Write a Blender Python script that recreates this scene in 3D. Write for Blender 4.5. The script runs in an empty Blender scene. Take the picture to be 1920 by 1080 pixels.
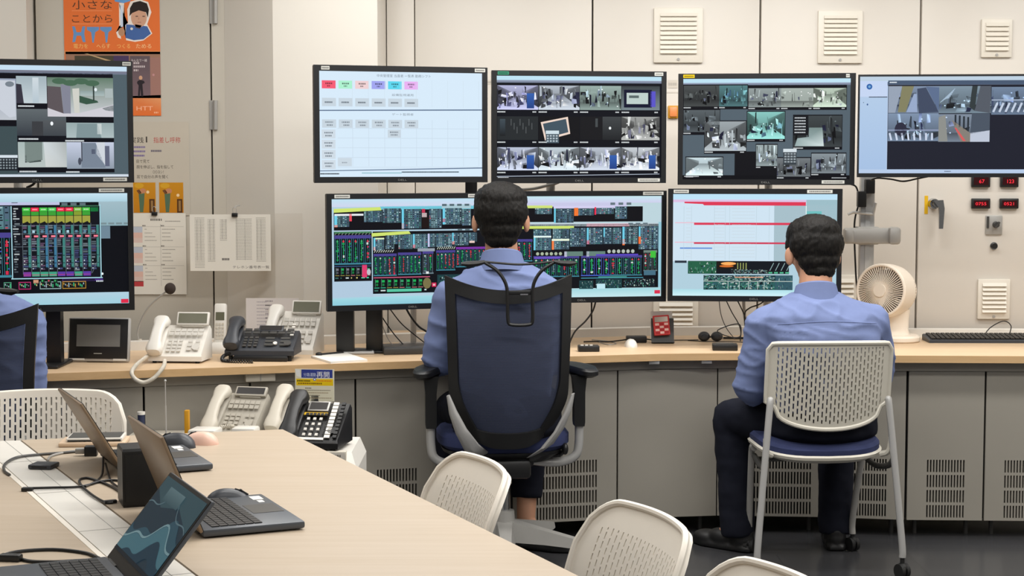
import bpy, bmesh, math, random
from mathutils import Vector, Matrix, noise as mnoise
V = Vector
PI = math.pi
rnd = random.Random(7)
scene = bpy.context.scene
COL = scene.collection

# ------------------------------------------------------------------ camera, light, exposure
FPX, CAM_Z, HOR = 3180.0, 1.478, 305.0
PITCH = math.atan((540 - HOR) / FPX)
cam_d = bpy.data.cameras.new('camera')
cam_d.sensor_width = 36.0
cam_d.lens = FPX / 1920 * 36.0
cam_d.clip_start = 0.1
cam = bpy.data.objects.new('camera', cam_d)
cam.location = (0, 0, CAM_Z)
cam.rotation_euler = (PI / 2 - PITCH, 0, 0)
COL.objects.link(cam)
scene.camera = cam

w = bpy.data.worlds.new('world')
scene.world = w
w.use_nodes = True
w.node_tree.nodes['Background'].inputs[0].default_value = (1.0, 0.98, 0.95, 1)
w.node_tree.nodes['Background'].inputs[1].default_value = 0.19

def area(name, loc, sx, sy, power, rot=(0, 0, 0), col=(1, 0.985, 0.955)):
    d = bpy.data.lights.new(name, 'AREA')
    d.shape = 'RECTANGLE'; d.size = sx; d.size_y = sy; d.energy = power; d.color = col
    o = bpy.data.objects.new(name, d); o.location = loc; o.rotation_euler = rot
    COL.objects.link(o)
    return o
# fluorescent ceiling rows of the control room (all above the frame)
for ly, pw in ((6.45, 27), (5.5, 29), (4.1, 31), (2.5, 16), (0.9, 12)):
    for lx, k in ((-2.5, 0.36), (-0.4, 0.85), (1.1, 1.05), (2.9, 0.95)):
        area('ceiling_lamp', (lx, ly, 2.72), 1.2, 0.3, pw * k * 0.8)

vs = scene.view_settings
vs.view_transform = 'Standard'
vs.look = 'None'
vs.exposure = 0.0
vs.gamma = 1.0
vs.use_curve_mapping = False

# ------------------------------------------------------------------ pixel -> place
_ct, _st = math.cos(PITCH), math.sin(PITCH)
def ray(px, py):
    a, b = (px - 960) / FPX, (540 - py) / FPX
    return V((a, _ct + b * _st, -_st + b * _ct))
def atY(px, py, Y):
    d = ray(px, py)
    return V((0, 0, CAM_Z)) + d * (Y / d.y)
def atZ(px, py, z):
    d = ray(px, py)
    return V((0, 0, CAM_Z)) + d * ((z - CAM_Z) / d.z)

# ------------------------------------------------------------------ materials
def lin(c):
    out = []
    for v in c[:3]:
        v = v / 255.0
        out.append(v / 12.92 if v <= 0.04045 else ((v + 0.055) / 1.055) ** 2.4)
    return tuple(out)
_M = {}
def pm(name, rgb, rough=0.5, metal=0.0, var=0.04, scale=30.0, bump=0.0, bscale=200.0, spec=0.5, alpha=1.0):
    if name in _M: return _M[name]
    m = bpy.data.materials.new(name); m.use_nodes = True
    nt = m.node_tree; b = nt.nodes['Principled BSDF']
    c = lin(rgb)
    tc = nt.nodes.new('ShaderNodeTexCoord')
    nz = nt.nodes.new('ShaderNodeTexNoise'); nz.inputs['Scale'].default_value = scale
    nz.inputs['Detail'].default_value = 4
    nt.links.new(tc.outputs['Object'], nz.inputs['Vector'])
    mx = nt.nodes.new('ShaderNodeMix'); mx.data_type = 'RGBA'
    mx.inputs[6].default_value = (*[x * (1 - var) for x in c], 1)
    mx.inputs[7].default_value = (*[min(1, x * (1 + var)) for x in c], 1)
    nt.links.new(nz.outputs['Fac'], mx.inputs[0])
    nt.links.new(mx.outputs[2], b.inputs['Base Color'])
    b.inputs['Roughness'].default_value = rough
    b.inputs['Metallic'].default_value = metal
    b.inputs['Specular IOR Level'].default_value = spec
    b.inputs['Alpha'].default_value = alpha
    if bump:
        n2 = nt.nodes.new('ShaderNodeTexNoise'); n2.inputs['Scale'].default_value = bscale
        nt.links.new(tc.outputs['Object'], n2.inputs['Vector'])
        bp = nt.nodes.new('ShaderNodeBump'); bp.inputs['Strength'].default_value = bump
        bp.inputs['Distance'].default_value = 0.002
        nt.links.new(n2.outputs['Fac'], bp.inputs['Height'])
        nt.links.new(bp.outputs['Normal'], b.inputs['Normal'])
    _M[name] = m
    return m
def wood(name, rgb, rough=0.4, rot=0.0, var=0.07):
    m = bpy.data.materials.new(name); m.use_nodes = True
    nt = m.node_tree; b = nt.nodes['Principled BSDF']
    tc = nt.nodes.new('ShaderNodeTexCoord')
    mp = nt.nodes.new('ShaderNodeMapping')
    mp.inputs['Rotation'].default_value = (0, 0, rot)
    mp.inputs['Scale'].default_value = (0.8, 14, 14)
    nt.links.new(tc.outputs['Object'], mp.inputs['Vector'])
    nz = nt.nodes.new('ShaderNodeTexNoise'); nz.inputs['Scale'].default_value = 3.0
    nz.inputs['Detail'].default_value = 6; nz.inputs['Distortion'].default_value = 0.6
    nt.links.new(mp.outputs['Vector'], nz.inputs['Vector'])
    cr = nt.nodes.new('ShaderNodeValToRGB')
    c = lin(rgb)
    cr.color_ramp.elements[0].position = 0.3; cr.color_ramp.elements[1].position = 0.7
    cr.color_ramp.elements[0].color = (c[0] * (1 - var), c[1] * (1 - var * 1.3), c[2] * (1 - var * 1.8), 1)
    cr.color_ramp.elements[1].color = (min(1, c[0] * (1 + var * .6)), min(1, c[1] * (1 + var * .7)), min(1, c[2] * (1 + var)), 1)
    nt.links.new(nz.outputs['Fac'], cr.inputs['Fac'])
    nt.links.new(cr.outputs['Color'], b.inputs['Base Color'])
    b.inputs['Roughness'].default_value = rough
    b.inputs['Specular IOR Level'].default_value = 0.35
    return m
def attr_mat(name, emit=0.0, rough=0.6):
    m = bpy.data.materials.new(name); m.use_nodes = True
    nt = m.node_tree; b = nt.nodes['Principled BSDF']
    a = nt.nodes.new('ShaderNodeAttribute'); a.attribute_name = 'Col'
    b.inputs['Roughness'].default_value = rough
    if emit:
        b.inputs['Base Color'].default_value = (0.004, 0.004, 0.005, 1)
        b.inputs['Specular IOR Level'].default_value = 0.06
        nt.links.new(a.outputs['Color'], b.inputs['Emission Color'])
        b.inputs['Emission Strength'].default_value = emit
    else:
        nt.links.new(a.outputs['Color'], b.inputs['Base Color'])
        b.inputs['Specular IOR Level'].default_value = 0.2
    return m
M_SCREEN = attr_mat('lit_screen', 1.02, 0.35)
M_PRINT = attr_mat('printed_paper', 0.0, 0.65)
M_LED = attr_mat('led_digits', 1.6, 0.4)

M = dict(
    wall=pm('painted_wall', (212, 207, 198), 0.6, var=0.015, scale=3),
    wall_shade=pm('painted_grey_wall', (196, 189, 176), 0.6, var=0.015, scale=3),
    door=pm('painted_door', (190, 184, 172), 0.5, var=0.015, scale=3),
    steel=pm('beige_cabinet_enamel', (212, 206, 197), 0.42, var=0.015, scale=4),
    vent=pm('beige_vent_plastic', (226, 220, 208), 0.45, var=0.02),
    console=pm('console_steel', (154, 149, 139), 0.38, var=0.02, scale=5),
    apron=pm('console_apron', (120, 116, 108), 0.45, var=0.03),
    dark_gap=pm('dark_interior', (22, 22, 22), 0.8),
    ceiling=pm('ceiling_board', (232, 229, 222), 0.8, var=0.02),
    aged=pm('aged_grey_phone', (172, 166, 154), 0.45, var=0.03),  # phone plastic darkened: the shade under the desk is put into its colour
    black=pm('black_plastic', (20, 20, 21), 0.42, var=0.06, bump=0.05, bscale=400),
    bezel=pm('monitor_bezel', (19, 20, 23), 0.35, var=0.04),
    charcoal=pm('charcoal_plastic', (52, 55, 61), 0.4, var=0.05),
    dgrey=pm('dark_grey_plastic', (62, 61, 59), 0.4, var=0.05),
    keysgrey=pm('pale_key_plastic', (196, 192, 184), 0.45),
    white=pm('white_plastic', (222, 218, 210), 0.35, var=0.02),
    offwhite=pm('aged_white_plastic', (200, 193, 179), 0.45, var=0.03),
    ivory=pm('chair_polymer', (234, 227, 215), 0.42, var=0.02),
    shellgrey=pm('light_grey_polymer', (206, 201, 188), 0.42, var=0.02),
    silver=pm('silver_tube', (186, 185, 183), 0.33, 0.35, var=0.03),
    grey_metal=pm('grey_painted_metal', (166, 164, 160), 0.4, 0.25, var=0.03),
    chrome=pm('chrome', (190, 190, 190), 0.15, 1.0, var=0.02),
    rubber=pm('black_rubber', (16, 16, 16), 0.7),
    paper=pm('white_paper', (232, 229, 222), 0.7, var=0.015),
    navy=pm('navy_seat_fabric', (38, 47, 86), 0.85, var=0.12, scale=120, bump=0.3, bscale=700),
    mustard=pm('mustard_plastic', (196, 140, 20), 0.5),
    yellow=pm('yellow_label', (222, 176, 12), 0.5),
    red=pm('red_plastic', (196, 40, 44), 0.35),
    pinkcloth=pm('pink_plastic', (226, 186, 168), 0.4, var=0.05),
    lcd=pm('grey_green_lcd', (98, 97, 78), 0.25, var=0.05),
    lcddark=pm('dark_lcd', (48, 46, 46), 0.25, var=0.05),
    taupe=pm('taupe_laptop_lid', (128, 108, 86), 0.42, 0.2, var=0.02),
    slate=pm('slate_laptop_body', (78, 82, 88), 0.38, 0.3, var=0.03),
    shirt=pm('blue_work_shirt', (112, 125, 165), 0.85, var=0.05, scale=60, bump=0.25, bscale=900, spec=0.2),
    trousers=pm('navy_work_trousers', (24, 26, 36), 0.88, var=0.08, scale=60, bump=0.25, bscale=900, spec=0.15),
    skin=pm('skin', (190, 140, 112), 0.55, var=0.05, scale=40),
    shoe=pm('black_shoe', (20, 20, 21), 0.5),
    eye=pm('eye_dark', (25, 18, 14), 0.2),
    amber=pm('amber_lamp', (232, 142, 84), 0.3),
    fanwhite=pm('fan_cream_plastic', (234, 222, 206), 0.4, var=0.02),
)
# hair: fine streaks
def hair_mat():
    m = bpy.data.materials.new('black_hair'); m.use_nodes = True
    nt = m.node_tree; b = nt.nodes['Principled BSDF']
    tc = nt.nodes.new('ShaderNodeTexCoord')
    mp = nt.nodes.new('ShaderNodeMapping'); mp.inputs['Scale'].default_value = (260, 260, 26)
    nz = nt.nodes.new('ShaderNodeTexNoise'); nz.inputs['Scale'].default_value = 1.0; nz.inputs['Detail'].default_value = 3
    nt.links.new(tc.outputs['Object'], mp.inputs['Vector']); nt.links.new(mp.outputs['Vector'], nz.inputs['Vector'])
    cr = nt.nodes.new('ShaderNodeValToRGB')
    cr.color_ramp.elements[0].color = (0.004, 0.0035, 0.003, 1); cr.color_ramp.elements[1].color = (0.012, 0.010, 0.0085, 1)
    cr.color_ramp.elements[0].position = 0.35; cr.color_ramp.elements[1].position = 0.7
    nt.links.new(nz.outputs['Fac'], cr.inputs['Fac']); nt.links.new(cr.outputs['Color'], b.inputs['Base Color'])
    bp = nt.nodes.new('ShaderNodeBump'); bp.inputs['Strength'].default_value = 0.6; bp.inputs['Distance'].default_value = 0.003
    nt.links.new(nz.outputs['Fac'], bp.inputs['Height']); nt.links.new(bp.outputs['Normal'], b.inputs['Normal'])
    b.inputs['Roughness'].default_value = 0.6
    b.inputs['Specular IOR Level'].default_value = 0.2
    return m
M['hair'] = hair_mat()
M['maple'] = wood('pale_maple_top', (212, 184, 150), 0.38)
M['maple_edge'] = wood('maple_edge_band', (200, 166, 122), 0.45)
M['table'] = wood('meeting_table_laminate', (184, 168, 148), 0.42, rot=1.1, var=0.05)
def mesh_mat():
    m = bpy.data.materials.new('navy_mesh_fabric'); m.use_nodes = True
    nt = m.node_tree; b = nt.nodes['Principled BSDF']
    tc = nt.nodes.new('ShaderNodeTexCoord')
    wv = nt.nodes.new('ShaderNodeTexWave'); wv.bands_direction = 'Z'; wv.inputs['Scale'].default_value = 62
    wv.inputs['Distortion'].default_value = 1.0; wv.inputs['Detail'].default_value = 2
    nt.links.new(tc.outputs['Object'], wv.inputs['Vector'])
    cr = nt.nodes.new('ShaderNodeValToRGB')
    cr.color_ramp.elements[0].color = (*lin((36, 42, 62)), 1); cr.color_ramp.elements[1].color = (*lin((52, 59, 82)), 1)
    nt.links.new(wv.outputs['Fac'], cr.inputs['Fac']); nt.links.new(cr.outputs['Color'], b.inputs['Base Color'])
    b.inputs['Roughness'].default_value = 0.8
    b.inputs['Alpha'].default_value = 0.86
    return m
M['mesh'] = mesh_mat()
def floor_mat():
    m = bpy.data.materials.new('dark_floor_tiles'); m.use_nodes = True
    nt = m.node_tree; b = nt.nodes['Principled BSDF']
    tc = nt.nodes.new('ShaderNodeTexCoord')
    br = nt.nodes.new('ShaderNodeTexBrick'); br.offset = 0.0
    br.inputs['Scale'].default_value = 1.0
    br.inputs['Brick Width'].default_value = 0.5; br.inputs['Row Height'].default_value = 0.5
    br.inputs['Mortar Size'].default_value = 0.0012
    br.inputs['Color1'].default_value = (*lin((58, 58, 60)), 1); br.inputs['Color2'].default_value = (*lin((63, 63, 65)), 1)
    br.inputs['Mortar'].default_value = (*lin((40, 40, 42)), 1)
    nt.links.new(tc.outputs['Object'], br.inputs['Vector']); nt.links.new(br.outputs['Color'], b.inputs['Base Color'])
    b.inputs['Roughness'].default_value = 0.22
    b.inputs['Specular IOR Level'].default_value = 0.55
    return m
M['floor'] = floor_mat()

# ------------------------------------------------------------------ objects
def link(name, me, mat=None, parent=None, smooth=False):
    o = bpy.data.objects.new(name, me)
    if mat is not None and not me.materials: me.materials.append(mat)
    COL.objects.link(o)
    if parent is not None: o.parent = parent
    if smooth:
        for p in me.polygons: p.use_smooth = True
    return o
def tag(o, label=None, cat=None, group=None, kind=None):
    if label: o['label'] = label
    if cat: o['category'] = cat
    if group: o['group'] = group
    if kind: o['kind'] = kind
    return o
def thing(name, label, cat, loc=(0, 0, 0), rz=0.0, group=None):
    o = bpy.data.objects.new(name, None); COL.objects.link(o)
    o.empty_display_size = 0.1
    o.location = loc; o.rotation_euler = (0, 0, rz)
    return tag(o, label, cat, group)
def frame_of(d):
    d = d.normalized()
    u = d.orthogonal().normalized()
    return u, d.cross(u)

class MB:
    """collects shapes; build() links them as one mesh object"""
    def __init__(s): s.bm = bmesh.new()
    def _merge(s, b2, mx=None):
        me = bpy.data.meshes.new('tmp'); b2.to_mesh(me); b2.free()
        if mx is not None: me.transform(mx)
        s.bm.from_mesh(me); bpy.data.meshes.remove(me)
    def box(s, c, size, rot=None, bev=0.0, seg=2):
        b = bmesh.new(); bmesh.ops.create_cube(b, size=1.0)
        bmesh.ops.scale(b, vec=V(size), verts=b.verts)
        if bev: bmesh.ops.bevel(b, geom=list(b.edges), offset=bev, segments=seg, profile=0.5, affect='EDGES')
        mx = Matrix.Translation(V(c))
        if rot is not None:
            mx = mx @ (rot if isinstance(rot, Matrix) else Matrix.Rotation(rot, 4, 'Z'))
        s._merge(b, mx); return s
    def box2(s, lo, hi, bev=0.0, seg=2):
        lo, hi = V(lo), V(hi)
        return s.box((lo + hi) / 2, [abs(x) for x in hi - lo], None, bev, seg)
    def cyl(s, p0, p1, r0, r1=None, n=20, caps=True):
        p0, p1 = V(p0), V(p1); r1 = r0 if r1 is None else r1
        u, v = frame_of(p1 - p0)
        A = [s.bm.verts.new(p0 + (u * math.cos(2 * PI * i / n) + v * math.sin(2 * PI * i / n)) * r0) for i in range(n)]
        B = [s.bm.verts.new(p1 + (u * math.cos(2 * PI * i / n) + v * math.sin(2 * PI * i / n)) * r1) for i in range(n)]
        for i in range(n):
            s.bm.faces.new((A[i], A[(i + 1) % n], B[(i + 1) % n], B[i]))
        if caps:
            s.bm.faces.new(A[::-1]); s.bm.faces.new(B)
        return s
    def tube(s, pts, r, n=8, closed=False, smooth_sub=0, flat=None):
        pts = [V(p) for p in pts]
        if smooth_sub: pts = spline(pts, smooth_sub, closed)
        m = len(pts); rings = []
        rr = r if isinstance(r, (list, tuple)) else None
        prev = None
        for i, p in enumerate(pts):
            if closed: t = pts[(i + 1) % m] - pts[i - 1]
            else: t = pts[min(i + 1, m - 1)] - pts[max(i - 1, 0)]
            if t.length < 1e-9: t = V((0, 0, 1))
            t.normalize()
            if prev is None: u, v = frame_of(t)
            else:
                u = prev - t * prev.dot(t)
                if u.length < 1e-6: u, v = frame_of(t)
                else: u.normalize(); v = t.cross(u)
            prev = u
            ri = (rr[min(len(rr) - 1, int(round(i * (len(rr) - 1) / max(1, m - 1))))] if rr else r)
            rings.append([s.bm.verts.new(p + (u * math.cos(2 * PI * k / n) + v * math.sin(2 * PI * k / n)) * ri) for k in range(n)])
        for i in range(m if closed else m - 1):
            A, B = rings[i], rings[(i + 1) % m]
            for k in range(n):
                s.bm.faces.new((A[k], A[(k + 1) % n], B[(k + 1) % n], B[k]))
        if not closed:
            s.bm.faces.new(rings[0][::-1]); s.bm.faces.new(rings[-1])
        return s
    def loft(s, rings, cap=True, closed=True):
        R = [[s.bm.verts.new(V(p)) for p in r] for r in rings]
        n = len(R[0])
        for a, b in zip(R, R[1:]):
            for k in range(n if closed else n - 1):
                s.bm.faces.new((a[k], a[(k + 1) % n], b[(k + 1) % n], b[k]))
        if cap and closed:
            s.bm.faces.new(R[0][::-1]); s.bm.faces.new(R[-1])
        return s
    def lathe(s, prof, n=28, mx=None):
        """prof: (r, z) list about local z"""
        b = bmesh.new(); R = []
        for r, z in prof:
            R.append([b.verts.new((r * math.cos(2 * PI * k / n), r * math.sin(2 * PI * k / n), z)) for k in range(n)])
        for a, c in zip(R, R[1:]):
            for k in range(n): b.faces.new((a[k], a[(k + 1) % n], c[(k + 1) % n], c[k]))
        b.faces.new(R[0][::-1]); b.faces.new(R[-1])
        s._merge(b, mx); return s
    def ell(s, c, rad, rot=None, sub=3):
        b = bmesh.new(); bmesh.ops.create_icosphere(b, subdivisions=sub, radius=1.0)
        rad = (rad, rad, rad) if isinstance(rad, (int, float)) else rad
        mx = Matrix.Translation(V(c)) @ (rot if rot is not None else Matrix.Identity(4)) @ Matrix.Diagonal((*rad, 1))
        s._merge(b, mx); return s
    def cap(s, p0, p1, r0, r1=None, n=14):
        """tapered capsule"""
        r1 = r0 if r1 is None else r1
        p0, p1 = V(p0), V(p1)
        d = (p1 - p0).normalized()
        s.ell(p0, r0, sub=2); s.ell(p1, r1, sub=2)
        s.cyl(p0, p1, r0, r1, n); return s
    def prism(s, poly, z0, z1, mx=None):
        b = bmesh.new()
        A = [b.verts.new((x, y, z0)) for x, y in poly]; B = [b.verts.new((x, y, z1)) for x, y in poly]
        n = len(poly)
        for k in range(n): b.faces.new((A[k], A[(k + 1) % n], B[(k + 1) % n], B[k]))
        b.faces.new(A[::-1]); b.faces.new(B)
        s._merge(b, mx); return s
    def quad(s, a, b, c, d):
        s.bm.faces.new([s.bm.verts.new(V(p)) for p in (a, b, c, d)]); return s
    def xf(s, mx):
        bmesh.ops.transform(s.bm, matrix=mx, verts=s.bm.verts); return s
    def build(s, name, mat, parent=None, smooth=True, mx=None, angle=35):
        if mx is not None: s.xf(mx)
        bmesh.ops.recalc_face_normals(s.bm, faces=s.bm.faces)
        if smooth:
            lim = math.radians(angle)
            for f in s.bm.faces: f.smooth = True
            for e in s.bm.edges:
                if len(e.link_faces) == 2:
                    e.smooth = e.calc_face_angle(0.0) < lim
        me = bpy.data.meshes.new(name); s.bm.to_mesh(me); s.bm.free()
        return link(name, me, mat, parent)

def spline(pts, sub, closed=False):
    out = []; n = len(pts)
    rng = range(n if closed else n - 1)
    for i in rng:
        p1, p2 = pts[i], pts[(i + 1) % n]
        p0 = pts[i - 1] if (closed or i > 0) else p1
        p3 = pts[(i + 2) % n] if (closed or i + 2 < n) else p2
        for k in range(sub):
            t = k / sub
            out.append(0.5 * ((2 * p1) + (p2 - p0) * t + (2 * p0 - 5 * p1 + 4 * p2 - p3) * t * t + (3 * p1 - p0 - 3 * p2 + p3) * t ** 3))
    if not closed: out.append(pts[-1].copy())
    return out
def RX(a): return Matrix.Rotation(a, 4, 'X')
def RY(a): return Matrix.Rotation(a, 4, 'Y')
def RZ(a): return Matrix.Rotation(a, 4, 'Z')
def T(*p): return Matrix.Translation(V(p[0] if len(p) == 1 else p))

def remesh(mb, name, mat, parent, voxel=0.008, smooth=6, wrinkle=None):
    """fuses overlapping closed shapes into one continuous skin"""
    me = bpy.data.meshes.new('tmp'); mb.bm.to_mesh(me); mb.bm.free()
    o = bpy.data.objects.new('tmp', me); COL.objects.link(o)
    m = o.modifiers.new('r', 'REMESH'); m.mode = 'VOXEL'; m.voxel_size = voxel
    if smooth:
        s = o.modifiers.new('s', 'SMOOTH'); s.iterations = smooth; s.factor = 0.5
    dg = bpy.context.evaluated_depsgraph_get(); dg.update()
    me2 = bpy.data.meshes.new_from_object(o.evaluated_get(dg), depsgraph=dg)
    bpy.data.objects.remove(o); bpy.data.meshes.remove(me)
    if wrinkle:
        me2.update()
        nor = [v.normal.copy() for v in me2.vertices]
        for v, nn in zip(me2.vertices, nor):
            v.co += nn * wrinkle(v.co)
    for p in me2.polygons: p.use_smooth = True
    me2.name = name
    return link(name, me2, mat, parent)

_txt = {}
def text_tris(body, bold=False):
    """unit-height text as triangles in 2D, starting at x = 0: (tris, width)"""
    if body in _txt: return _txt[body]
    c = bpy.data.curves.new('t', 'FONT'); c.body = body; c.resolution_u = 2; c.size = 1.0
    if bold: c.offset = 0.012
    o = bpy.data.objects.new('t', c); COL.objects.link(o)
    me = o.to_mesh(); me.calc_loop_triangles()
    vs_ = [(v.co.x, v.co.y) for v in me.vertices]
    tr = [[vs_[i] for i in t.vertices] for t in me.loop_triangles]
    o.to_mesh_clear(); bpy.data.objects.remove(o); bpy.data.curves.remove(c)
    xs = [p[0] for t in tr for p in t] or [0, 1]
    x0 = min(xs); wd = max(xs) - x0
    tr = [[(x - x0, y) for x, y in t] for t in tr]
    _txt[body] = (tr, wd)
    return _txt[body]

class Art:
    """flat coloured picture: coordinates in picture units (x right, y down), thin layers, one mesh"""
    def __init__(s, x0, y0, x1, y1, bg=(0, 0, 0)):
        s.b = (x0, y0, x1, y1); s.items = []; s.layer = 0
        s.rect(x0, y0, x1, y1, bg)
    def poly(s, pts, col, cols=None):
        s.items.append((pts, cols or [col] * len(pts), s.layer)); return s
    def rect(s, x0, y0, x1, y1, col, col2=None, horiz=False):
        X0, Y0, X1, Y1 = s.b
        x0, x1 = max(X0, min(X1, x0)), max(X0, min(X1, x1)); y0, y1 = max(Y0, min(Y1, y0)), max(Y0, min(Y1, y1))
        if x1 - x0 < 1e-6 or y1 - y0 < 1e-6: return s
        c = None
        if col2: c = [col, col, col2, col2] if not horiz else [col, col2, col2, col]
        return s.poly([(x0, y0), (x1, y0), (x1, y1), (x0, y1)], col, c)
    def line(s, x0, y0, x1, y1, wd, col):
        dx, dy = x1 - x0, y1 - y0; L = math.hypot(dx, dy) or 1
        nx, ny = -dy / L * wd / 2, dx / L * wd / 2
        return s.poly([(x0 + nx, y0 + ny), (x1 + nx, y1 + ny), (x1 - nx, y1 - ny), (x0 - nx, y0 - ny)], col)
    def disc(s, x, y, rx, ry, col, n=20):
        return s.poly([(x + rx * math.cos(2 * PI * k / n), y + ry * math.sin(2 * PI * k / n)) for k in range(n)], col)
    def text(s, body, x, y, h, col, width=None, center=False):
        """baseline at y, em height h"""
        tr, wd = text_tris(body)
        kx = h if width is None else width / max(wd, 1e-6)
        if center: x = x - wd * kx / 2
        for t in tr: s.items.append(([(x + px * kx, y - py * h) for px, py in t], [col] * 3, s.layer))
        return s
    def dashes(s, x0, y, x1, h, col, gap=0.3, seed=0):
        """an unreadable line of small print"""
        r = random.Random(int(x0 * 91 + y * 37) + seed); x = x0
        while x < x1:
            wd = h * r.uniform(0.5, 1.0)
            s.rect(x, y, min(x1, x + wd), y + h, col); x += wd + h * gap
        return s
    def build(s, name, mat, parent, wx, wz, eps=0.00025, mx=None, maxlay=16):
        """wx, wz: real size; lies in the local xz plane facing -y, centred"""
        X0, Y0, X1, Y1 = s.b
        bm = bmesh.new(); cols = []
        nl = max(1, max(i[2] for i in s.items)); step = eps if nl <= maxlay else eps * maxlay / nl
        for pts, cs, l in s.items:
            vv = [bm.verts.new((((x - X0) / (X1 - X0) - .5) * wx, -l * step, (.5 - (y - Y0) / (Y1 - Y0)) * wz)) for x, y in pts]
            try: bm.faces.new(vv)
            except ValueError: continue
            cols.append(cs)
        if mx is not None: bmesh.ops.transform(bm, matrix=mx, verts=bm.verts)
        bm.faces.ensure_lookup_table()
        me = bpy.data.meshes.new(name); bm.to_mesh(me); bm.free()
        at = me.color_attributes.new('Col', 'FLOAT_COLOR', 'CORNER')
        i = 0
        for p, cs in zip(me.polygons, cols):
            for k, li in enumerate(p.loop_indices):
                at.data[li].color = (*lin(cs[k % len(cs)]), 1)
        return link(name, me, mat, parent)

def holed_panel(wd, ht, holes, th, mapf=None):
    """panel in the xz plane (x 0..wd, z 0..ht, front at y=0, back at y=th) with rectangular holes"""
    xs = sorted({0.0, wd, *[round(h[0], 5) for h in holes], *[round(h[2], 5) for h in holes]})
    zs = sorted({0.0, ht, *[round(h[1], 5) for h in holes], *[round(h[3], 5) for h in holes]})
    xi = {x: i for i, x in enumerate(xs)}; zi = {z: i for i, z in enumerate(zs)}
    out = set()
    for h in holes:
        for i in range(xi[round(h[0], 5)], xi[round(h[2], 5)]):
            for j in range(zi[round(h[1], 5)], zi[round(h[3], 5)]): out.add((i, j))
    return grid_shell(xs, zs, out, th, mapf)
def grid_shell(xs, zs, out, th, mapf=None):
    bm = bmesh.new(); vt = {}
    def vert(i, j):
        if (i, j) not in vt:
            x, z = xs[i], zs[j]
            vt[(i, j)] = bm.verts.new(mapf(x, z) if mapf else (x, 0, z))
        return vt[(i, j)]
    for i in range(len(xs) - 1):
        for j in range(len(zs) - 1):
            if (i, j) in out: continue
            bm.faces.new((vert(i, j), vert(i + 1, j), vert(i + 1, j + 1), vert(i, j + 1)))
    bm.normal_update()
    if th:
        bmesh.ops.solidify(bm, geom=list(bm.faces), thickness=-th)
    mb = MB(); mb.bm.free(); mb.bm = bm
    return mb
# ================================================================== THE SETTING
def pxX(px, Y): return atY(px, 305, Y).x
def struct(name, mb, mat, parent=None, smooth=False):
    o = mb.build(name, mat, parent, smooth=smooth)
    if parent is None: o['kind'] = 'structure'
    return o
CEIL = 2.76
struct('floor', MB().box2((-5, -1.5, -0.1), (5, 8.2, 0)), M['floor'])
struct('ceiling', MB().box2((-5, -1.5, CEIL), (5, 8.2, CEIL + 0.1)), M['ceiling'])
YD, YW, YC = 7.30, 7.12, 7.60                     # door plane, pier face, switchgear front
xa, xb, xc, xd = pxX(55, 7.2), pxX(424, YD), pxX(514, YW), pxX(709, YW)
struct('wall_back', MB().prism([(-5, 7.2), (xa, 7.2), (xa, 7.45), (xb, 7.45), (xb, YD - 0.005), (xc, YW), (xd, YW), (xd, 8.05), (5, 8.05), (5, 8.2), (-5, 8.2)], 0, CEIL), M['wall'])
struct('wall_left', MB().box2((-5.1, -1.5, 0), (-5, 8.2, CEIL)), M['wall'])
struct('wall_right', MB().box2((5, -1.5, 0), (5.1, 8.2, CEIL)), M['wall'])
xh = pxX(398, YD)
door = struct('door_1', MB().box2((xa + 0.012, YD, 0.01), (xh - 0.004, YD + 0.04, 2.5)), M['door'])
for y0, y1 in ((-50, 44), (188, 243)):
    a, b = atY(404, y0, YD - 0.012), atY(404, y1, YD - 0.012)
    MB().cyl(a, b, 0.0095, n=14).box((a + b) / 2 + V((-0.012, 0.010, 0)), (0.03, 0.006, (a - b).length)).build('hinge', M['grey_metal'], door)
struct('trim_1', MB().box2((xh + 0.004, YD - 0.004, 0), (xb, YD + 0.05, CEIL)), M['door'])
struct('trim_2', MB().box2((xh - 0.02, YD + 0.045, 0), (xh + 0.02, YD + 0.06, CEIL)), M['dark_gap'])  # near-black strip standing in for the shade inside the door gap

# ------------------------------------------------------------------ switchgear cabinets along the back wall
def louvre(parent, x, z, wd, ht, n, y=0.0, knob=True):
    """ventilation grille at cabinet-local lower-left corner x, z; front face at y"""
    f = MB().box2((x, y - 0.016, z), (x + wd, y, z + ht), bev=0.004)
    g = f.build('vent', M['vent'], parent)
    mx, mt, mb_ = wd * 0.13, ht * 0.09, ht * 0.15
    p = (ht - mt - mb_) / n
    s = MB()
    for k in range(n):
        z0 = z + mb_ + k * p
        s.loft([[(x + mx, y - 0.016, z0 + p * 0.15), (x + wd - mx, y - 0.016, z0 + p * 0.15), (x + wd - mx, y - 0.028, z0 + p * 0.22), (x + mx, y - 0.028, z0 + p * 0.22)],
                [(x + mx, y - 0.0155, z0 + p * 0.92), (x + wd - mx, y - 0.0155, z0 + p * 0.92), (x + wd - mx, y - 0.018, z0 + p * 0.95), (x + mx, y - 0.018, z0 + p * 0.95)]])
    s.build('vent_slats', M['vent'], g, smooth=False)
    if knob: MB().cyl((x + wd / 2, y - 0.015, z + ht * 0.065), (x + wd / 2, y - 0.021, z + ht * 0.065), 0.006, n=12).build('vent_screw', M['grey_metal'], g)
    return g
def cab_vent(root, x0, y0, x1, y1, n):
    a, b = atY(x0, y1, YC), atY(x1, y0, YC)
    louvre(root, a.x - root.location.x, a.z, b.x - a.x, b.z - a.z, n)
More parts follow.
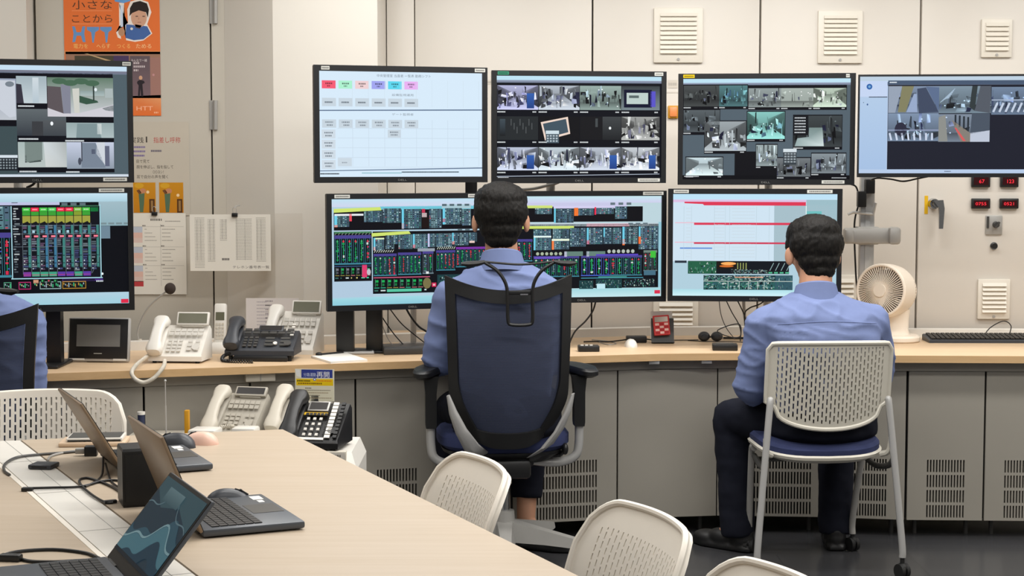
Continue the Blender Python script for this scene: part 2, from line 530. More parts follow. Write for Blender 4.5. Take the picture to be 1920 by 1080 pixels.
def switch_cabinet(px0, px1, label, gap=0.005):
    x0, x1 = pxX(px0, YC), pxX(px1, YC)
    r = thing('switchgear_cabinet', label, 'electrical cabinet', (x0, YC, 0), 0)
    wd = x1 - x0
    MB().box2((gap, 0, 0.0), (wd - gap, 0.42, 2.5), bev=0.003).build('cabinet_body', M['steel'], r)
    return r
c0 = switch_cabinet(726, 778, 'narrow beige cabinet end panel between the pier and the wide cabinets', 0.001)
c1 = switch_cabinet(778, 1110, 'plain beige switchgear cabinet without vents behind the first upper monitors', 0.003)
c2 = switch_cabinet(1110, 1423, 'beige switchgear cabinet with a nine-slat vent and a small orange lamp', 0.004)
c3 = switch_cabinet(1423, 1722, 'beige switchgear cabinet with a wide upper vent above the yellow-stickered monitor', 0.004)
c4 = switch_cabinet(1722, 2035, 'beige switchgear cabinet with red digital meters and a chrome lever handle', 0.005)
cab_vent(c2, 1225, 15, 1318, 118, 9)
cab_vent(c2, 1224, 560, 1309, 630, 6)
cab_vent(c3, 1532, 20, 1617, 119, 9)
cab_vent(c3, 1530, 515, 1610, 590, 6)
cab_vent(c4, 1838, 36, 1897, 108, 6)
cab_vent(c4, 1831, 523, 1893, 598, 7)
a, b = atY(1252, 222, YC), atY(1272, 198, YC)
lmp = MB().box2((a.x - c2.location.x, -0.014, a.z), (b.x - c2.location.x, 0, b.z), bev=0.004).build('lamp_frame', M['mustard'], c2)
MB().box2((a.x - c2.location.x + .007, -0.022, a.z + .007), (b.x - c2.location.x - .007, -0.012, b.z - .007), bev=0.004).build('indicator_lens', M['amber'], lmp)
for (cc, x0, y0, x1, y1) in ((c2, 1252, 150, 1270, 165), (c1, 900, 150, 922, 158)):
    a = atY(x0, y1, YC); b = atY(x1, y0, YC)
    A = Art(0, 0, 60, 20, (206, 199, 188)); A.layer = 1
    A.dashes(4, 7, 56, 7, (176, 170, 162))
    A.build('name_plate', M_PRINT, cc, b.x - a.x, b.z - a.z, mx=T((a.x + b.x) / 2 - cc.location.x, -0.002, (a.z + b.z) / 2))
a, b = atY(1113, 171, YC), atY(1420, 174, YC)
MB().box2((a.x - c2.location.x, -0.002, b.z), (b.x - c2.location.x, 0, a.z)).build('door_edge', M['steel'], c2)
# digital meters, lever, key switch, push button on the right-hand cabinet
def onc4(px, py): p = atY(px, py, YC); return p.x - c4.location.x, p.z
for i, (x0, y0, x1, y1, t) in enumerate(((1820, 328, 1855, 351, '67'), (1874, 328, 1908, 351, '123'), (1820, 372, 1855, 391, '0755'), (1873, 372, 1908, 391, '0521'))):
    ax, az = onc4(x0, y1); bx, bz = onc4(x1, y0)
    g = MB().box2((ax, -0.02, az), (bx, 0, bz), bev=0.003).build('digital_meter', M['black'], c4)
    A = Art(0, 0, 100, 55, (40, 8, 8)); A.layer = 1
    A.text(t, 36 if len(t) < 3 else (32 if len(t) < 4 else 12), 42, 38, (255, 46, 60))
    A.build('meter_digits', M_LED, g, (bx - ax) * 0.8, (bz - az) * 0.62, mx=T((ax + bx) / 2, -0.0205, (az + bz) / 2))
ax, az = onc4(1733, 401); bx, bz = onc4(1740, 367)
MB().box2((ax, -0.002, az), (bx, 0, bz)).build('yellow_label', M['yellow'], c4)
hx, hz = onc4(1750, 382)
h = MB().cyl((hx, 0, hz), (hx, -0.03, hz), 0.026, 0.022, n=24).cyl((hx, -0.03, hz), (hx, -0.05, hz), 0.015, 0.013).build('lever_base', M['chrome'], c4)
lx, lz = onc4(1758, 428)
MB().loft([[(hx - .016, -.05, hz + .016), (hx + .028, -.05, hz + .018), (hx + .028, -.066, hz + .018), (hx - .016, -.066, hz + .016)],
           [(hx + .010, -.05, hz - .02), (hx + .034, -.05, hz - .02), (hx + .034, -.068, hz - .02), (hx + .010, -.068, hz - .02)],
           [(lx - .010, -.055, lz), (lx + .008, -.055, lz), (lx + .008, -.066, lz), (lx - .010, -.066, lz)]]).build('lever_handle', M['chrome'], h)
ax, az = onc4(1847, 440); bx, bz = onc4(1879, 404)
g = MB().box2((ax, -0.008, az), (bx, 0, bz), bev=0.003).build('switch_plate', M['grey_metal'], c4)
kx, kz = onc4(1866, 421)
MB().cyl((kx, -0.008, kz), (kx, -0.03, kz), 0.015, 0.012).box((kx, -0.036, kz), (0.008, 0.014, 0.03), RY(0.6)).build('switch_knob', M['dgrey'], g)
MB().box2((ax + .004, -0.012, az + .03), (ax + .014, -0.008, bz - .004)).build('dark_bracket', M['dgrey'], g)
kx, kz = onc4(1863, 461)
g = MB().cyl((kx, 0, kz), (kx, -0.006, kz), 0.017, n=20).build('button_ring', M['chrome'], c4)
MB().cyl((kx, -0.006, kz), (kx, -0.02, kz), 0.012, n=20).build('push_button', M['black'], g)

# ================================================================== CONSOLE DESK
ZT = 0.73
FRONT = [(-2.9, 5.72), (-1.65, 6.0), (-0.40, 6.37), (0.585, 6.625), (1.03, 6.655), (1.5, 6.56), (3.0, 6.50)]
def front_y(x):
    for (x0, y0), (x1, y1) in zip(FRONT, FRONT[1:]):
        if x <= x1: return y0 + (y1 - y0) * (x - x0) / (x1 - x0)
    return FRONT[-1][1]
def deskpt(px, off):
    """where the vertical plane through pixel column px crosses the desk front line moved back by off"""
    lo, hi = 4.0, 9.0
    for _ in range(50):
        m = (lo + hi) / 2
        if m < front_y(atY(px, 305, m).x) + off: lo = m
        else: hi = m
    return V((atY(px, 305, lo).x, lo))
desk = thing('console_worktop', 'long pale maple worktop of the control console carrying the monitors and phones', 'desk', (0, 6.6, 0))
back = [(3.0, 7.55), (-0.54, 7.55), (-0.54, 7.10), (-2.9, 7.10)]
poly = [(x, y - 6.6) for x, y in FRONT] + [(x, y - 6.6) for x, y in back]
MB().prism(poly, ZT - 0.027, ZT).build('tabletop', M['maple'], desk, smooth=False)
eb = MB()
for (x0, y0), (x1, y1) in zip(FRONT, FRONT[1:]):
    eb.prism([(x0, y0 - 6.6), (x1, y1 - 6.6), (x1, y1 - 6.603), (x0, y0 - 6.603)], ZT - 0.028, ZT - 0.0005)
eb.build('edge_band', M['maple_edge'], desk, smooth=False)
ap = MB()
for (x0, y0), (x1, y1) in zip(FRONT, FRONT[1:]):
    ap.prism([(x0, y0 - 6.54), (x1, y1 - 6.54), (x1, y1 - 6.47), (x0, y0 - 6.47)], 0.662, ZT - 0.027)
ap.build('apron', M['console'], desk, smooth=False)
for px in (1228, 1327):
    p = deskpt(px, 0.03)
    MB().box((p.x, p.y - 6.6, ZT - 0.035), (0.042, 0.05, 0.014), bev=0.002).build('bracket', M['silver'], desk)
# cable duct along the back of the worktop
duct = MB()
for (x0, y0), (x1, y1) in zip(FRONT, FRONT[1:]):
    o0, o1 = (0.69, 0.69)
    duct.prism([(x0, y0 + o0), (x1, y1 + o1), (x1, y1 + o1 + 0.06), (x0, y0 + o0 + 0.06)], ZT, ZT + 0.035)
tag(duct.build('cable_duct', M['white'], None, smooth=False), 'low white cable duct running along the back of the console worktop', 'cable duct')

SET = 0.085
def console_cabinet(px0, px1, vent=None, handle=None, label='', ns=0):
    p0, p1 = deskpt(px0, SET), deskpt(px1, SET)
    d = p1 - p0; ang = math.atan2(d.y, d.x); wd = d.length
    r = thing('console_cabinet', label, 'cabinet', (p0.x, p0.y, 0), ang)
    z0, z1 = 0.068, 0.660
    g = 0.004
    MB().box2((g, 0.02, z0 + 0.002), (wd - g, 0.45, z1)).build('cabinet_body', M['dark_gap'] if vent else M['console'], r, smooth=False)  # vented bodies are coloured near-black to stand in for the unlit interior
    holes = []
    if vent:
        def lx(px): return (V(deskpt(px, SET)) - p0).length
        v0, v1 = lx(vent[0]), lx(vent[1])
        n = ns; pitch = (v1 - v0) / n
        for rw in range(4):
            za = 0.078 - z0 + rw * 0.0603; zb = za + 0.05
            for k in range(n):
                holes.append((v0 + k * pitch, za, v0 + k * pitch + pitch * 0.5, zb))
    mb = holed_panel(wd - 2 * g, z1 - z0, holes, 0.016)
    mb.xf(T(g, 0, z0)).build('door_panel', M['console'], r, smooth=False)
    if handle:
        hx = (V(deskpt(handle, SET)) - p0).length
        zc = 0.355
        pts = [(hx + 0.011 * math.cos(t), -0.001, zc + 0.032 * (1 if math.sin(t) >= 0 else -1) + 0.011 * math.sin(t)) for t in [2 * PI * k / 24 for k in range(24)]]
        hb = MB().tube(pts, 0.0022, n=6, closed=True).build('handle_recess', M['grey_metal'], r)
        MB().prism([(p[0], p[2]) for p in pts], 0, 0.0012, RX(PI / 2) @ T(0, 0, 0)).xf(T(0, -0.0002, 0)).build('recess_plate', M['dgrey'] if False else M['console'], hb, smooth=False)
    for fx in (0.05, wd - 0.05):
        MB().cyl((fx, 0.06, 0), (fx, 0.06, 0.072), 0.009, n=10).build('levelling_foot', M['dgrey'], r)
    return r
for a in (
    (-140, 60, None, None, 'grey steel console cabinet at the far left below the left monitors'),
    (60, 262, None, None, 'grey steel console cabinet door under the framed touch panel'),
    (262, 463, None, None, 'grey steel console cabinet in shadow under the white desk phones'),
    (463, 662, None, None, 'grey steel console cabinet behind the black phone with the paper notice'),
    (662, 857, (700, 778), 790, 'grey vented console cabinet just left of the mesh office chair', 13),
    (857, 958, None, None, 'narrow grey console filler panel hidden behind the mesh office chair'),
    (958, 1158, (1003, 1120), None, 'grey vented console cabinet just right of the mesh office chair', 20),
    (1158, 1348, None, None, 'plain unvented grey corner panel of the console between the two men'),
    (1348, 1552, (1410, 1528), None, 'grey vented console cabinet behind the left leg of the man on the white chair', 20),
    (1552, 1708, (1608, 1672), 1689, 'grey vented console door with handle partly behind the white chair leg', 12),
    (1708, 1855, (1745, 1819), 1729, 'fully visible grey vented console door right of the white chair', 13),
    (1855, 2003, (1892, 1966), None, 'grey vented console door cut by the right edge of the photo', 13),
):
    console_cabinet(a[0], a[1], a[2], a[3], a[4], a[5] if len(a) > 5 else 0)
# small white power strip hung under the worktop edge
pp = deskpt(483, 0.04)
r = thing('power_strip', 'small white power strip hung beneath the worktop above the stored grey phones', 'power strip', (pp.x, pp.y, ZT - 0.06), 0.28)
MB().box2((-0.055, -0.02, 0), (0.055, 0.03, 0.033), bev=0.003).build('strip_body', M['offwhite'], r)
MB().box2((-0.002, -0.0215, 0.002), (0.002, -0.0195, 0.031)).build('strip_seam', M['grey_metal'], r)
# ================================================================== MONITORS
def cctv(a, x0, y0, x1, y1, L, seed, tone=(150, 170, 175), dark=0.3, kind='hall', n=14):
    """one surveillance picture: back wall, floor, columns and machines"""
    r = random.Random(seed)
    t = lambda k, dr=0, dg=0, db=0: tuple(max(0, min(255, c * k + d)) for c, d in zip(tone, (dr, dg, db)))
    W, H = x1 - x0, y1 - y0
    a.layer = L
    a.rect(x0, y0, x1, y1, t(1.05), t(dark + .25))
    a.layer = L + 1
    if kind == 'hall':
        vx, vy = x0 + W * r.uniform(.35, .65), y0 + H * r.uniform(.3, .45)
        a.poly([(x0, y1), (x0, y0 + H * .8), (vx - W * .1, vy), (vx + W * .1, vy), (x1, y0 + H * .8), (x1, y1)], t(.95), [t(1.25), t(1.1), t(.7), t(.7), t(1.1), t(1.25)])
        a.layer = L + 2
        a.poly([(x0, y0), (vx - W * .12, vy - H * .15), (vx - W * .12, vy + H * .05), (x0, y1 - H * .1)], t(.5), [t(.55), t(.8), t(.5), t(dark)])
        a.poly([(x1, y0), (x1, y1 - H * .1), (vx + W * .12, vy + H * .05), (vx + W * .12, vy - H * .15)], t(.5), [t(.6), t(dark), t(.5), t(.85)])
    else:
        a.rect(x0, y0 + H * .68, x1, y1, t(.6), t(1.0))
    for k in range(n):
        a.layer = L + 3 + k % 5
        x = x0 + W * r.random() * .95; w_ = W * r.uniform(.012, .07); yb = y0 + H * r.uniform(.35, .95); h = H * r.uniform(.08, .5)
        k1 = r.choice((dark * .5, dark, .5, .7, .9, 1.15, 1.35, 1.5))
        b = r.choice((0, 0, 0, 22))
        xe, yt = min(x1, x + w_), max(y0, yb - h)
        if r.random() < .4:
            xe = min(x1, x + w_ * 2.6); yt = max(yt, yb - H * .16)
        jx, jy = W * .025, H * .05
        q = [(x + r.uniform(-jx, jx), yt + r.uniform(-jy, jy)), (xe + r.uniform(-jx, jx), yt + r.uniform(-jy, jy)), (xe + r.uniform(-jx, jx), yb + r.uniform(-jy, jy)), (x + r.uniform(-jx, jx), yb + r.uniform(-jy, jy))]
        q = [(max(x0, min(x1, u)), max(y0, min(y1, v_))) for u, v_ in q]
        a.poly(q, None, [t(k1 * r.uniform(.55, 1.25), 0, 0, b) for _ in range(4)])
    for k in range(5):
        a.layer = L + 8
        xx, yy = x0 + W * r.uniform(.05, .9), y0 + H * r.uniform(.05, .9)
        a.rect(xx, yy, min(x1, xx + W * .03), min(y1, yy + H * .04), t(1.7))
def caption(a, x0, y, x1, L, h=6):
    a.layer = L
    a.dashes(x0, y, x0 + (x1 - x0) * .2, h, (205, 210, 212), .15)
    a.dashes(x1 - (x1 - x0) * .14, y, x1 - (x1 - x0) * .05, h, (200, 205, 208), .15)

def table_block(a, x0, y0, x1, y1, L, seed, cols=8, rows=9, base=(58, 86, 96)):
    """a pale bluish block of tiny figures"""
    r = random.Random(seed)
    a.layer = L; a.rect(x0, y0, x1, y1, base)
    cw, rh = (x1 - x0) / cols, (y1 - y0) / rows
    for i in range(cols):
        tint = r.choice(((92, 128, 138), (70, 100, 118), (60, 78, 90), (108, 138, 146), (80, 104, 122)))
        a.layer = L + 1; a.rect(x0 + i * cw, y0, x0 + (i + .8) * cw, y1, tint)
        a.layer = L + 2
        for j in range(rows):
            q = r.random()
            c = (20, 26, 34) if q < .45 else (170, 196, 200) if q < .6 else (46, 120, 96) if q < .68 else (66, 88, 140) if q < .72 else (190, 70, 80) if q < .74 else None
            if c: a.rect(x0 + (i + .08) * cw, y0 + (j + .25) * rh, x0 + (i + r.uniform(.4, .75)) * cw, y0 + (j + .75) * rh, c)
def bay_block(a, x0, y0, x1, y1, L, seed, n=7, frame=(64, 132, 150), bg=(8, 10, 16), top=(74, 66, 140)):
    """a row of switch bays: blue busbar, red and green breaker marks, grey-blue frames"""
    r = random.Random(seed)
    a.layer = L; a.rect(x0, y0, x1, y1, bg)
    H = y1 - y0; cw = (x1 - x0) / n
    a.layer = L + 1; a.rect(x0, y0 + H * .02, x1, y0 + H * .13, top)
    for i in range(n):
        xa_ = x0 + i * cw; xm = xa_ + cw * .45
        a.layer = L + 1
        for (p, q) in ((.08, .14), (.78, .84)): a.rect(xa_ + cw * p, y0 + H * .13, xa_ + cw * q, y1 - H * .04, frame)
        a.rect(xa_, y1 - H * .07, xa_ + cw, y1 - H * .02, frame)
        on = r.random()
        main = (26, 150, 84) if on < .5 else (206, 46, 76) if on < .76 else (96, 112, 126)
        a.layer = L + 2
        a.rect(xm - cw * .05, y0 + H * .16, xm + cw * .05, y1 - H * .12, (40, 150, 100))
        y = y0 + H * .26
        while y < y1 - H * .15:
            hh = H * r.uniform(.05, .10)
            c = main if r.random() < .75 else r.choice(((200, 214, 210), (18, 120, 70), (40, 60, 70)))
            a.layer = L + 3
            a.rect(xm - cw * r.uniform(.06, .22), y, xm + cw * r.uniform(.06, .22), y + hh * .8, c)
            y += hh * 1.25
        a.layer = L + 4
        a.disc(xm, y0 + H * .22, cw * .16, H * .04, r.choice(((214, 60, 80), (190, 210, 200), (60, 170, 110))), 8)
        a.layer = L + 3
        for _ in range(5):
            yy = y0 + H * r.uniform(.2, .9)
            a.rect(xa_ + cw * .55, yy, xa_ + cw * r.uniform(.6, .76), yy + H * .025, r.choice(((96, 150, 170), (150, 160, 170), (70, 90, 190), (44, 130, 110))))
def feeder_block(a, x0, y0, x1, y1, L, seed, n=8, line=(150, 64, 92), bg=(10, 12, 16)):
    r = random.Random(seed); H = y1 - y0; cw = (x1 - x0) / n
    a.layer = L; a.rect(x0, y0, x1, y1, bg)
    a.layer = L + 1; a.rect(x0, y0 + H * .05, x1, y0 + H * .09, line)
    for i in range(n):
        x = x0 + i * cw
        a.layer = L + 1
        c = r.choice(((196, 40, 70), (30, 170, 84), (52, 150, 100), (120, 120, 130)))
        a.rect(x + cw * .2, y0 + H * .15, x + cw * .28, y0 + H * .6, (84, 120, 110))
        a.layer = L + 2
        a.rect(x + cw * .3, y0 + H * .2, x + cw * .75, y0 + H * .34, c); a.rect(x + cw * .36, y0 + H * .4, x + cw * .7, y0 + H * .55, tuple(v * .7 for v in c))
        a.rect(x + cw * .1, y0 + H * .64, x + cw * .9, y0 + H * .68, r.choice(((60, 190, 150), (150, 140, 70), (190, 120, 120))))
        a.rect(x + cw * .1, y0 + H * .78, x + cw * r.uniform(.3, .9), y0 + H * .86, r.choice(((70, 200, 160), (210, 200, 120), (60, 110, 100), (200, 216, 214))))
def small_plan(a, x0, y0, x1, y1, L, seed, bg=(28, 62, 66)):
    """dense teal-grey station plan strip"""
    r = random.Random(seed); W, H = x1 - x0, y1 - y0
    a.layer = L; a.rect(x0, y0, x1, y1, bg)
    for k in range(int(W / H * 26)):
        a.layer = L + 1 + k % 4
        x, y = x0 + W * r.random() * .97, y0 + H * r.random() * .9
        w_, h = W * r.uniform(.006, .035), H * r.uniform(.04, .2)
        c = r.choice(((12, 20, 26), (12, 20, 26), (96, 148, 140), (150, 178, 174), (44, 120, 86), (60, 100, 120), (188, 200, 196)))
        a.rect(x, y, min(x1, x + w_), min(y1, y + h), c)

def art_calendar():
    a = Art(168, 140, 1378, 930, (214, 233, 248)); a.layer = 1
    a.text('中央管理室 当直者 一覧表 勤務シフト', 590, 178, 24, (120, 132, 144), 400)
    for k, c in enumerate(((244, 92, 116), (172, 240, 206), (238, 208, 210), (160, 164, 238), (92, 214, 238), (232, 176, 240))):
        x = 188 + k * 121; a.layer = 1; a.rect(x, 210, x + 100, 270, c)
        a.layer = 2; a.dashes(x + 26, 226, x + 76, 12, tuple(v * .55 for v in c)); a.dashes(x + 38, 246, x + 62, 10, tuple(v * .55 for v in c))
        a.layer = 1; a.rect(x, 340, x + 102, 402, (199, 212, 222)); a.layer = 2; a.dashes(x + 20, 366, x + 76, 12, (120, 130, 140), .1)
        a.layer = 1; a.rect(x, 500, x + 102, 562, (199, 212, 222)); a.layer = 2; a.dashes(x + 22, 515, x + 80, 11, (130, 140, 150)); a.dashes(x + 34, 537, x + 76, 11, (130, 140, 150))
    a.layer = 1
    a.text('設備監視運用', 700, 320, 20, (130, 140, 150), 160); a.text('ゲート監視者', 700, 466, 20, (130, 140, 150), 160)
    for k in range(5):
        y = 500 + k * 76
        if k: a.layer = 1; a.rect(184, y, 284, y + 66, (206, 218, 228)); a.layer = 2; a.dashes(204, y + 18, 266, 11, (120, 130, 140)); a.dashes(210, y + 40, 256, 11, (120, 130, 140))
    a.layer = 1
    a.rect(668, 574, 766, 634, (199, 212, 222)); a.rect(300, 788, 402, 850, (202, 215, 225))
    a.layer = 2; a.dashes(684, 588, 746, 11, (130, 140, 150)); a.dashes(690, 608, 740, 11, (130, 140, 150)); a.dashes(330, 818, 370, 9, (150, 160, 170))
    for j in range(6):
        a.layer = 1; a.rect(300, 564 + j * 73, 1350, 567 + j * 73, (198, 214, 228))
    for k in range(1, 10):
        x = 290 + k * 118; a.layer = 2
        a.rect(x, 500, x + 3, 850, (200, 216, 230)); a.rect(x, 200, x + 2, 405, (204, 220, 232))
    a.layer = 3
    a.poly([(168, 430), (1378, 415), (1378, 424), (168, 438)], (92, 112, 140)); a.poly([(168, 882), (1378, 860), (1378, 868), (168, 888)], (92, 112, 140))
    a.dashes(172, 902, 310, 9, (60, 66, 74), .1); a.rect(475, 898, 770, 904, (130, 180, 190)); a.dashes(770, 890, 1200, 9, (60, 80, 92), .1)
    return a
def topbar(a, L=1, c0=(190, 226, 242), c1=(150, 160, 184), y0=None, h=44):
    x0, ya, x1, _ = a.b; y0 = ya if y0 is None else y0
    a.layer = L; a.rect(x0, y0, x1, y0 + h * .6, c0); a.rect(x0, y0 + h * .6, x1, y0 + h, c1, (110, 120, 140))
def art_cctv_grid():
    a = Art(132, 168, 1362, 945, (10, 12, 20)); topbar(a, 1, h=52)
    xs = (136, 442, 750, 1062, 1350)
    tones = [(170, 172, 205), (170, 178, 188), (146, 166, 160), (90, 100, 120), (60, 62, 64), (24, 24, 26), (40, 42, 44), (150, 152, 150), (178, 186, 205), (186, 198, 206), (176, 184, 196), (190, 196, 202)]
    for i in range(12):
        q, p = divmod(i, 4); y0 = (240, 476, 712)[q]; y1 = (425, 656, 888)[q]
        x0, x1 = xs[p], xs[p + 1] - (3 if p < 3 else 0)
        if i == 5:
            a.layer = 2; a.rect(x0, y0, x1, y1, (16, 16, 18))
            a.layer = 3; a.poly([(458, 520), (660, 478), (678, 608), (490, 660)], (236, 214, 200))
            a.layer = 4; a.poly([(474, 532), (646, 494), (664, 596), (500, 640)], (66, 84, 96))
            a.layer = 5; a.rect(496, 584, 594, 610, (206, 222, 230)); a.rect(496, 612, 594, 680, (72, 88, 98))
            a.layer = 6
            for u in range(4):
                for v in range(3): a.rect(504 + u * 22, 618 + v * 20, 518 + u * 22, 630 + v * 20, (176, 190, 198))
        elif i == 4:
            a.layer = 2; a.rect(x0, y0, x1, y1, (38, 42, 44)); a.layer = 3; a.rect(x0 + 20, y0 + 20, x0 + 60, y1 - 30, (64, 76, 84), (26, 28, 30))
            for u in range(8): a.rect(x0 + 100 + u * 22, y0 + 20 + (u % 3) * 30, x0 + 106 + u * 22, y0 + 70 + (u % 3) * 30, (84, 88, 90))
        elif i == 6:
            a.layer = 2; a.rect(x0, y0, x1, y1, (22, 22, 24)); a.layer = 3; a.rect(x0 + 170, y0, x1, y1, (64, 68, 70), (30, 32, 34)); a.layer = 4; a.disc(976, 564, 9, 11, (240, 244, 246)); a.rect(866, 490, 884, 556, (70, 76, 78))
        elif i == 3:
            a.layer = 2; a.rect(x0, y0, x1, y1, (56, 62, 64), (120, 134, 140)); a.layer = 3; a.rect(1080, 268, 1290, 405, (14, 16, 44)); a.rect(1280, 280, 1318, 400, (90, 84, 200))
            a.layer = 4; a.rect(1100, 292, 1262, 378, (190, 206, 202)); a.layer = 5; a.rect(1118, 312, 1192, 332, (90, 104, 104))
        else:
            cctv(a, x0, y0, x1, y1, 2, 40 + i, tones[i], .22, 'hall' if i not in (2,) else 'flat', 40)
            if i in (8, 10, 11, 0):
                a.layer = 11
                a.rect(x0 + (x1 - x0) * .72, y0 + 60, x0 + (x1 - x0) * .9, y1 - 10, (52, 96, 176), (36, 64, 130))
        caption(a, x0, y1 + 12, x1, 12, 10)
    a.layer = 12; a.poly([(132, 932), (1350, 915), (1350, 920), (132, 938)], (170, 180, 196)); a.dashes(140, 940, 220, 5, (220, 224, 228))
    return a
def art_cctv_scatter():
    a = Art(168, 190, 1422, 952, (84, 98, 108)); topbar(a, 1, h=50)
    a.layer = 1; a.rect(168, 238, 1395, 262, (10, 10, 16)); a.rect(168, 920, 1422, 952, (10, 10, 14))
    spec = [(172, 240, 440, 398, (70, 74, 74), .1), (440, 240, 652, 398, (80, 120, 124), .12), (660, 262, 905, 405, (140, 150, 150), .5), (905, 262, 1145, 405, (160, 170, 164), .7), (1145, 262, 1392, 405, (176, 192, 176), .6),
            (172, 425, 445, 592, (84, 92, 96), .1), (332, 512, 645, 735, (150, 158, 162), .4), (652, 440, 935, 645, (130, 190, 184), .3), (1000, 470, 1362, 705, (60, 66, 68), .12),
            (192, 786, 472, 922, (190, 208, 214), .5), (722, 690, 880, 850, (150, 164, 166), .4), (880, 790, 1130, 930, (110, 116, 120), .08), (1138, 756, 1395, 905, (130, 140, 146), .25)]
    for k, (x0, y0, x1, y1, tone, dk) in enumerate(spec):
        a.layer = 2; a.rect(x0 - 4, y0 - 8, x1 + 4, y1 + 22, (12, 12, 18))
    a.layer = 3; a.rect(560, 740, 880, 925, (14, 14, 18))
    for k, (x0, y0, x1, y1, tone, dk) in enumerate(spec):
        cctv(a, x0, y0, x1, y1, 4, 90 + k, tone, dk, 'hall' if k in (7, 9, 6, 4) else 'flat', 26 if k not in (3, 9) else 8)
        caption(a, x0, y1 + 6, x1, 13, 8)
    a.layer = 13; a.rect(1000, 470, 1110, 618, (16, 18, 22))
    a.layer = 14
    for j in range(6): a.dashes(1008, 482 + j * 22, 1090, 9, (210, 216, 220))
    a.poly([(1115, 560), (1215, 560), (1228, 700), (1010, 700), (1030, 640), (1115, 630)], (176, 198, 196), [(120, 140, 138), (120, 140, 138), (210, 224, 224), (150, 170, 170), (150, 170, 170), (140, 160, 160)])
    a.rect(925, 720, 1025, 745, (214, 224, 230)); a.rect(925, 746, 1025, 840, (56, 64, 70))
    a.layer = 15
    for u in range(4):
        for v in range(4): a.rect(934 + u * 23, 752 + v * 20, 950 + u * 23, 764 + v * 20, (150, 160, 166))
    a.dashes(180, 926, 290, 7, (210, 214, 218)); a.dashes(1290, 936, 1400, 7, (190, 194, 198))
    return a
def art_yard():
    # picture units: crop at x 1540.., 4x
    a = Art(290, 166, 1640, 910, (182, 202, 230)); topbar(a, 1, (190, 208, 224), (74, 92, 118), h=70)
    a.layer = 2; a.rect(290, 200, 500, 320, (196, 212, 240)); a.rect(290, 326, 500, 880, (178, 202, 230), (166, 192, 226)); a.rect(360, 318, 500, 326, (44, 52, 70))
    a.layer = 3; a.disc(363, 243, 22, 22, (44, 96, 168)); a.disc(320, 365, 4, 4, (110, 130, 150), 8); a.disc(350, 380, 6, 8, (60, 90, 140), 8)
    a.layer = 4; a.disc(363, 243, 10, 10, (120, 170, 210))
    a.layer = 2; a.rect(505, 230, 1640, 880, (30, 32, 44)); a.rect(505, 196, 1640, 228, (72, 88, 112)); a.layer = 3; a.dashes(516, 206, 570, 9, (220, 228, 236), .1)
    cctv(a, 508, 240, 892, 445, 4, 201, (120, 136, 160), .4, 'flat', 8)
    cctv(a, 892, 240, 1282, 448, 4, 202, (120, 138, 152), .4, 'flat', 26)
    cctv(a, 1286, 248, 1640, 460, 4, 203, (108, 126, 150), .35, 'flat', 30)
    cctv(a, 508, 448, 890, 662, 4, 204, (120, 138, 162), .35, 'flat', 30)
    cctv(a, 890, 455, 1276, 668, 4, 205, (120, 132, 148), .4, 'flat', 10)
    a.layer = 13
    a.poly([(508, 240), (610, 240), (560, 445), (508, 445)], (150, 162, 180)); a.poly([(610, 240), (700, 240), (640, 440), (580, 440)], (130, 128, 96)); a.poly([(700, 300), (722, 300), (728, 440), (645, 440)], (150, 168, 200)); a.poly([(724, 260), (790, 250), (890, 440), (740, 445)], (64, 74, 96)); a.poly([(790, 244), (890, 250), (890, 430)], (92, 110, 142))
    a.poly([(1140, 240), (1180, 240), (1160, 430), (1120, 400)], (50, 58, 60)); a.poly([(1200, 240), (1282, 240), (1276, 448), (1160, 430)], (84, 90, 100))
    for k in range(6): a.line(900 + k * 8, 366 - k * 6, 1010 - k * 8, 260 + k * 14, 5, (164, 186, 206))
    a.poly([(890, 480), (940, 460), (960, 665), (890, 665)], (140, 142, 138)); a.poly([(990, 500), (1130, 600), (1130, 668), (1060, 668)], (132, 126, 118)); a.poly([(1130, 600), (1276, 580), (1276, 668), (1130, 668)], (190, 198, 214)); a.poly([(1140, 450), (1276, 450), (1276, 580), (1130, 610)], (74, 84, 98))
    for k in range(4): a.rect(1010 + k * 32, 460 + k * 6, 1024 + k * 32, 540 + k * 16, (40, 48, 56))
    a.layer = 14; a.poly([(1010, 560), (1024, 560), (1098, 662), (1076, 662)], (214, 92, 92))
    for k in range(8):
        a.line(520 + k * 46, 600, 534 + k * 44, 655, 14, (206, 216, 236)); a.line(1300 + k * 46, 440, 1330 + k * 46, 370, 16, (196, 208, 226))
    a.disc(604, 570, 46, 52, (44, 44, 62)); a.rect(508, 574, 890, 582, (150, 160, 190)); a.rect(1286, 344, 1640, 352, (170, 184, 206))
    a.layer = 3; a.dashes(942, 892, 990, 7, (70, 84, 110))
    return a
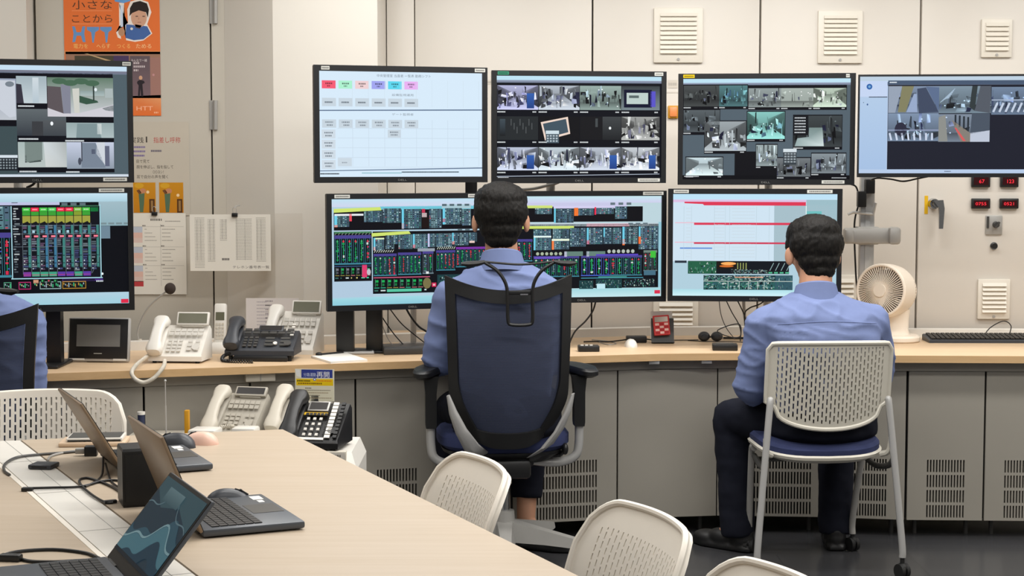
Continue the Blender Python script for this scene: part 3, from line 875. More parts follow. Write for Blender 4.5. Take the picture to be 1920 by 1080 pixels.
def art_site_cctv():
    # crop at (0,100), 4.32x
    a = Art(-480, 92, 1030, 985, (80, 96, 104)); topbar(a, 1, (198, 222, 240), (120, 120, 136), h=64)
    a.layer = 1; a.rect(-480, 150, 912, 205, (12, 12, 22)); a.rect(-480, 988, 1030, 1010, (200, 212, 226)); a.rect(-480, 965, 1030, 985, (206, 216, 228))
    a.layer = 2
    a.rect(118, 175, 366, 440, (12, 12, 20)); a.rect(366, 175, 914, 545, (12, 12, 20)); a.rect(118, 440, 520, 690, (12, 14, 22)); a.rect(520, 540, 914, 700, (12, 14, 22)); a.rect(118, 690, 914, 950, (10, 12, 20)); a.rect(-480, 175, 116, 580, (12, 12, 20))
    a.layer = 3
    a.rect(118, 178, 366, 395, (160, 176, 184), (196, 208, 214)); a.rect(370, 185, 914, 500, (96, 122, 104), (200, 204, 208)); a.rect(118, 440, 520, 655, (96, 104, 108), (52, 58, 66)); a.rect(520, 548, 914, 670, (150, 168, 170), (172, 188, 190)); a.rect(122, 705, 520, 908, (168, 184, 182), (184, 194, 192)); a.rect(520, 705, 912, 920, (196, 204, 224), (140, 152, 166)); a.rect(-480, 200, 116, 530, (150, 160, 180), (190, 196, 204))
    a.layer = 4
    a.poly([(118, 240), (160, 245), (178, 395), (118, 395)], (54, 52, 64)); a.rect(250, 190, 300, 390, (206, 216, 222), (180, 196, 206))
    a.poly([(370, 255), (480, 262), (500, 475), (370, 430)], (92, 84, 88)); a.poly([(480, 240), (560, 250), (560, 475), (500, 475)], (130, 132, 148)); a.poly([(575, 275), (632, 270), (632, 470), (590, 470)], (206, 206, 198)); a.poly([(370, 430), (500, 475), (632, 470), (914, 400), (914, 500), (370, 500)], (206, 204, 212)); a.poly([(632, 330), (780, 370), (790, 384), (690, 400), (632, 385)], (54, 84, 68)); a.poly([(820, 430), (914, 405), (914, 455), (850, 448)], (96, 108, 110)); a.rect(845, 270, 910, 345, (170, 182, 182)); a.rect(640, 290, 840, 330, (140, 158, 158), (170, 186, 186))
    a.rect(240, 540, 330, 655, (58, 60, 64)); a.rect(330, 530, 518, 655, (84, 88, 92), (62, 68, 74)); a.poly([(610, 555), (780, 555), (810, 670), (600, 670)], (126, 146, 150)); a.rect(775, 555, 812, 640, (196, 206, 206))
    a.poly([(178, 705), (320, 705), (320, 850), (200, 870), (178, 860)], (120, 134, 130)); a.poly([(330, 705), (515, 705), (515, 905), (345, 905)], (190, 196, 198), [(206, 214, 218), (170, 176, 176), (190, 196, 196), (206, 210, 208)]); a.poly([(200, 860), (305, 845), (310, 862), (214, 872)], (50, 60, 60)); a.rect(178, 810, 192, 870, (44, 48, 56))
    a.poly([(645, 710), (760, 710), (840, 912), (640, 912)], (120, 132, 148)); a.poly([(770, 705), (836, 705), (836, 890), (765, 800)], (206, 212, 220)); a.rect(836, 735, 874, 900, (96, 102, 124)); a.rect(725, 762, 756, 800, (54, 58, 84)); a.poly([(-200, 210), (110, 215), (110, 500), (60, 510), (-100, 380)], (200, 206, 216))
    a.layer = 5; a.rect(745, 250, 757, 370, (44, 58, 54)); a.disc(768, 280, 12, 14, (226, 236, 240)); a.disc(402, 556, 12, 16, (240, 244, 248)); a.disc(66, 244, 36, 22, (120, 130, 140)); a.rect(640, 705, 648, 860, (54, 58, 70)); a.disc(626, 860, 14, 30, (70, 76, 90))
    for j in range(4): a.disc(470 + j * 90, 215 + (j % 2) * 14, 60, 24, (72, 104, 82))
    a.layer = 6
    for x, y, x2 in ((130, 412, 262), (130, 675, 290), (510, 688, 664), (130, 936, 270), (512, 940, 622)): a.dashes(x, y, x2, 12, (206, 212, 216), .1)
    a.rect(-480, 580, 118, 960, (62, 78, 82)); a.layer = 7; a.rect(-60, 810, 118, 832, (212, 222, 230)); a.rect(-60, 834, 118, 935, (30, 36, 42))
    a.layer = 8
    for u in range(7):
        for v in range(4): a.rect(-50 + u * 24, 842 + v * 22, -36 + u * 24, 854 + v * 22, (136, 148, 154))
    return a
def art_mimic_left():
    # crop at (0,340), 4.152x
    a = Art(-470, 100, 990, 992, (10, 12, 18)); a.layer = 1
    a.rect(-470, 100, 990, 170, (198, 226, 240), (170, 206, 220)); a.rect(760, 165, 990, 360, (160, 186, 196), (140, 172, 182)); a.rect(-470, 168, 450, 192, (190, 194, 226))
    a.rect(-470, 893, 990, 985, (176, 206, 222), (160, 206, 220))
    a.layer = 2; a.dashes(74, 170, 122, 6, (70, 74, 84), .1); a.rect(926, 950, 986, 982, (222, 44, 74))
    for k in range(3): a.rect(465 + k * 72, 176, 512 + k * 72, 196, (92, 110, 118))
    for k in range(4): a.rect(772 + k * 62, 335, 820 + k * 62, 350, (120, 140, 146))
    a.rect(772, 362, 848, 462, (110, 134, 150))
    a.layer = 3
    a.rect(60, 200, 775, 770, (16, 18, 26)); a.rect(455, 196, 760, 206, (60, 110, 84)); a.rect(695, 212, 756, 245, (30, 140, 70))
    r = random.Random(3)
    tops = ['g', 'r', 'g', 'b', 'r', 'r', 'o', 'g']
    for k in range(9):
        x = 156 + k * 67.5
        if k < 8:
            a.layer = 4; a.rect(x, 212, x + 62, 242, {'g': (66, 196, 66), 'r': (240, 40, 74), 'b': (80, 200, 90), 'o': (126, 186, 64)}[tops[k]])
            a.rect(x, 244, x + 62, 274, (60, 158, 54) if tops[k] != 'o' else (132, 156, 50)); a.rect(x, 278, x + 62, 334, (158, 158, 66))
            a.layer = 5; a.dashes(x + 12, 222, x + 50, 10, (200, 230, 190) if tops[k] != 'r' else (255, 170, 180)); a.poly([(x + 10, 334), (x + 40, 320), (x + 52, 334)], (26, 26, 24))
        a.layer = 4
        a.rect(x - 4, 336, x, 740, (92, 104, 112)); a.rect(x + 42, 350, x + 62, 690, (62, 128, 122) if k not in (2, 3) else (62, 118, 150))
        a.layer = 5
        y = 350
        while y < 700:
            h = r.uniform(8, 16); a.rect(x + 2, y, x + r.uniform(26, 40), y + h, r.choice(((84, 96, 104), (70, 82, 92), (110, 122, 130), (16, 18, 24), (96, 74, 100), (64, 70, 110)))); y += h * 1.45
        a.layer = 6; a.rect(x + 4, 425, x + 56, 452, (26, 14, 20)); a.layer = 7; a.rect(x + 20, 432, x + 54, 447, (246, 130, 150)); a.rect(x + 8, 392, x + 28, 412, (170, 206, 220) if k in (1, 4, 5) else (92, 130, 150))
        for yy in (590, 650, 684): a.layer = 7; a.rect(x, yy, x + 58, yy + 5, (20, 24, 34)); a.rect(x + 6, yy + 40 if yy < 600 else yy + 8, x + 14, yy + 50 if yy < 600 else yy + 16, (206, 222, 220))
        if k < 8: a.layer = 8; a.rect(x, 722, x + 60, 758, r.choice(((120, 60, 150), (64, 160, 130), (120, 50, 110), (90, 60, 160)))); a.rect(x, 742, x + 60, 748, (200, 60, 110))
    a.layer = 6
    for yy in (352, 418, 520): a.rect(80, yy, 760, yy + 3, (110, 122, 132))
    for k in range(26): a.layer = 6; a.rect(80 + r.uniform(0, 14), 215 + k * 20, 100 + r.uniform(0, 40), 225 + k * 20, r.choice(((120, 130, 136), (70, 80, 88), (180, 188, 190))))
    a.layer = 9
    for x0, y0, x1, y1 in ((60, 770, 782, 778), (766, 190, 774, 778), (66, 200, 74, 770)): a.rect(x0, y0, x1, y1, (168, 214, 226))
    a.line(700, 735, 762, 600, 4, (96, 108, 116)); a.disc(780, 744, 9, 10, (230, 240, 240))
    table_block(a, -470, 200, 62, 380, 4, 55, 12, 9); bay_block(a, -470, 400, 62, 770, 4, 56, 9)
    for k, (x0, x1, c) in enumerate(((-300, -60, (70, 130, 110)), (0, 60, (80, 150, 120)), (116, 212, (190, 48, 110)), (232, 272, (206, 150, 120)), (282, 450, (150, 176, 176)), (460, 648, (180, 136, 52)))):
        a.layer = 4; a.rect(x0, 800 if k != 3 else 785, x1, 860 if k != 3 else 812, c); a.layer = 5; a.rect(x0 + 5, 806, x1 - 5, 854 if k != 3 else 808, (20, 22, 26))
        a.layer = 6
        for q in range(int((x1 - x0) / 14)): a.rect(x0 + 8 + q * 13, 812 + (q % 3) * 8, x0 + 16 + q * 13, 826 + (q % 4) * 7, r.choice(((60, 180, 120), (200, 190, 130), c, (150, 170, 180))))
    for k, c in enumerate(((60, 180, 100), (220, 60, 100), (60, 180, 100))): a.layer = 5; a.rect(290 + k * 50, 782, 322 + k * 50, 806, (24, 60, 40)); a.layer = 6; a.rect(298 + k * 50, 786, 308 + k * 50, 800, c)
    a.layer = 4; a.rect(460, 782, 785, 800, (70, 40, 120)); a.layer = 5; a.rect(466, 785, 720, 797, (20, 20, 30)); a.dashes(730, 796, 786, 12, (210, 220, 224))
    return a
def art_mimic_wide():
    # crop at (600,350), 4.32x  (left screen of the wide pair)
    a = Art(112, 100, 1402, 985, (178, 206, 222)); a.layer = 1
    a.rect(112, 100, 1402, 165, (190, 224, 240), (206, 212, 236)); a.rect(500, 160, 1402, 190, (110, 196, 214)); a.rect(112, 920, 1402, 985, (160, 216, 226), (140, 200, 216)); a.rect(112, 770, 440, 930, (176, 200, 220))
    a.layer = 2; a.rect(130, 190, 1402, 360, (12, 12, 18)); a.rect(130, 370, 430, 785, (10, 12, 16)); a.rect(438, 372, 1402, 895, (12, 14, 20))
    a.layer = 3
    a.poly([(130, 180), (500, 168), (510, 195), (130, 212)], (206, 226, 112)); a.poly([(430, 385), (730, 372), (745, 395), (430, 415)], (206, 226, 112)); a.rect(1000, 150, 1240, 186, (170, 200, 210))
    a.layer = 4
    for k in range(4): a.rect(1002 + k * 62, 146, 1040 + k * 62, 164, (84, 104, 112)); a.rect(1130 + k * 62, 358, 1168 + k * 62, 374, (92, 110, 118))
    for k, (x0, y0, x1, y1) in enumerate(((132, 232, 252, 330), (370, 200, 515, 292), (520, 180, 668, 300), (672, 186, 832, 350), (896, 186, 998, 348), (1006, 182, 1165, 320), (1168, 190, 1240, 330))):
        table_block(a, x0, y0, x1, y1, 5, 300 + k, max(4, int((x1 - x0) / 17)), 9)
    for k, (x0, y0, x1, y1) in enumerate(((444, 430, 530, 530), (540, 405, 640, 520), (645, 400, 760, 522), (768, 398, 884, 520), (892, 396, 1085, 510), (1095, 392, 1220, 500), (1225, 392, 1290, 470))):
        table_block(a, x0, y0, x1, y1, 5, 320 + k, max(4, int((x1 - x0) / 16)), 8)
    a.layer = 8
    for x0, y0, x1, y1, c in ((134, 232, 156, 330, (110, 204, 230)), (252, 222, 272, 284, (230, 70, 86)), (135, 222, 364, 238, (232, 236, 240)), (134, 314, 158, 332, (240, 112, 50)), (672, 184, 690, 352, (110, 204, 230)), (672, 306, 690, 352, (240, 112, 50)), (836, 186, 862, 218, (190, 50, 80)), (836, 220, 876, 256, (190, 170, 172)), (836, 258, 896, 348, (28, 16, 14)),
                              (1006, 182, 1026, 320, (110, 204, 230)), (1006, 270, 1026, 300, (190, 50, 90)), (444, 425, 458, 530, (110, 204, 230)), (458, 425, 530, 438, (220, 240, 190)), (444, 500, 458, 530, (244, 160, 150)), (762, 398, 776, 510, (110, 204, 230)), (762, 486, 780, 514, (222, 100, 110)), (884, 396, 898, 508, (196, 200, 236)), (1084, 392, 1096, 490, (110, 204, 230)), (1084, 464, 1102, 490, (222, 110, 90)), (610, 480, 640, 530, (14, 16, 22))):
        a.rect(x0, y0, x1, y1, c)
    bay_block(a, 134, 395, 424, 650, 3, 11, 6); a.layer = 8
    for k in range(11): a.line(136 + k * 27, 398, 152 + k * 27, 378, 5, (130, 140, 130))
    a.rect(134, 372, 424, 384, (66, 128, 84))
    feeder_block(a, 134, 650, 424, 780, 3, 12, 7, (70, 100, 150))
    a.layer = 7; a.rect(352, 650, 390, 755, (220, 60, 110)); a.disc(405, 710, 16, 26, (190, 190, 200))
    bay_block(a, 444, 555, 630, 750, 4, 13, 5); bay_block(a, 640, 548, 830, 745, 4, 14, 6); bay_block(a, 840, 540, 930, 740, 4, 15, 2, (110, 130, 140), (20, 26, 34)); bay_block(a, 952, 535, 1110, 715, 4, 16, 5); bay_block(a, 1115, 510, 1400, 690, 4, 17, 8, top=(120, 50, 160))
    a.layer = 9
    for k in range(9): a.line(448 + k * 18, 548, 462 + k * 18, 528, 5, (200, 206, 196)); a.line(960 + k * 17, 530, 972 + k * 17, 508, 5, (200, 210, 196))
    a.rect(800, 520, 940, 545, (150, 160, 170)); a.rect(1226, 462, 1270, 480, (230, 200, 190)); a.rect(868, 716, 890, 736, (226, 232, 232))
    feeder_block(a, 444, 752, 900, 895, 4, 18, 9)
    a.layer = 8; a.rect(444, 756, 900, 764, (196, 90, 120)); a.rect(550, 858, 830, 882, (86, 196, 160)); a.disc(876, 815, 34, 46, (120, 112, 72)); a.rect(915, 812, 952, 848, (200, 40, 84)); a.rect(960, 745, 1400, 890, (30, 60, 66))
    a.layer = 9; a.rect(924, 822, 943, 838, (236, 180, 190))
    small_plan(a, 970, 750, 1400, 880, 9, 19)
    return a
def art_mimic_wide_b():
    # crop at (920,350), 4.32x  (right screen of the wide pair)
    a = Art(48, 75, 1392, 905, (188, 212, 220)); a.layer = 1
    a.rect(48, 75, 1392, 130, (196, 230, 238), (206, 206, 236)); a.rect(48, 835, 1392, 905, (160, 212, 220), (196, 230, 236)); a.rect(48, 128, 1100, 165, (200, 200, 230))
    a.layer = 2; a.rect(48, 160, 1234, 285, (14, 14, 18)); a.rect(48, 305, 1368, 832, (12, 14, 20)); a.rect(1368, 290, 1392, 832, (150, 200, 216)); a.rect(48, 296, 1368, 322, (190, 206, 214)); a.rect(760, 300, 1120, 324, (240, 170, 186))
    a.layer = 3
    for k in range(3): a.rect(960 + k * 68, 128, 1000 + k * 68, 148, (100, 116, 124)); a.rect(1112 + k * 62, 296, 1152 + k * 62, 308, (100, 116, 124))
    a.rect(48, 150, 475, 172, (206, 224, 120)); a.rect(48, 318, 655, 340, (206, 226, 112)); a.rect(485, 155, 1100, 175, (210, 206, 238))
    for k, (x0, y0, x1, y1) in enumerate(((330, 172, 470, 220), (488, 178, 652, 292), (690, 178, 820, 232), (836, 172, 990, 222), (1000, 160, 1100, 262), (318, 345, 465, 515), (478, 340, 615, 510), (622, 335, 755, 488), (762, 335, 895, 470), (902, 335, 1055, 468), (1062, 330, 1192, 470), (1200, 325, 1365, 515))):
        table_block(a, x0, y0, x1, y1, 4, 400 + k, max(4, int((x1 - x0) / 17)), max(4, int((y1 - y0) / 15)))
    a.layer = 8
    for x0, y0, x1, y1, c in ((488, 175, 502, 292, (110, 204, 230)), (656, 170, 690, 236, (240, 120, 50)), (826, 165, 840, 228, (230, 50, 80)), (320, 398, 465, 412, (226, 244, 240)), (320, 412, 334, 515, (110, 204, 230)), (470, 424, 616, 440, (232, 244, 220)), (470, 440, 488, 512, (244, 130, 70)), (762, 335, 778, 470, (110, 204, 230)), (762, 436, 782, 470, (214, 50, 84)), (902, 335, 914, 410, (110, 204, 230)), (1062, 328, 1080, 470, (110, 204, 230)), (1062, 430, 1082, 480, (244, 116, 50)), (1200, 328, 1214, 410, (110, 204, 230)), (1198, 410, 1218, 470, (244, 116, 60)), (618, 488, 1195, 520, (12, 12, 16))):
        a.rect(x0, y0, x1, y1, c)
    for x0, x1 in ((575, 730), (760, 918)): a.rect(x0, 528, x1, 566, (100, 130, 120)); a.rect(x0, 528, x0 + 22, 570, (206, 206, 230))
    bay_block(a, 48, 420, 310, 610, 3, 30, 6)
    bay_block(a, 318, 560, 700, 740, 4, 31, 8); bay_block(a, 715, 560, 960, 735, 4, 32, 4, (70, 96, 190)); bay_block(a, 960, 560, 1230, 735, 4, 33, 5)
    a.layer = 9
    for k in range(6): a.disc(352 + k * 38, 545, 14, 14, (170, 184, 160), 8); a.disc(950 + k * 40, 530, 15, 16, (180, 190, 180), 8)
    a.rect(325, 572, 540, 586, (110, 84, 200)); a.rect(840, 552, 1196, 566, (90, 70, 190)); a.rect(715, 745, 1240, 752, (70, 150, 170)); a.rect(860, 735, 1100, 748, (66, 140, 130))
    bay_block(a, 1242, 520, 1358, 700, 4, 34, 3, (110, 130, 130), top=(110, 130, 124)); a.layer = 9; a.rect(1300, 530, 1345, 585, (66, 190, 60))
    small_plan(a, 700, 768, 818, 838, 4, 35); small_plan(a, 840, 760, 1060, 835, 4, 36); small_plan(a, 1075, 758, 1340, 830, 4, 37, (20, 30, 36)); a.layer = 9; a.rect(848, 796, 918, 838, (190, 230, 240)); a.rect(1245, 690, 1345, 730, (70, 110, 130)); a.rect(1336, 855, 1384, 884, (218, 50, 80))
    return a
def art_alarm():
    # crop at (1240,340), 4.152x
    a = Art(96, 96, 1380, 888, (206, 226, 240)); a.layer = 1
    a.rect(96, 96, 1380, 138, (190, 226, 246)); a.rect(890, 180, 1380, 620, (166, 190, 200)); a.rect(1140, 140, 1380, 620, (156, 188, 198)); a.rect(96, 140, 1140, 160, (220, 192, 226)); a.rect(96, 620, 1380, 840, (176, 206, 220)); a.rect(96, 835, 1380, 888, (170, 220, 230), (206, 240, 246))
    a.layer = 2
    a.poly([(185, 156), (1136, 158), (1136, 186), (340, 184), (330, 174), (185, 168)], (220, 56, 84)); a.rect(262, 318, 1136, 336, (218, 58, 86)); a.rect(262, 470, 1136, 484, (206, 62, 88)); a.rect(112, 316, 262, 322, (240, 180, 196)); a.rect(112, 468, 262, 474, (240, 180, 196)); a.rect(152, 512, 406, 522, (96, 140, 214))
    for x in (180, 240, 420, 506, 540, 750, 850): a.rect(x, 192, x + 3, 606, (188, 208, 218))
    for k in range(16):
        for q, (xa_, xb_) in enumerate(((200, 235), (424, 500), (560, 740))): a.dashes(xa_, 206 + k * 25, xb_, 5, (200, 214, 222), .4, k)
    a.rect(1144, 228, 1260, 262, (110, 190, 190)); a.rect(1136, 186, 1142, 300, (232, 246, 246))
    a.rect(112, 614, 206, 632, (40, 48, 60)); a.rect(216, 616, 1010, 716, (18, 22, 28)); a.rect(340, 726, 1040, 840, (30, 50, 56))
    small_plan(a, 218, 618, 440, 714, 3, 60, (38, 96, 70)); a.layer = 3; a.rect(445, 620, 600, 676, (30, 22, 14)); a.layer = 4; a.disc(535, 636, 60, 12, (250, 176, 96)); a.disc(520, 656, 56, 9, (206, 110, 40))
    for k in range(4): a.rect(604 + k * 22, 630, 612 + k * 22, 690, (150, 160, 90))
    for k in range(4): a.line(860 + k * 44, 690, 890 + k * 44, 630, 5, (150, 180, 180)); a.rect(850 + k * 44, 700, 880 + k * 44, 712, (80, 180, 140))
    small_plan(a, 555, 680, 850, 714, 5, 61, (30, 30, 34)); small_plan(a, 342, 728, 905, 770, 4, 62); small_plan(a, 342, 778, 905, 836, 4, 63, (44, 92, 92)); small_plan(a, 905, 728, 1040, 836, 4, 64, (52, 88, 100))
    a.layer = 9; a.rect(340, 770, 1040, 776, (176, 190, 184)); a.rect(585, 738, 810, 746, (214, 160, 130))
    for x in (530, 618, 690, 762, 814): a.rect(x, 776, x + 6, 836, (170, 190, 186))
    return a

def monitor(label, xl, yl, tl, bl, xr, yr, tr, br, art, group, stickers=(), bz=(0.020, 0.021, 0.022), thick=0.05, logo='DELL', arm=True):
    PL, PR = atY(xl, tl, yl), atY(xr, tr, yr)
    QL, QR = atY(xl, bl, yl), atY(xr, br, yr)
    wd = math.hypot(PR.x - PL.x, PR.y - PL.y)
    zt, zb = (PL.z + PR.z) / 2, (QL.z + QR.z) / 2
    ht = zt - zb
    c = (PL + PR) / 2
    ang = math.atan2(PR.y - PL.y, PR.x - PL.x)
    r = thing('monitor', label, 'monitor', (c.x, c.y, zb), ang, group)
    roll = 0.0
    side, top, bot = bz
    MB().box2((-wd / 2, 0.006, 0), (wd / 2, thick * .55, ht), bev=0.004).box2((-wd * .36, thick * .5, ht * .15), (wd * .36, thick + .012, ht * .85), bev=0.012).build('housing', M['black'], r)
    f = MB()
    sy0, sy1 = bot, ht - top
    for lo, hi in (((-wd / 2, -0.001, 0), (wd / 2, 0.012, bot)), ((-wd / 2, -0.001, ht - top), (wd / 2, 0.012, ht)), ((-wd / 2, -0.001, bot), (-wd / 2 + side, 0.012, ht - top)), ((wd / 2 - side, -0.001, bot), (wd / 2, 0.012, ht - top))):
        f.box2(lo, hi)
    f.build('bezel', M['bezel'], r, smooth=False)
    art.build('screen', M_SCREEN, r, wd - 2 * side, sy1 - sy0, mx=T(0, 0.0055, (sy0 + sy1) / 2))
    if logo:
        A = Art(0, 0, 100, 30, (19, 20, 23)); A.layer = 1; A.text(logo, 2, 26, 30, (120, 120, 118), 96)
        A.build('brand_badge', M_PRINT, r, 0.036, 0.0105, mx=T(0, -0.0014, bot * .48))
    for (fx, wy, sw, colr) in stickers:   # fraction of width, 'top' or 'bottom', width, colour
        A = Art(0, 0, 100, 20, colr); A.layer = 1
        A.dashes(8, 6, 92, 8, tuple(v * .62 for v in colr), .12)
        zc = ht - top * .5 if wy == 'top' else bot * .55
        A.build('sticker', M_PRINT, r, sw, min(0.013, top * .62), mx=T(-wd / 2 + fx * wd, -0.0014, zc))
    if arm:
        MB().box2((-0.05, thick + .012, ht * .5 - .05), (0.05, thick + .022, ht * .5 + .05)).cyl((0, thick + .02, ht * .5), (0, thick + .09, ht * .5), 0.02).build('mount_bracket', M['grey_metal'], r)
    r['wd'] = wd; r['ht'] = ht
    return r
PAPERY = (206, 206, 200)
UP, LOWG = 'upper row of wall monitors', 'lower row of console monitors'
def dele(r):
    for k in ('wd', 'ht'):
        if k in r: del r[k]
mons = [
    monitor('upper left monitor with building camera pictures beside the orange poster', -123, 6.05, 105, 340, 248, 6.25, 117.5, 346, art_site_cctv(), UP, ((.97, 'top', .03, PAPERY), (.90, 'bottom', .085, PAPERY))),
    monitor('lower left monitor with a green and yellow column diagram behind the gooseneck microphone', -123, 6.03, 346, 582, 249, 6.2, 357.5, 588, art_mimic_left(), LOWG, ((.89, 'top', .09, PAPERY),)),
    monitor('upper monitor with a white timetable screen and six coloured boxes', 588, 6.43, 124, 346, 914, 6.64, 124, 339, art_calendar(), UP, ((.065, 'top', .032, PAPERY), (.955, 'top', .042, PAPERY)), bz=(.021, .0225, .0225)),
    monitor('upper monitor with a neat grid of plant camera pictures and a green sticker', 922, 6.73, 134, 346, 1250, 6.83, 132, 341, art_cctv_grid(), UP, ((.065, 'top', .045, (52, 132, 104)), (.955, 'top', .035, PAPERY), (.9, 'bottom', .09, PAPERY))),
    monitor('upper monitor with scattered dark camera pictures and a yellow sticker', 1272, 6.86, 137, 344, 1605, 6.8, 138, 349.5, art_cctv_scatter(), UP, ((.06, 'top', .045, (206, 176, 20)), (.955, 'top', .014, PAPERY), (.88, 'bottom', .09, PAPERY))),
    monitor('thin-framed upper right monitor with railway yard pictures and a pale sidebar', 1610, 6.75, 137, 328, 1952, 6.7, 141.5, 337, art_yard(), UP, bz=(.006, .008, .016), thick=.03, logo=''),
    monitor('lower monitor with a dense plant diagram left of the man in the mesh chair', 612, 6.44, 367, 588, 929, 6.66, 358, 572, art_mimic_wide(), LOWG, ((.09, 'top', .06, PAPERY), (.87, 'top', .05, PAPERY))),
    monitor('lower monitor with a dense plant diagram right of the man in the mesh chair', 930, 6.74, 360, 571, 1250, 6.86, 356, 564, art_mimic_wide_b(), LOWG, ((.92, 'top', .085, PAPERY),)),
    monitor('lower monitor with a white list and red bars before the man at right', 1253, 6.8, 353, 564, 1580, 6.75, 355, 567, art_alarm(), LOWG, ((.075, 'top', .06, PAPERY), (.87, 'top', .1, PAPERY))),
]
for r in mons: dele(r)
# stand of the lower left monitor
def stand_parts(root, px, Y, ptop, pbot, wd, base=True, base_w=0.16):
    """monitor stand column in world coordinates, made a part of the monitor"""
    mi = root.matrix_basis.inverted() if False else (Matrix.Translation(root.location) @ RZ(root.rotation_euler.z)).inverted()
    a = atY(px, ptop, Y)
    m = MB().loft([[(a.x - wd / 2, Y - .012, ZT + .012), (a.x + wd / 2, Y - .012, ZT + .012), (a.x + wd / 2, Y + .03, ZT + .012), (a.x - wd / 2, Y + .03, ZT + .012)],
                   [(a.x - wd / 2, Y - .02, ZT + .10), (a.x + wd / 2, Y - .02, ZT + .10), (a.x + wd / 2, Y + .03, ZT + .10), (a.x - wd / 2, Y + .03, ZT + .10)],
                   [(a.x - wd / 2, Y, a.z + .12), (a.x + wd / 2, Y, a.z + .12), (a.x + wd / 2, Y + .03, a.z + .12), (a.x - wd / 2, Y + .03, a.z + .12)]])
    m.build('stand_column', M['black'], root, mx=mi)
    if base:
        MB().box2((a.x - base_w / 2, Y - .10, ZT), (a.x + base_w / 2, Y + .12, ZT + .014), bev=.006).build('stand_base', M['black'], root, mx=mi)
stand_parts(mons[1], 101, 6.22, 580, 680, 0.054, True, .075)
stand_parts(mons[6], 647, 6.60, 585, 655, 0.068, False)
# black post carrying the white timetable monitor
def post(label, px, Y, ztop, mat, rad=0.018, boxy=True, arms=()):
    p = atY(px, 600, Y)
    r = thing('monitor_post', label, 'post', (p.x, Y, ZT))
    h = ztop - ZT
    if boxy: MB().box2((-rad, -rad * .6, 0), (rad, rad * .6, h), bev=.003).build('post_column', mat, r)
    else: MB().cyl((0, 0, 0), (0, 0, h), rad).build('post_column', mat, r)
    MB().box2((-.06, -.04, 0), (.06, .04, .010), bev=.003).build('post_foot', mat, r)
    for (mon, zz) in arms:
        e = mon.matrix_basis if False else Matrix.Translation(mon.location) @ RZ(mon.rotation_euler.z)
        q = e @ V((0, 0.14, 0))
        dx = V((q.x - p.x, q.y - Y, 0))
        MB().tube([(0, 0, zz - ZT), (dx.x * .5, dx.y * .5 + .03, zz - ZT + .01), (dx.x, dx.y, zz - ZT)], 0.018, n=10, smooth_sub=5).build('support_arm', mat, r)
    return r
post('black monitor post with an upright column behind the timetable monitor', 884, 6.9, 1.75, M['black'], .024, True, ((mons[2], 1.64), ))
post('broad black post standing just right of the plant diagram monitor stand', 702, 6.66, 1.05, M['black'], .032)
post('thin grey steel post below the left plant diagram monitor', 775, 6.94, 1.1, M['grey_metal'], .012, False, ((mons[6], 1.07),))
post('grey steel post standing behind the plant camera monitors', 1032, 6.98, 1.75, M['grey_metal'], .018, False, ((mons[3], 1.62), (mons[7], 1.12)))
post('grey steel post standing behind the red-barred list monitor', 1438, 7.05, 1.75, M['grey_metal'], .016, False, ((mons[4], 1.62), (mons[8], 1.12)))
post('grey steel post standing behind the left pair of monitors', 40, 6.62, 1.75, M['grey_metal'], .018, False, ((mons[0], 1.62),))
# grey pole with the clamp to the right
PY_ = 7.17
pr = atY(1622, 600, PY_)
r = thing('clamp_pole', 'grey aluminium monitor pole with a horizontal clamp arm beside the white fan', 'pole', (pr.x, PY_, ZT))
def cp(px, py, dy=0): q = atY(px, py, PY_ + dy); return V((q.x - pr.x, dy, q.z - ZT))
MB().box2((-.030, -.018, 0), (.030, .018, 0.95), bev=.004).box2((-.010, -.022, 0), (.010, -.017, .95)).build('pole_column', M['silver'], r)
MB().box2((-.05, -.02, 0), (.05, .03, .012), bev=.003).build('pole_foot', M['grey_metal'], r)
a, b = cp(1580, 457, -.04), cp(1686, 427, -.04)
MB().box2((a.x, -.06, a.z), (b.x, -.03, b.z), bev=.012).box2((a.x, -.09, a.z + .004), (a.x + .04, -.03, b.z - .004), bev=.012).box2((b.x - .05, -.085, a.z - .002), (b.x, -.025, b.z + .004), bev=.014).box2((-.045, -.045, a.z - .004), (.045, .03, b.z + .004), bev=.006).build('clamp_arm', M['grey_metal'], r)
a = cp(1640, 395)
MB().tube([cp(1590, 402, -.03), cp(1600, 398, -.03), cp(1637, 402, -.03)], .006).tube([cp(1637, 402, -.03), cp(1642, 380, -.04)], .006).build('clamp_lever', M['silver'], r)
a, b = cp(1604, 388), cp(1621, 336)
MB().box2((a.x, -.05, a.z), (b.x, -.015, b.z - .05), bev=.004).box2((b.x - .005, -.05, b.z - .06), (b.x + .035, -.015, b.z), bev=.004).build('cable_holder', M['black'], r)
q = Matrix.Translation(mons[5].location)
MB().tube([(0, 0, .9), ((q.translation.x - pr.x) * .5, -.2, .92), (q.translation.x - pr.x, -.38, .9)], .02, n=10, smooth_sub=5).build('support_arm', M['grey_metal'], r)
# ================================================================== CHAIRS
def caster(mb, x, y, z=0.0, yaw=0.3, r=0.026):
    c, s_ = math.cos(yaw), math.sin(yaw)
    for k in (-.011, .011):
        mb.cyl((x + c * (k - .007), y + s_ * (k - .007), z + r), (x + c * (k + .007), y + s_ * (k + .007), z + r), r, n=18)
    mb.ell((x, y, z + r + .012), (.017, .024, .018), RZ(yaw), 2)
    mb.cyl((x, y, z + r), (x, y, z + .075), .008, n=10)

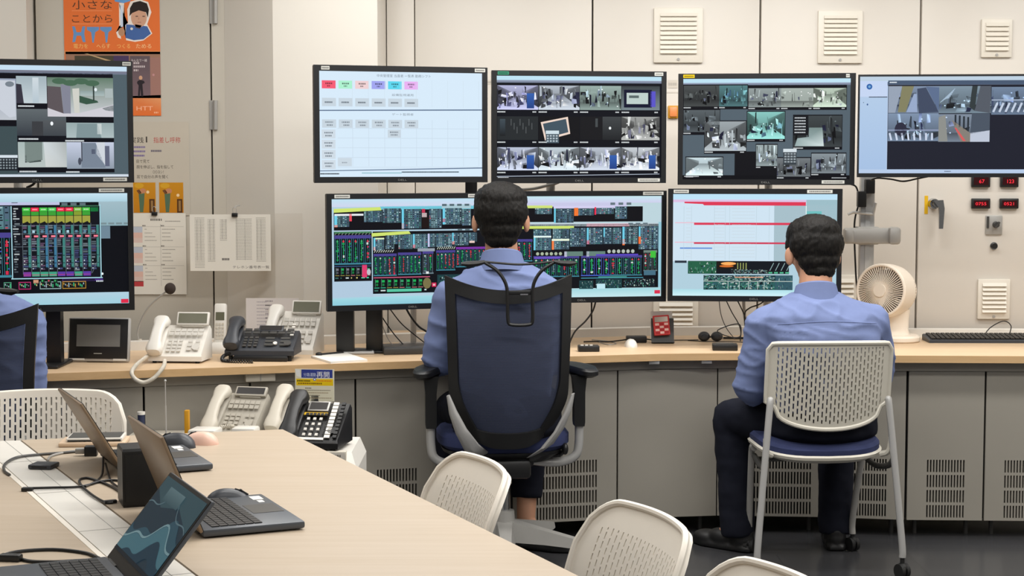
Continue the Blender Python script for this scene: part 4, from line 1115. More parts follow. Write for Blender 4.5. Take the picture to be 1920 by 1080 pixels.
def slot_shell(name, mat, parent, hw, top, bot, yf, ncol=27, nrow=9, th=0.010, m_s=.88, t0=.055, t1=.94, frac=.17, rim_r=.0085):
    """perforated backrest: half width hw, top(x), bot(x) heights, depth yf(x, z)"""
    xs, cols = [-1.0, -.985, -.965, -.93], []
    pitch = 2 * m_s / ncol
    for k in range(ncol):
        a = -m_s + k * pitch
        xs += [a + pitch * (.5 - frac), a + pitch * (.5 + frac)]; cols.append(len(xs) - 2)
    xs += [.93, .965, .985, 1.0]
    sub = 4
    ts = [0.0, .015, .035] + [t0 + (t1 - t0) * k / (nrow * sub) for k in range(nrow * sub + 1)] + [.97, 1.0]
    out = set()
    for q, i in enumerate(cols):
        ph = 0 if q % 2 == 0 else 2
        for rw in range(-1, nrow):
            for u in range(3):
                j = rw * sub + u + ph
                if 0 <= j < nrow * sub: out.add((i, j + 3))
    def mp(s, t):
        x = s * hw
        z1 = top(x); z0 = bot(x)
        z = z1 + (z0 - z1) * t
        return (x, yf(x, z), z)
    mb = grid_shell(xs, ts, out, 0, mp)
    bmesh.ops.recalc_face_normals(mb.bm, faces=mb.bm.faces)
    bmesh.ops.solidify(mb.bm, geom=list(mb.bm.faces), thickness=th)
    rim = [mp(-1 + 2 * k / 30, 0) for k in range(31)] + [mp(1, k / 8) for k in range(1, 9)] + [mp(1 - 2 * k / 30, 1) for k in range(1, 31)] + [mp(-1, 1 - k / 8) for k in range(1, 8)]
    rim = [V(p) + V((0, th * .2, 0)) for p in rim]
    clean = [rim[0]]
    for p in rim[1:]:
        if (p - clean[-1]).length > 1e-4: clean.append(p)
    mb.tube(clean, rim_r, n=8, closed=True)
    return mb.build(name, mat, parent)

def nesting_chair(label, loc, rz, shell, group=None, corner=.035, flare=0.0, fine=False, ztop=.846):
    """perforated-back chair on four tube legs; sits facing local +y"""
    r = thing('perforated_chair', label, 'chair', loc, rz, group)
    lw = .235 if fine else .262
    HW, ZTOP, ZB = .222, ztop, ztop - .314
    def hwz(z): return 1.0
    def top(x):
        d = abs(x) - (HW - corner)
        return ZTOP - (corner - math.sqrt(max(0, corner ** 2 - d * d)) if d > 0 else 0) - .006 * (x / HW) ** 2
    def bot(x):
        ax = abs(x)
        if ax > .190: return ZTOP - .218 - .018 * (1 - (ax - .190) / .032)
        return ZTOP - .236 - (.078) * math.sqrt(max(0, 1 - (ax / .19) ** 2)) ** .85
    def yf(x, z): return -.235 + (.042 if flare else .055) * (x / HW) ** 2 - .05 * (z - .55) / .3 - flare * max(0, (z - .60) / .25) ** 2
    slot_shell('backrest', shell, r, HW, top, bot, yf, ncol=21 if fine else 27, nrow=12 if fine else 9, th=.012 if fine else .010, frac=.09 if fine else .17, m_s=.80 if fine else .88, t0=.17 if fine else .055, rim_r=.007 if fine else .0085)
    # seat
    out = []
    for k in range(40):
        t = 2 * PI * k / 40
        cx, sy = math.cos(t), math.sin(t)
        out.append((.222 * math.copysign(abs(cx) ** .55, cx), .215 * math.copysign(abs(sy) ** .6, sy) - .005))
    def ring(sc, z, dip=.012): return [(x * sc, y * sc, z - dip * (abs(y) / .22) ** 2 + .010 * (x / .22) ** 2) for x, y in out]
    MB().loft([ring(.97, .436), ring(1.0, .446), ring(1.0, .464), ring(.95, .476), ring(.75, .480), ring(.3, .481)]).build('seat', M['navy'], r)
    p = MB().loft([ring(.9, .416), ring(1.02, .430), ring(1.035, .440), ring(1.0, .446)])
    for sx in (-1, 1):
        p.tube([(sx * .20, -.19, .435), (sx * .222, -.215, .45), (sx * .226, -.225, .50)], .011, n=8, smooth_sub=3)
    p.build('seat_pan', shell, r)
    for sx in (-1, 1):
        MB().tube([(sx * .212, -.225, .64), (sx * .218, -.232, .585), (sx * (lw - .004), -.262, .15), (sx * lw, -.265, .075)], .0125, n=12, smooth_sub=5).build('leg', M['silver'], r)
        MB().tube([(sx * .214, .03, .425), (sx * .212, .08, .40), (sx * .20, .165, .14), (sx * .20, .17, .065)], .0125, n=12, smooth_sub=5).build('leg', M['grey_metal'], r)
        MB().tube([(sx * .231, -.240, .425), (sx * .224, -.20, .395), (sx * .212, -.08, .375), (sx * .206, .06, .39)], .011, n=10, smooth_sub=5).build('side_rail', M['dgrey'], r)
        for yy in (-.265, .17):
            m = MB(); caster(m, sx * (lw if yy < 0 else .20), yy, 0, .4 * sx)
            m.build('caster', M['rubber'], r)
    MB().tube([(-.205, .10, .37), (.205, .10, .37)], .010).build('stretcher', M['dgrey'], r)
    return r
NC1 = nesting_chair('light grey perforated-back chair with blue seat occupied by the man on the right', (1.112, 6.205, 0), math.radians(4), M['shellgrey'], corner=.022)
tdir = V((.412, -.911)); tang = math.atan2(-.911, .412)
# chairs along the right side of the meeting table face it (local +y points to the table)
TB = 'white perforated chairs around the meeting table'
face = math.atan2(.414, -.911)  # placeholder angle of the facing direction
def table_chair(label, px, py, z, rz, flare=.06, fine=True):
    p = atZ(px, py, z)
    # p is the middle of the top edge of the back
    off = Matrix.Rotation(rz, 2) @ V((0, -.285 - flare))
    return nesting_chair(label, (p.x - off.x, p.y - off.y, 0), rz, M['ivory'], TB, corner=.085 if fine else .075, flare=flare, fine=fine, ztop=z)
FR_ = math.radians(114 - 4)
table_chair('white perforated chair at the table edge just in front of the mesh office chair', 945, 866, .805, math.radians(110))
table_chair('white perforated chair at the table edge near the middle of the bottom of the photo', 1266, 963, .805, math.radians(110))
table_chair('white perforated chair of which only the top rim shows at the bottom edge', 1530, 1079, .805, math.radians(110))
table_chair('white perforated chair facing us across the far left end of the meeting table', 88, 733, .82, math.radians(180 + 8), 0.0, False)

def office_chair(label, loc, rz, dz=0.0):
    r = thing('mesh_office_chair', label, 'office chair', loc, rz)
    PLf = lambda t: .229 - .014 * t / .73 if t < .73 else .215 - .075 * ((t - .73) / .27) ** 1.6
    ZT_, ZB_ = 1.079 + dz, .455 + dz
    def mp(s, t):
        x = s * PLf(t)
        zt = ZT_ - .052 * (1 - s * s)
        zb = ZB_ + .045 * abs(s) ** 3
        z = zt + (zb - zt) * t
        y = -.205 + .05 * s * s - .035 * math.cos((t - .62) * 3.0) + .045 * t + .0
        return (x, y, z)
    ss = [-1 + 2 * k / 32 for k in range(33)]; ts = [k / 30 for k in range(31)]
    TI, TO = .085, .90
    bd = lambda t: .85 - .30 * (max(0, t - .62) / .38) ** 1.3 - .10 * max(0, 1 - (t - TI) / .05) * 0
    # the frame is the shell with an opening: columns slide so that the opening follows its rounded outline
    NI = 20
    su = [-1 - .0 + .0] ; cols_ = [(-1, 0), (-1, .5), (-1, 1)] + [(-1 + 2 * k / NI, 2) for k in range(1, NI)] + [(1, 1), (1, .5), (1, 0)]
    idx = [float(k) for k in range(len(cols_))]
    def colpos(i, t):
        q, kind = cols_[int(i)]
        b_ = bd(t)
        return q * b_ if kind == 2 else q * (1 + (b_ - 1) * kind)
    tt = [0, .04, TI] + [TI + (TO - TI) * k / 26 for k in range(1, 27)] + [.95, 1.0]
    hole = {(i, j) for i in range(2, len(cols_) - 3) for j in range(2, 28)}
    f = grid_shell(idx, tt, hole, 0, lambda i, t: mp(colpos(i, t), t)); bmesh.ops.recalc_face_normals(f.bm, faces=f.bm.faces); bmesh.ops.solidify(f.bm, geom=list(f.bm.faces), thickness=.022)
    f.build('back_frame', M['black'], r)
    g = grid_shell(ss, ts, set(), 0, lambda s, t: V(mp(s * .97 * bd(TI + (TO - TI) * t), TI - .01 + (TO - TI + .02) * t)) + V((0, .011, 0)))
    g.build('mesh_back', M['mesh'], r)
    # silver Y-shaped supports
    for sx in (-1, 1):
        rings = []
        for (x, y, z, a, b) in ((.222, -.215, .66, .006, .012), (.205, -.215, .60, .014, .013), (.175, -.20, .53, .020, .014), (.135, -.165, .465, .026, .016), (.10, -.10, .425, .030, .016), (.07, -.03, .41, .028, .014)):
            rings.append([(sx * x + a * math.cos(2 * PI * k / 12), y - .012 + b * math.sin(2 * PI * k / 12), z + dz + a * .7 * math.cos(2 * PI * k / 12) * .6) for k in range(12)])
        MB().loft(rings).build('back_support', M['silver'], r)
    # seat
    out = []
    for k in range(40):
        t = 2 * PI * k / 40; cx, sy = math.cos(t), math.sin(t)
        out.append((.243 * math.copysign(abs(cx) ** .6, cx), .21 * math.copysign(abs(sy) ** .6, sy) + .09))
    rg = lambda sc, z: [(x * sc, y * sc, z + dz + .008 * (x / .25) ** 2) for x, y in out]
    MB().loft([rg(.9, .425), rg(1.0, .445), rg(1.0, .475), rg(.95, .49), rg(.6, .497), rg(.2, .497)]).build('seat', M['navy'], r)
    MB().loft([rg(.7, .385), rg(.93, .415), rg(.95, .428)]).box((0, 0, .372 + dz), (.17, .26, .07), bev=.015).box((.075, -.06, .40 + dz), (.05, .06, .05), bev=.01).build('seat_mechanism', M['black'], r)
    MB().tube([(.14, -.03, .40 + dz), (.20, -.05, .41 + dz), (.215, -.07, .43 + dz)], .008).ell((.215, -.075, .437 + dz), (.012, .02, .022)).build('adjust_lever', M['black'], r)
    MB().cyl((0, 0, .15), (0, 0, .37 + dz), .019, n=20).cyl((0, 0, .30 + dz), (0, 0, .345 + dz), .028, n=20).build('gas_post', M['chrome'], r)
    # five-star base
    b = MB().cyl((0, 0, .085), (0, 0, .20), .046, .036, n=24)
    for k in range(5):
        a = math.radians(-22 + 72 * k); c, s_ = math.cos(a), math.sin(a)
        R = []
        for (d, w_, z0, z1) in ((.02, .042, .09, .165), (.16, .030, .085, .135), (.30, .022, .075, .105), (.325, .016, .078, .10)):
            R.append([(c * d - s_ * w_, s_ * d + c * w_, z0), (c * d + s_ * w_, s_ * d - c * w_, z0), (c * d + s_ * w_ * .7, s_ * d - c * w_ * .7, z1), (c * d - s_ * w_ * .7, s_ * d + c * w_ * .7, z1)])
        b.loft(R)
    base = b.build('star_base', M['grey_metal'], r, angle=25)
    for k in range(5):
        a = math.radians(-22 + 72 * k)
        m = MB(); caster(m, .305 * math.cos(a), .305 * math.sin(a), 0, a + 1.2, .03); m.build('caster', M['rubber'], r)
    for sx in (-1, 1):
        x = sx * .272
        MB().tube([(sx * .10, -.01, .385 + dz), (sx * .19, -.02, .378 + dz), (sx * .255, -.03, .40 + dz), (x, -.03, .45 + dz), (x, -.03, .56 + dz)], .0165, n=12, smooth_sub=6).build('arm_tube', M['silver'], r)
        MB().loft([[(x - .02 * q, -.055, z), (x + .02 * q, -.055, z), (x + .02 * q, 0, z), (x - .02 * q, 0, z)] for q, z in ((.9, .515 + dz), (1.0, .53 + dz), (1.0, .64 + dz), (1.25, .69 + dz), (1.5, .705 + dz))]).build('arm_post', M['black'], r)
        o2 = []
        for k in range(28):
            t = 2 * PI * k / 28; cx, sy = math.cos(t), math.sin(t)
            o2.append((.046 * math.copysign(abs(cx) ** .75, cx), .125 * math.copysign(abs(sy) ** .75, sy)))
        rot = Matrix.Rotation(sx * .34, 2)
        def pr_(sc, z):
            return [(x + (rot @ V((px * sc, py * sc + .02))).x - sx * -.008, (rot @ V((px * sc, py * sc + .02))).y, z + dz + .10 * max(0, -py - .06) * -1) for px, py in o2]
        MB().loft([pr_(.8, .702), pr_(1.0, .712), pr_(1.0, .726), pr_(.9, .735), pr_(.5, .738)]).build('armrest', M['black'], r)
    # coat hanger clipped to the back
    h = MB()
    def hp(px, py, y=-.262):
        return V(((px - 957) / 533.0, y, 1.078 + (517 - py) / 533.0 + dz))
    for a, q in ((862, 906), (1078, 1036)):
        h.loft([[(p + V((0, .010 * math.cos(2 * PI * k / 8), .010 * sc * math.sin(2 * PI * k / 8)))) for k in range(8)] for p, sc in ((hp(a, 491), .5), (hp(a + (q - a) * .3, 492), 1.15), (hp(a + (q - a) * .7, 491), 1.0), (hp(q, 488), .7))])
    h.tube([hp(900, 487), hp(930, 490), hp(970, 493), hp(1010, 491), hp(1040, 487)], .004, n=8, smooth_sub=4)
    h.tube([hp(906, 489), hp(930, 505), hp(946, 530), hp(949, 560), hp(950, 598), hp(958, 606), hp(988, 606), hp(996, 598), hp(996, 560), hp(998, 530), hp(1012, 506), hp(1036, 490)], .0062, n=8, smooth_sub=4)
    h.box((hp(972, 546).x, -.255, hp(972, 546).z), (.08, .014, .016), bev=.003)
    h.build('coat_hanger', M['black'], r)
    A = Art(0, 0, 60, 12, (20, 20, 21)); A.layer = 1; A.dashes(6, 2, 54, 8, (112, 112, 116), .1)
    A.build('maker_plate', M_PRINT, r, .034, .007, mx=T(hp(980, 549).x, -.2665, hp(980, 549).z))
    return r
OC1 = office_chair('black mesh-back office chair with coat hanger in the middle of the photo', (-.028, 6.18, 0), math.radians(6))
OC2 = office_chair('black mesh-back office chair cut by the left edge of the photo', (-1.72, 5.66, 0), math.radians(-14), -.055)

# ================================================================== PEOPLE
def ringpts(cx, cy, z, rx, ry, n=28, p=.85, ang=0.0):
    out = []
    for k in range(n):
        t = 2 * PI * k / n; c, s_ = math.cos(t), math.sin(t)
        x, y = rx * math.copysign(abs(c) ** p, c), ry * math.copysign(abs(s_) ** p, s_)
        out.append((cx + x * math.cos(ang) - y * math.sin(ang), cy + x * math.sin(ang) + y * math.cos(ang), z))
    return out
def hand(mb, wrist, d, up, side_sign):
    """palm, four unequal curled fingers and a thumb from the side of the palm"""
    d = d.normalized(); up = (up - d * up.dot(d)).normalized(); sd = d.cross(up) * side_sign
    fr = Matrix((sd, d, up)).transposed().to_4x4()
    mb.cap(wrist - d * .03, wrist + d * .02, .026, .027)
    mb.ell(wrist + d * .05, (.040, .050, .016), fr)
    for k, (o, L_) in enumerate(((-.030, .070), (-.010, .082), (.010, .078), (.029, .060))):
        a = wrist + d * .088 + sd * o
        b_ = a + d * L_ * .45 - up * .006; c = b_ + d * L_ * .33 - up * .016; e = c + d * L_ * .16 - up * .020
        mb.cap(a, b_, .0092, .0086, 10).cap(b_, c, .0086, .0078, 10).cap(c, e, .0078, .0070, 10)
    a = wrist + d * .030 - sd * .034
    b_ = a + d * .028 - sd * .022 - up * .006; c = b_ + d * .030 - sd * .004 - up * .008
    mb.cap(a, b_, .012, .010, 10).cap(b_, c, .010, .008, 10)
def person(label, root_xy, J, glasses=False):
    r = thing('person', label, 'person', (*root_xy, 0))
    mi = T(-root_xy[0], -root_xy[1], 0)
    hm = T(J['head']) @ RZ(J.get('hyaw', 0)) @ RX(-J.get('hpitch', 0))
    H = lambda *p: hm @ V(p)
    rot = (RZ(J.get('hyaw', 0)) @ RX(-J.get('hpitch', 0)))
    # ---- body: one continuous skin
    b = MB()
    b.ell(H(0, -.014, .02), (.077, .096, .090), rot); b.ell(H(0, .028, -.035), (.062, .062, .085), rot); b.ell(H(0, .050, -.088), (.042, .040, .032), rot)
    b.cap(H(0, .090, .0), H(0, .104, -.034), .009, .013); b.ell(H(0, .083, .024), (.052, .016, .010), rot)
    b.ell(H(0, .086, -.068), (.026, .014, .009), rot)
    for sx in (-1, 1):
        b.ell(H(sx * .094, -.004, -.030), (.011, .024, .036), rot @ RZ(-sx * .35))
        b.ell(H(sx * .050, .060, -.03), (.020, .020, .022), rot)
        b.ell(H(sx * .0, .0, 0), .03)
    nb = V(J['neck'])
    b.cap(H(0, -.026, -.055), nb, .058, .062)
    b.loft([ringpts(x, y, z, rx - .018, ry - .016, ang=J['ang']) for x, y, z, rx, ry in J['torso']])
    for s_ in ('L', 'R'):
        sh, el, wr = V(J['sh' + s_]), V(J['el' + s_]), V(J['wr' + s_])
        b.cap(nb - V((0, 0, .05)), sh, .045, .045); b.cap(sh, el, .047, .040); b.cap(el, wr, .040, .027)
        hd = V(J.get('hd' + s_, wr - el)); hand(b, wr, hd, V((0, 0, 1)), 1 if s_ == 'L' else -1)
        hp, kn, an = V(J['hip' + s_]), V(J['kn' + s_]), V(J['an' + s_])
        b.cap(V(J['pelvis']), hp, .09, .08); b.cap(hp, kn, .074, .055); b.cap(kn, an, .052, .036)
        td = V(J['toe' + s_]).normalized()
        b.cap(an, an + td * .09 - V((0, 0, an.z - .035)), .034, .026)
    b.ell(V(J['pelvis']), (.15, .11, .10))
    body = remesh(b, 'body', M['skin'], r, .0062, 4)
    body.data.transform(mi)
    for sx in (-1, 1):
        MB().ell(H(sx * .031, .079, .004), (.011, .011, .008), rot).build('eye', M['white'], r, mx=mi)
        MB().ell(H(sx * .031, .0885, .004), (.005, .003, .005), rot).build('iris', M['eye'], r, mx=mi)
    # ---- hair
    h = MB()
    h.ell(H(0, -.012, .050), (.098, .112, .072), rot, 4); h.ell(H(0, -.040, .010), (.100, .086, .086), rot, 4); h.ell(H(0, -.052, -.052), (.078, .056, .052), rot, 4)
    h.ell(H(0, -.054, -.090), (.060, .043, .038), rot, 4)
    for sx in (-1, 1):
        h.ell(H(sx * .082, .016, .016), (.015, .032, .036), rot)
        h.ell(H(sx * .034, .055, .058), (.040, .040, .028), rot)
    sd = J.get('seed', 0)
    def tuft(co):
        q = V((co.x * 34 + sd, co.y * 34, co.z * 20))
        return .0032 * mnoise.noise(q) + .0026 * mnoise.noise(q * 3.1) + .0016 * mnoise.noise(q * 7.3)
    hair = remesh(h, 'hair', M['hair'], r, .0052, 3, tuft)
    hair.data.transform(mi)
    # ---- shirt
    s = MB()
    s.loft([ringpts(x, y, z, rx, ry, ang=J['ang']) for x, y, z, rx, ry in J['torso']])
    for s_ in ('L', 'R'):
        sh, el, wr = V(J['sh' + s_]), V(J['el' + s_]), V(J['wr' + s_])
        s.cap(nb - V((0, 0, .045)), sh, .062, .064, 18); s.cap(sh, el, .066, .060, 18)
        cu = el + (wr - el) * .9
        s.cap(el, cu, .060, .047, 18)
    def folds(co):
        q = V((co.x * 9 + sd * 3, co.y * 7, co.z * 13))
        a = mnoise.noise(q); f = 1 - abs(mnoise.noise(V((co.x * 7 + co.z * 6 + sd, co.y * 5, co.z * 11 - co.x * 4)))) * 2
        f2 = 1 - abs(mnoise.noise(V((co.x * 4 - sd, co.y * 4, co.z * 17 + co.x * 5)))) * 2.2
        return .006 * a + .0075 * max(0, f) ** 3 + .005 * max(0, f2) ** 4
    sh_o = remesh(s, 'shirt', M['shirt'], r, .0085, 7, folds)
    sh_o.data.transform(mi)
    # collar band
    c = MB(); rings = []
    for (dz, rr) in ((-.060, .094), (-.036, .086), (-.012, .079), (.010, .073), (.014, .068), (.004, .066), (-.03, .068)):
        rg = []
        for k in range(32):
            t = 2 * PI * k / 32
            rg.append(nb + V((rr * math.cos(t), -.012 + rr * .98 * math.sin(t), .018 + dz - .020 * math.sin(t))))
        rings.append(rg)
    c.loft(rings, cap=False); c.build('collar', M['shirt'], sh_o, mx=mi)
    if 'yoke' in J:
        hits = []
        sh_o.data.update()
        from mathutils.bvhtree import BVHTree
        bv = BVHTree.FromPolygons([v.co.copy() for v in sh_o.data.vertices], [tuple(p.vertices) for p in sh_o.data.polygons])
        for (x, z) in J['yoke']:
            q = bv.ray_cast(V((x, root_xy[1] - 1.5, z)) + V((-root_xy[0], -root_xy[1], 0)), V((0, 1, 0)))
            if q[0] is not None: hits.append(q[0] + V((0, -.0005, 0)))
        if len(hits) > 2: MB().tube(hits, .0016, n=6).build('yoke_seam', M['shirt'], sh_o)
    # ---- trousers
    t = MB()
    pv = V(J['pelvis'])
    t.loft([ringpts(pv.x, pv.y - .005, z, rx, ry, ang=J['ang']) for z, rx, ry in ((pv.z - .07, .17, .12), (pv.z - .04, .205, .150), (pv.z + .03, .20, .145), (pv.z + .10, .180, .132))])
    for s_ in ('L', 'R'):
        hp, kn, an = V(J['hip' + s_]), V(J['kn' + s_]), V(J['an' + s_])
        hem = kn + (an - kn) * J.get('hem', .93)
        t.cap(hp, kn, .092, .076, 18); t.cap(kn, kn + (hem - kn) * .5, .077, .070, 18); t.cyl(kn + (hem - kn) * .5, hem, .070, J.get('hem_r', .066), 20)
    def tf(co):
        q = V((co.x * 11 + sd, co.y * 9, co.z * 15)); return .005 * mnoise.noise(q) + .003 * mnoise.noise(q * 2.3)
    tr = remesh(t, 'trousers', M['trousers'], r, .0095, 6, tf)
    tr.data.transform(mi)
    # ---- shoes
    for s_ in ('L', 'R'):
        an = V(J['an' + s_]); td = V(J['toe' + s_]); td.z = 0; td.normalize()
        yaw = math.atan2(td.y, td.x); f = Matrix.Translation((an.x, an.y, 0)) @ RZ(yaw)
        m = MB()
        F = lambda x, y, z: f @ V((x, y, z))
        m.ell(F(-.02, 0, .045), (.052, .040, .045), RZ(yaw)); m.ell(F(.06, 0, .042), (.075, .044, .036), RZ(yaw)); m.ell(F(.135, 0, .032), (.065, .046, .030), RZ(yaw)); m.ell(F(-.03, 0, .07), (.04, .037, .035), RZ(yaw))
        m.loft([[F(x, y * sc, z) for x, y in ((-.072, -.025), (-.05, -.038), (.06, -.043), (.14, -.045), (.195, -.022), (.198, .022), (.14, .045), (.06, .043), (-.05, .038), (-.072, .025))] for sc, z in ((1, .002), (1.02, .02))])
        sh_ = remesh(m, 'shoe', M['shoe'], r, .006, 3)
        sh_.data.transform(mi)
    if glasses:
        g = MB()
        for sx in (-1, 1):
            g.tube([H(sx * .096, -.005, .012), H(sx * .094, .05, .010), H(sx * .072, .108, .006)], .0032, n=6)
            g.tube([H(sx * .034 + .026 * math.cos(k * PI / 8), .110, .0 + .018 * math.sin(k * PI / 8)) for k in range(16)], .002, n=6, closed=True)
        g.tube([H(-.010, .113, .006), H(.010, .113, .006)], .002)
        g.build('glasses', M['black'], r, mx=mi)
    return r
# man in the mesh chair
def w3(px, py, Y): p = atY(px, py, Y); return (p.x, p.y, p.z)
hx1 = atY(939, 405, 6.19)
MAN1 = dict(head=(hx1.x, 6.19, 1.287), hyaw=0.0, hpitch=.10, neck=(-.037, 6.165, 1.120), ang=0.0, seed=1.3,
    torso=[(-.02, 6.15, .54, .16, .12), (-.02, 6.145, .66, .165, .12), (-.025, 6.14, .80, .18, .125), (-.03, 6.145, .93, .195, .122), (-.035, 6.155, 1.02, .19, .108), (-.037, 6.16, 1.075, .15, .088), (-.037, 6.165, 1.11, .085, .070)],
    shL=(-.222, 6.165, .985), shR=(.142, 6.165, .985), elL=(-.268, 6.19, .755), elR=(.140, 6.19, .755), wrL=(-.20, 6.42, .782), wrR=(.13, 6.42, .782), hdL=(.05, .2, -.01), hdR=(-.05, .2, -.01),
    pelvis=(-.02, 6.17, .555), hipL=(-.11, 6.19, .555), hipR=(.07, 6.19, .555), knL=(-.225, 6.50, .53), knR=(.07, 6.54, .545), anL=(-.225, 6.40, .10), anR=w3(986, 962, 6.44), toeL=(-.1, 1, 0), toeR=(.2, -.1, 0), hem=.80, hem_r=.062)
MAN1['anR'] = (MAN1['anR'][0], 6.44, .10)
P1 = person('person in a blue work shirt and glasses seated in the mesh office chair, back turned', (-.02, 6.17), MAN1, True)
# man on the white chair
hx2 = atY(1524, 468, 6.20)
MAN2 = dict(head=(hx2.x, 6.20, 1.166), hyaw=.20, hpitch=.20, neck=(1.100, 6.135, 1.005), ang=.10, seed=5.1,
    torso=[(1.135, 6.12, .585, .172, .128), (1.132, 6.105, .64, .178, .13), (1.125, 6.09, .76, .192, .135), (1.118, 6.09, .86, .208, .135), (1.11, 6.10, .93, .205, .118), (1.105, 6.115, .975, .15, .092), (1.10, 6.13, 1.005, .088, .072)],
    shL=(.915, 6.115, .895), shR=(1.305, 6.135, .90), elL=(.868, 6.15, .665), elR=(1.36, 6.25, .70), wrL=(.925, 6.345, .605), wrR=(1.24, 6.46, .775), hdL=(.06, .18, -.07), hdR=(-.06, .2, .0),
    pelvis=(1.135, 6.17, .535), hipL=(1.05, 6.19, .535), hipR=(1.215, 6.19, .535), knL=(.845, 6.44, .505), knR=(1.255, 6.50, .52), anL=(.862, 6.40, .095), anR=(1.245, 6.42, .095), toeL=(-.62, .55, 0), toeR=(-.1, -.35, 0), hem=1.10, hem_r=.066,
    yoke=[(.945 + k * .012, .905 + .012 * math.sin(k / 30 * PI)) for k in range(31)])
MAN2['anR'] = (1.245, 6.44, .095); MAN2['toeR'] = (.1, .9, 0)
P2 = person('person in a long-sleeved blue shirt and dark trousers seated on the perforated chair, back turned', (1.12, 6.17), MAN2)
# third operator, mostly outside the left edge: same build, own place
def copy_tree(o, parent=None):
    c = o.copy(); COL.objects.link(c)
    if parent is not None: c.parent = parent
    for ch in list(o.children): copy_tree(ch, c)
    return c
P3 = copy_tree(P1)
P3.location = (-1.735, 5.68, 0); P3.scale = (.97, .97, .95); P3.rotation_euler = (0, math.radians(-4), math.radians(14))
P3['label'] = 'person at the far left edge of whom only a blue sleeve and shoulder show'
# ================================================================== WALL PAPERS AND POSTER
def sheet(name, label, cat, x0, y0, x1, y1, Y, art, group=None, thick=.0012):
    a, b = atY(x0, y1, Y), atY(x1, y0, Y)
    r = thing(name, label, cat, ((a.x + b.x) / 2, Y, a.z), 0, group)
    wd, ht = b.x - a.x, b.z - a.z
    MB().box2((-wd / 2, 0.0002, 0), (wd / 2, thick, ht)).build('sheet', M['paper'], r, smooth=False)
    art.build('print', M_PRINT, r, wd, ht, mx=T(0, 0, ht / 2), eps=.00008)
    return r, wd, ht
# orange campaign poster (picture units: photo pixels x4)
a = Art(492, -260, 1192, 868, (226, 116, 58)); a.layer = 1
a.text('小さな', 556, 62, 74, (84, 60, 44), 290); a.text('ことから', 552, 164, 70, (84, 60, 44), 294)
for k, sh in enumerate((
    [(552, 196), (572, 196), (584, 240), (616, 240), (628, 196), (648, 196), (640, 250), (648, 314), (628, 314), (616, 266), (584, 266), (572, 314), (552, 314), (562, 250)],
    [(660, 200), (748, 200), (748, 222), (720, 240), (708, 318), (698, 318), (690, 240), (660, 222)],
    [(756, 200), (840, 200), (840, 222), (816, 240), (806, 318), (796, 318), (788, 240), (756, 222)])):
    a.poly(sh, (104, 148, 198))
a.text('電力を', 560, 358, 38, (240, 190, 110), 105); a.text('へらす', 728, 358, 38, (244, 200, 130), 100); a.text('つくる', 876, 358, 38, (244, 190, 110), 98); a.text('ためる', 1016, 358, 38, (246, 204, 150), 112)
for y in (78, 176): a.rect(552, y, 846, y + 3, (244, 160, 110))
a.poly([(896, 20), (934, 20), (926, 190), (944, 300), (1010, 312), (1070, 302), (1136, 250), (1100, 180), (1132, 90), (1110, 14), (1044, -8), (980, 10), (956, 70), (960, 170), (900, 190), (872, 240), (884, 280), (908, 290), (896, 190)], (236, 226, 218))
a.layer = 2
a.poly([(866, -60), (980, -60), (980, 6), (930, 22), (866, 10)], (106, 158, 214)); a.rect(906, 40, 924, 200, (206, 220, 238))
a.poly([(946, 180), (1000, 186), (1060, 190), (1100, 196), (1126, 250), (1072, 292), (1000, 300), (940, 282)], (72, 104, 164)); a.disc(912, 238, 24, 32, (186, 140, 108))
a.layer = 3; a.disc(1040, 130, 58, 74, (206, 160, 134)); a.poly([(1010, 180), (1060, 190), (1046, 214), (1014, 206)], (80, 60, 60))
a.layer = 4; a.poly([(972, 120), (976, 60), (1000, 18), (1050, 6), (1100, 24), (1114, 70), (1106, 130), (1092, 90), (1040, 76), (992, 96)], (44, 36, 34))
a.layer = 5
for x in (1016, 1066): a.rect(x, 118, x + 18, 124, (70, 50, 46))
a.rect(1030, 164, 1056, 168, (150, 84, 76)); a.disc(986, 214, 10, 10, (226, 220, 214)); a.rect(1036, 130, 1042, 146, (186, 138, 112))
a.layer = 1
a.rect(500, 386, 1192, 735, (156, 118, 96), (140, 108, 100)); a.rect(492, 380, 1192, 404, (220, 140, 84))
a.layer = 2; a.rect(566, 416, 850, 735, (76, 70, 56)); a.rect(850, 416, 962, 735, (76, 60, 96)); a.rect(970, 418, 1116, 735, (96, 84, 90), (120, 98, 104)); a.rect(1116, 430, 1192, 735, (158, 118, 108)); a.poly([(492, 735), (960, 720), (1192, 712), (1192, 868), (492, 868)], (222, 116, 56), [(216, 130, 80), (216, 130, 80), (226, 160, 110), (222, 110, 50), (222, 110, 50)])
a.layer = 3
a.poly([(640, 400), (660, 400), (830, 452), (820, 462)], (190, 160, 120)); a.text('みんなで一緒', 978, 460, 24, (216, 206, 206), 116)
for y, x1 in ((480, 1040), (506, 1078), (534, 1030)): a.dashes(996, y - 16, x1, 15, (200, 188, 190))
a.disc(1046, 582, 13, 16, (206, 160, 130)); a.poly([(1024, 606), (1044, 596), (1070, 606), (1076, 620), (1058, 630), (1064, 722), (1046, 722), (1042, 660), (1038, 722), (1024, 722), (1030, 640), (1018, 620)], (44, 38, 44))
a.text('HTT', 1012, 828, 46, (246, 184, 150), 120); a.dashes(1140, 838, 1172, 12, (244, 180, 140)); a.disc(1140, 560, 9, 9, (190, 140, 140))
sheet('campaign_poster', 'orange campaign poster with large HTT letters on the grey door', 'poster', 123, -65, 298, 217, YD - .003, a)
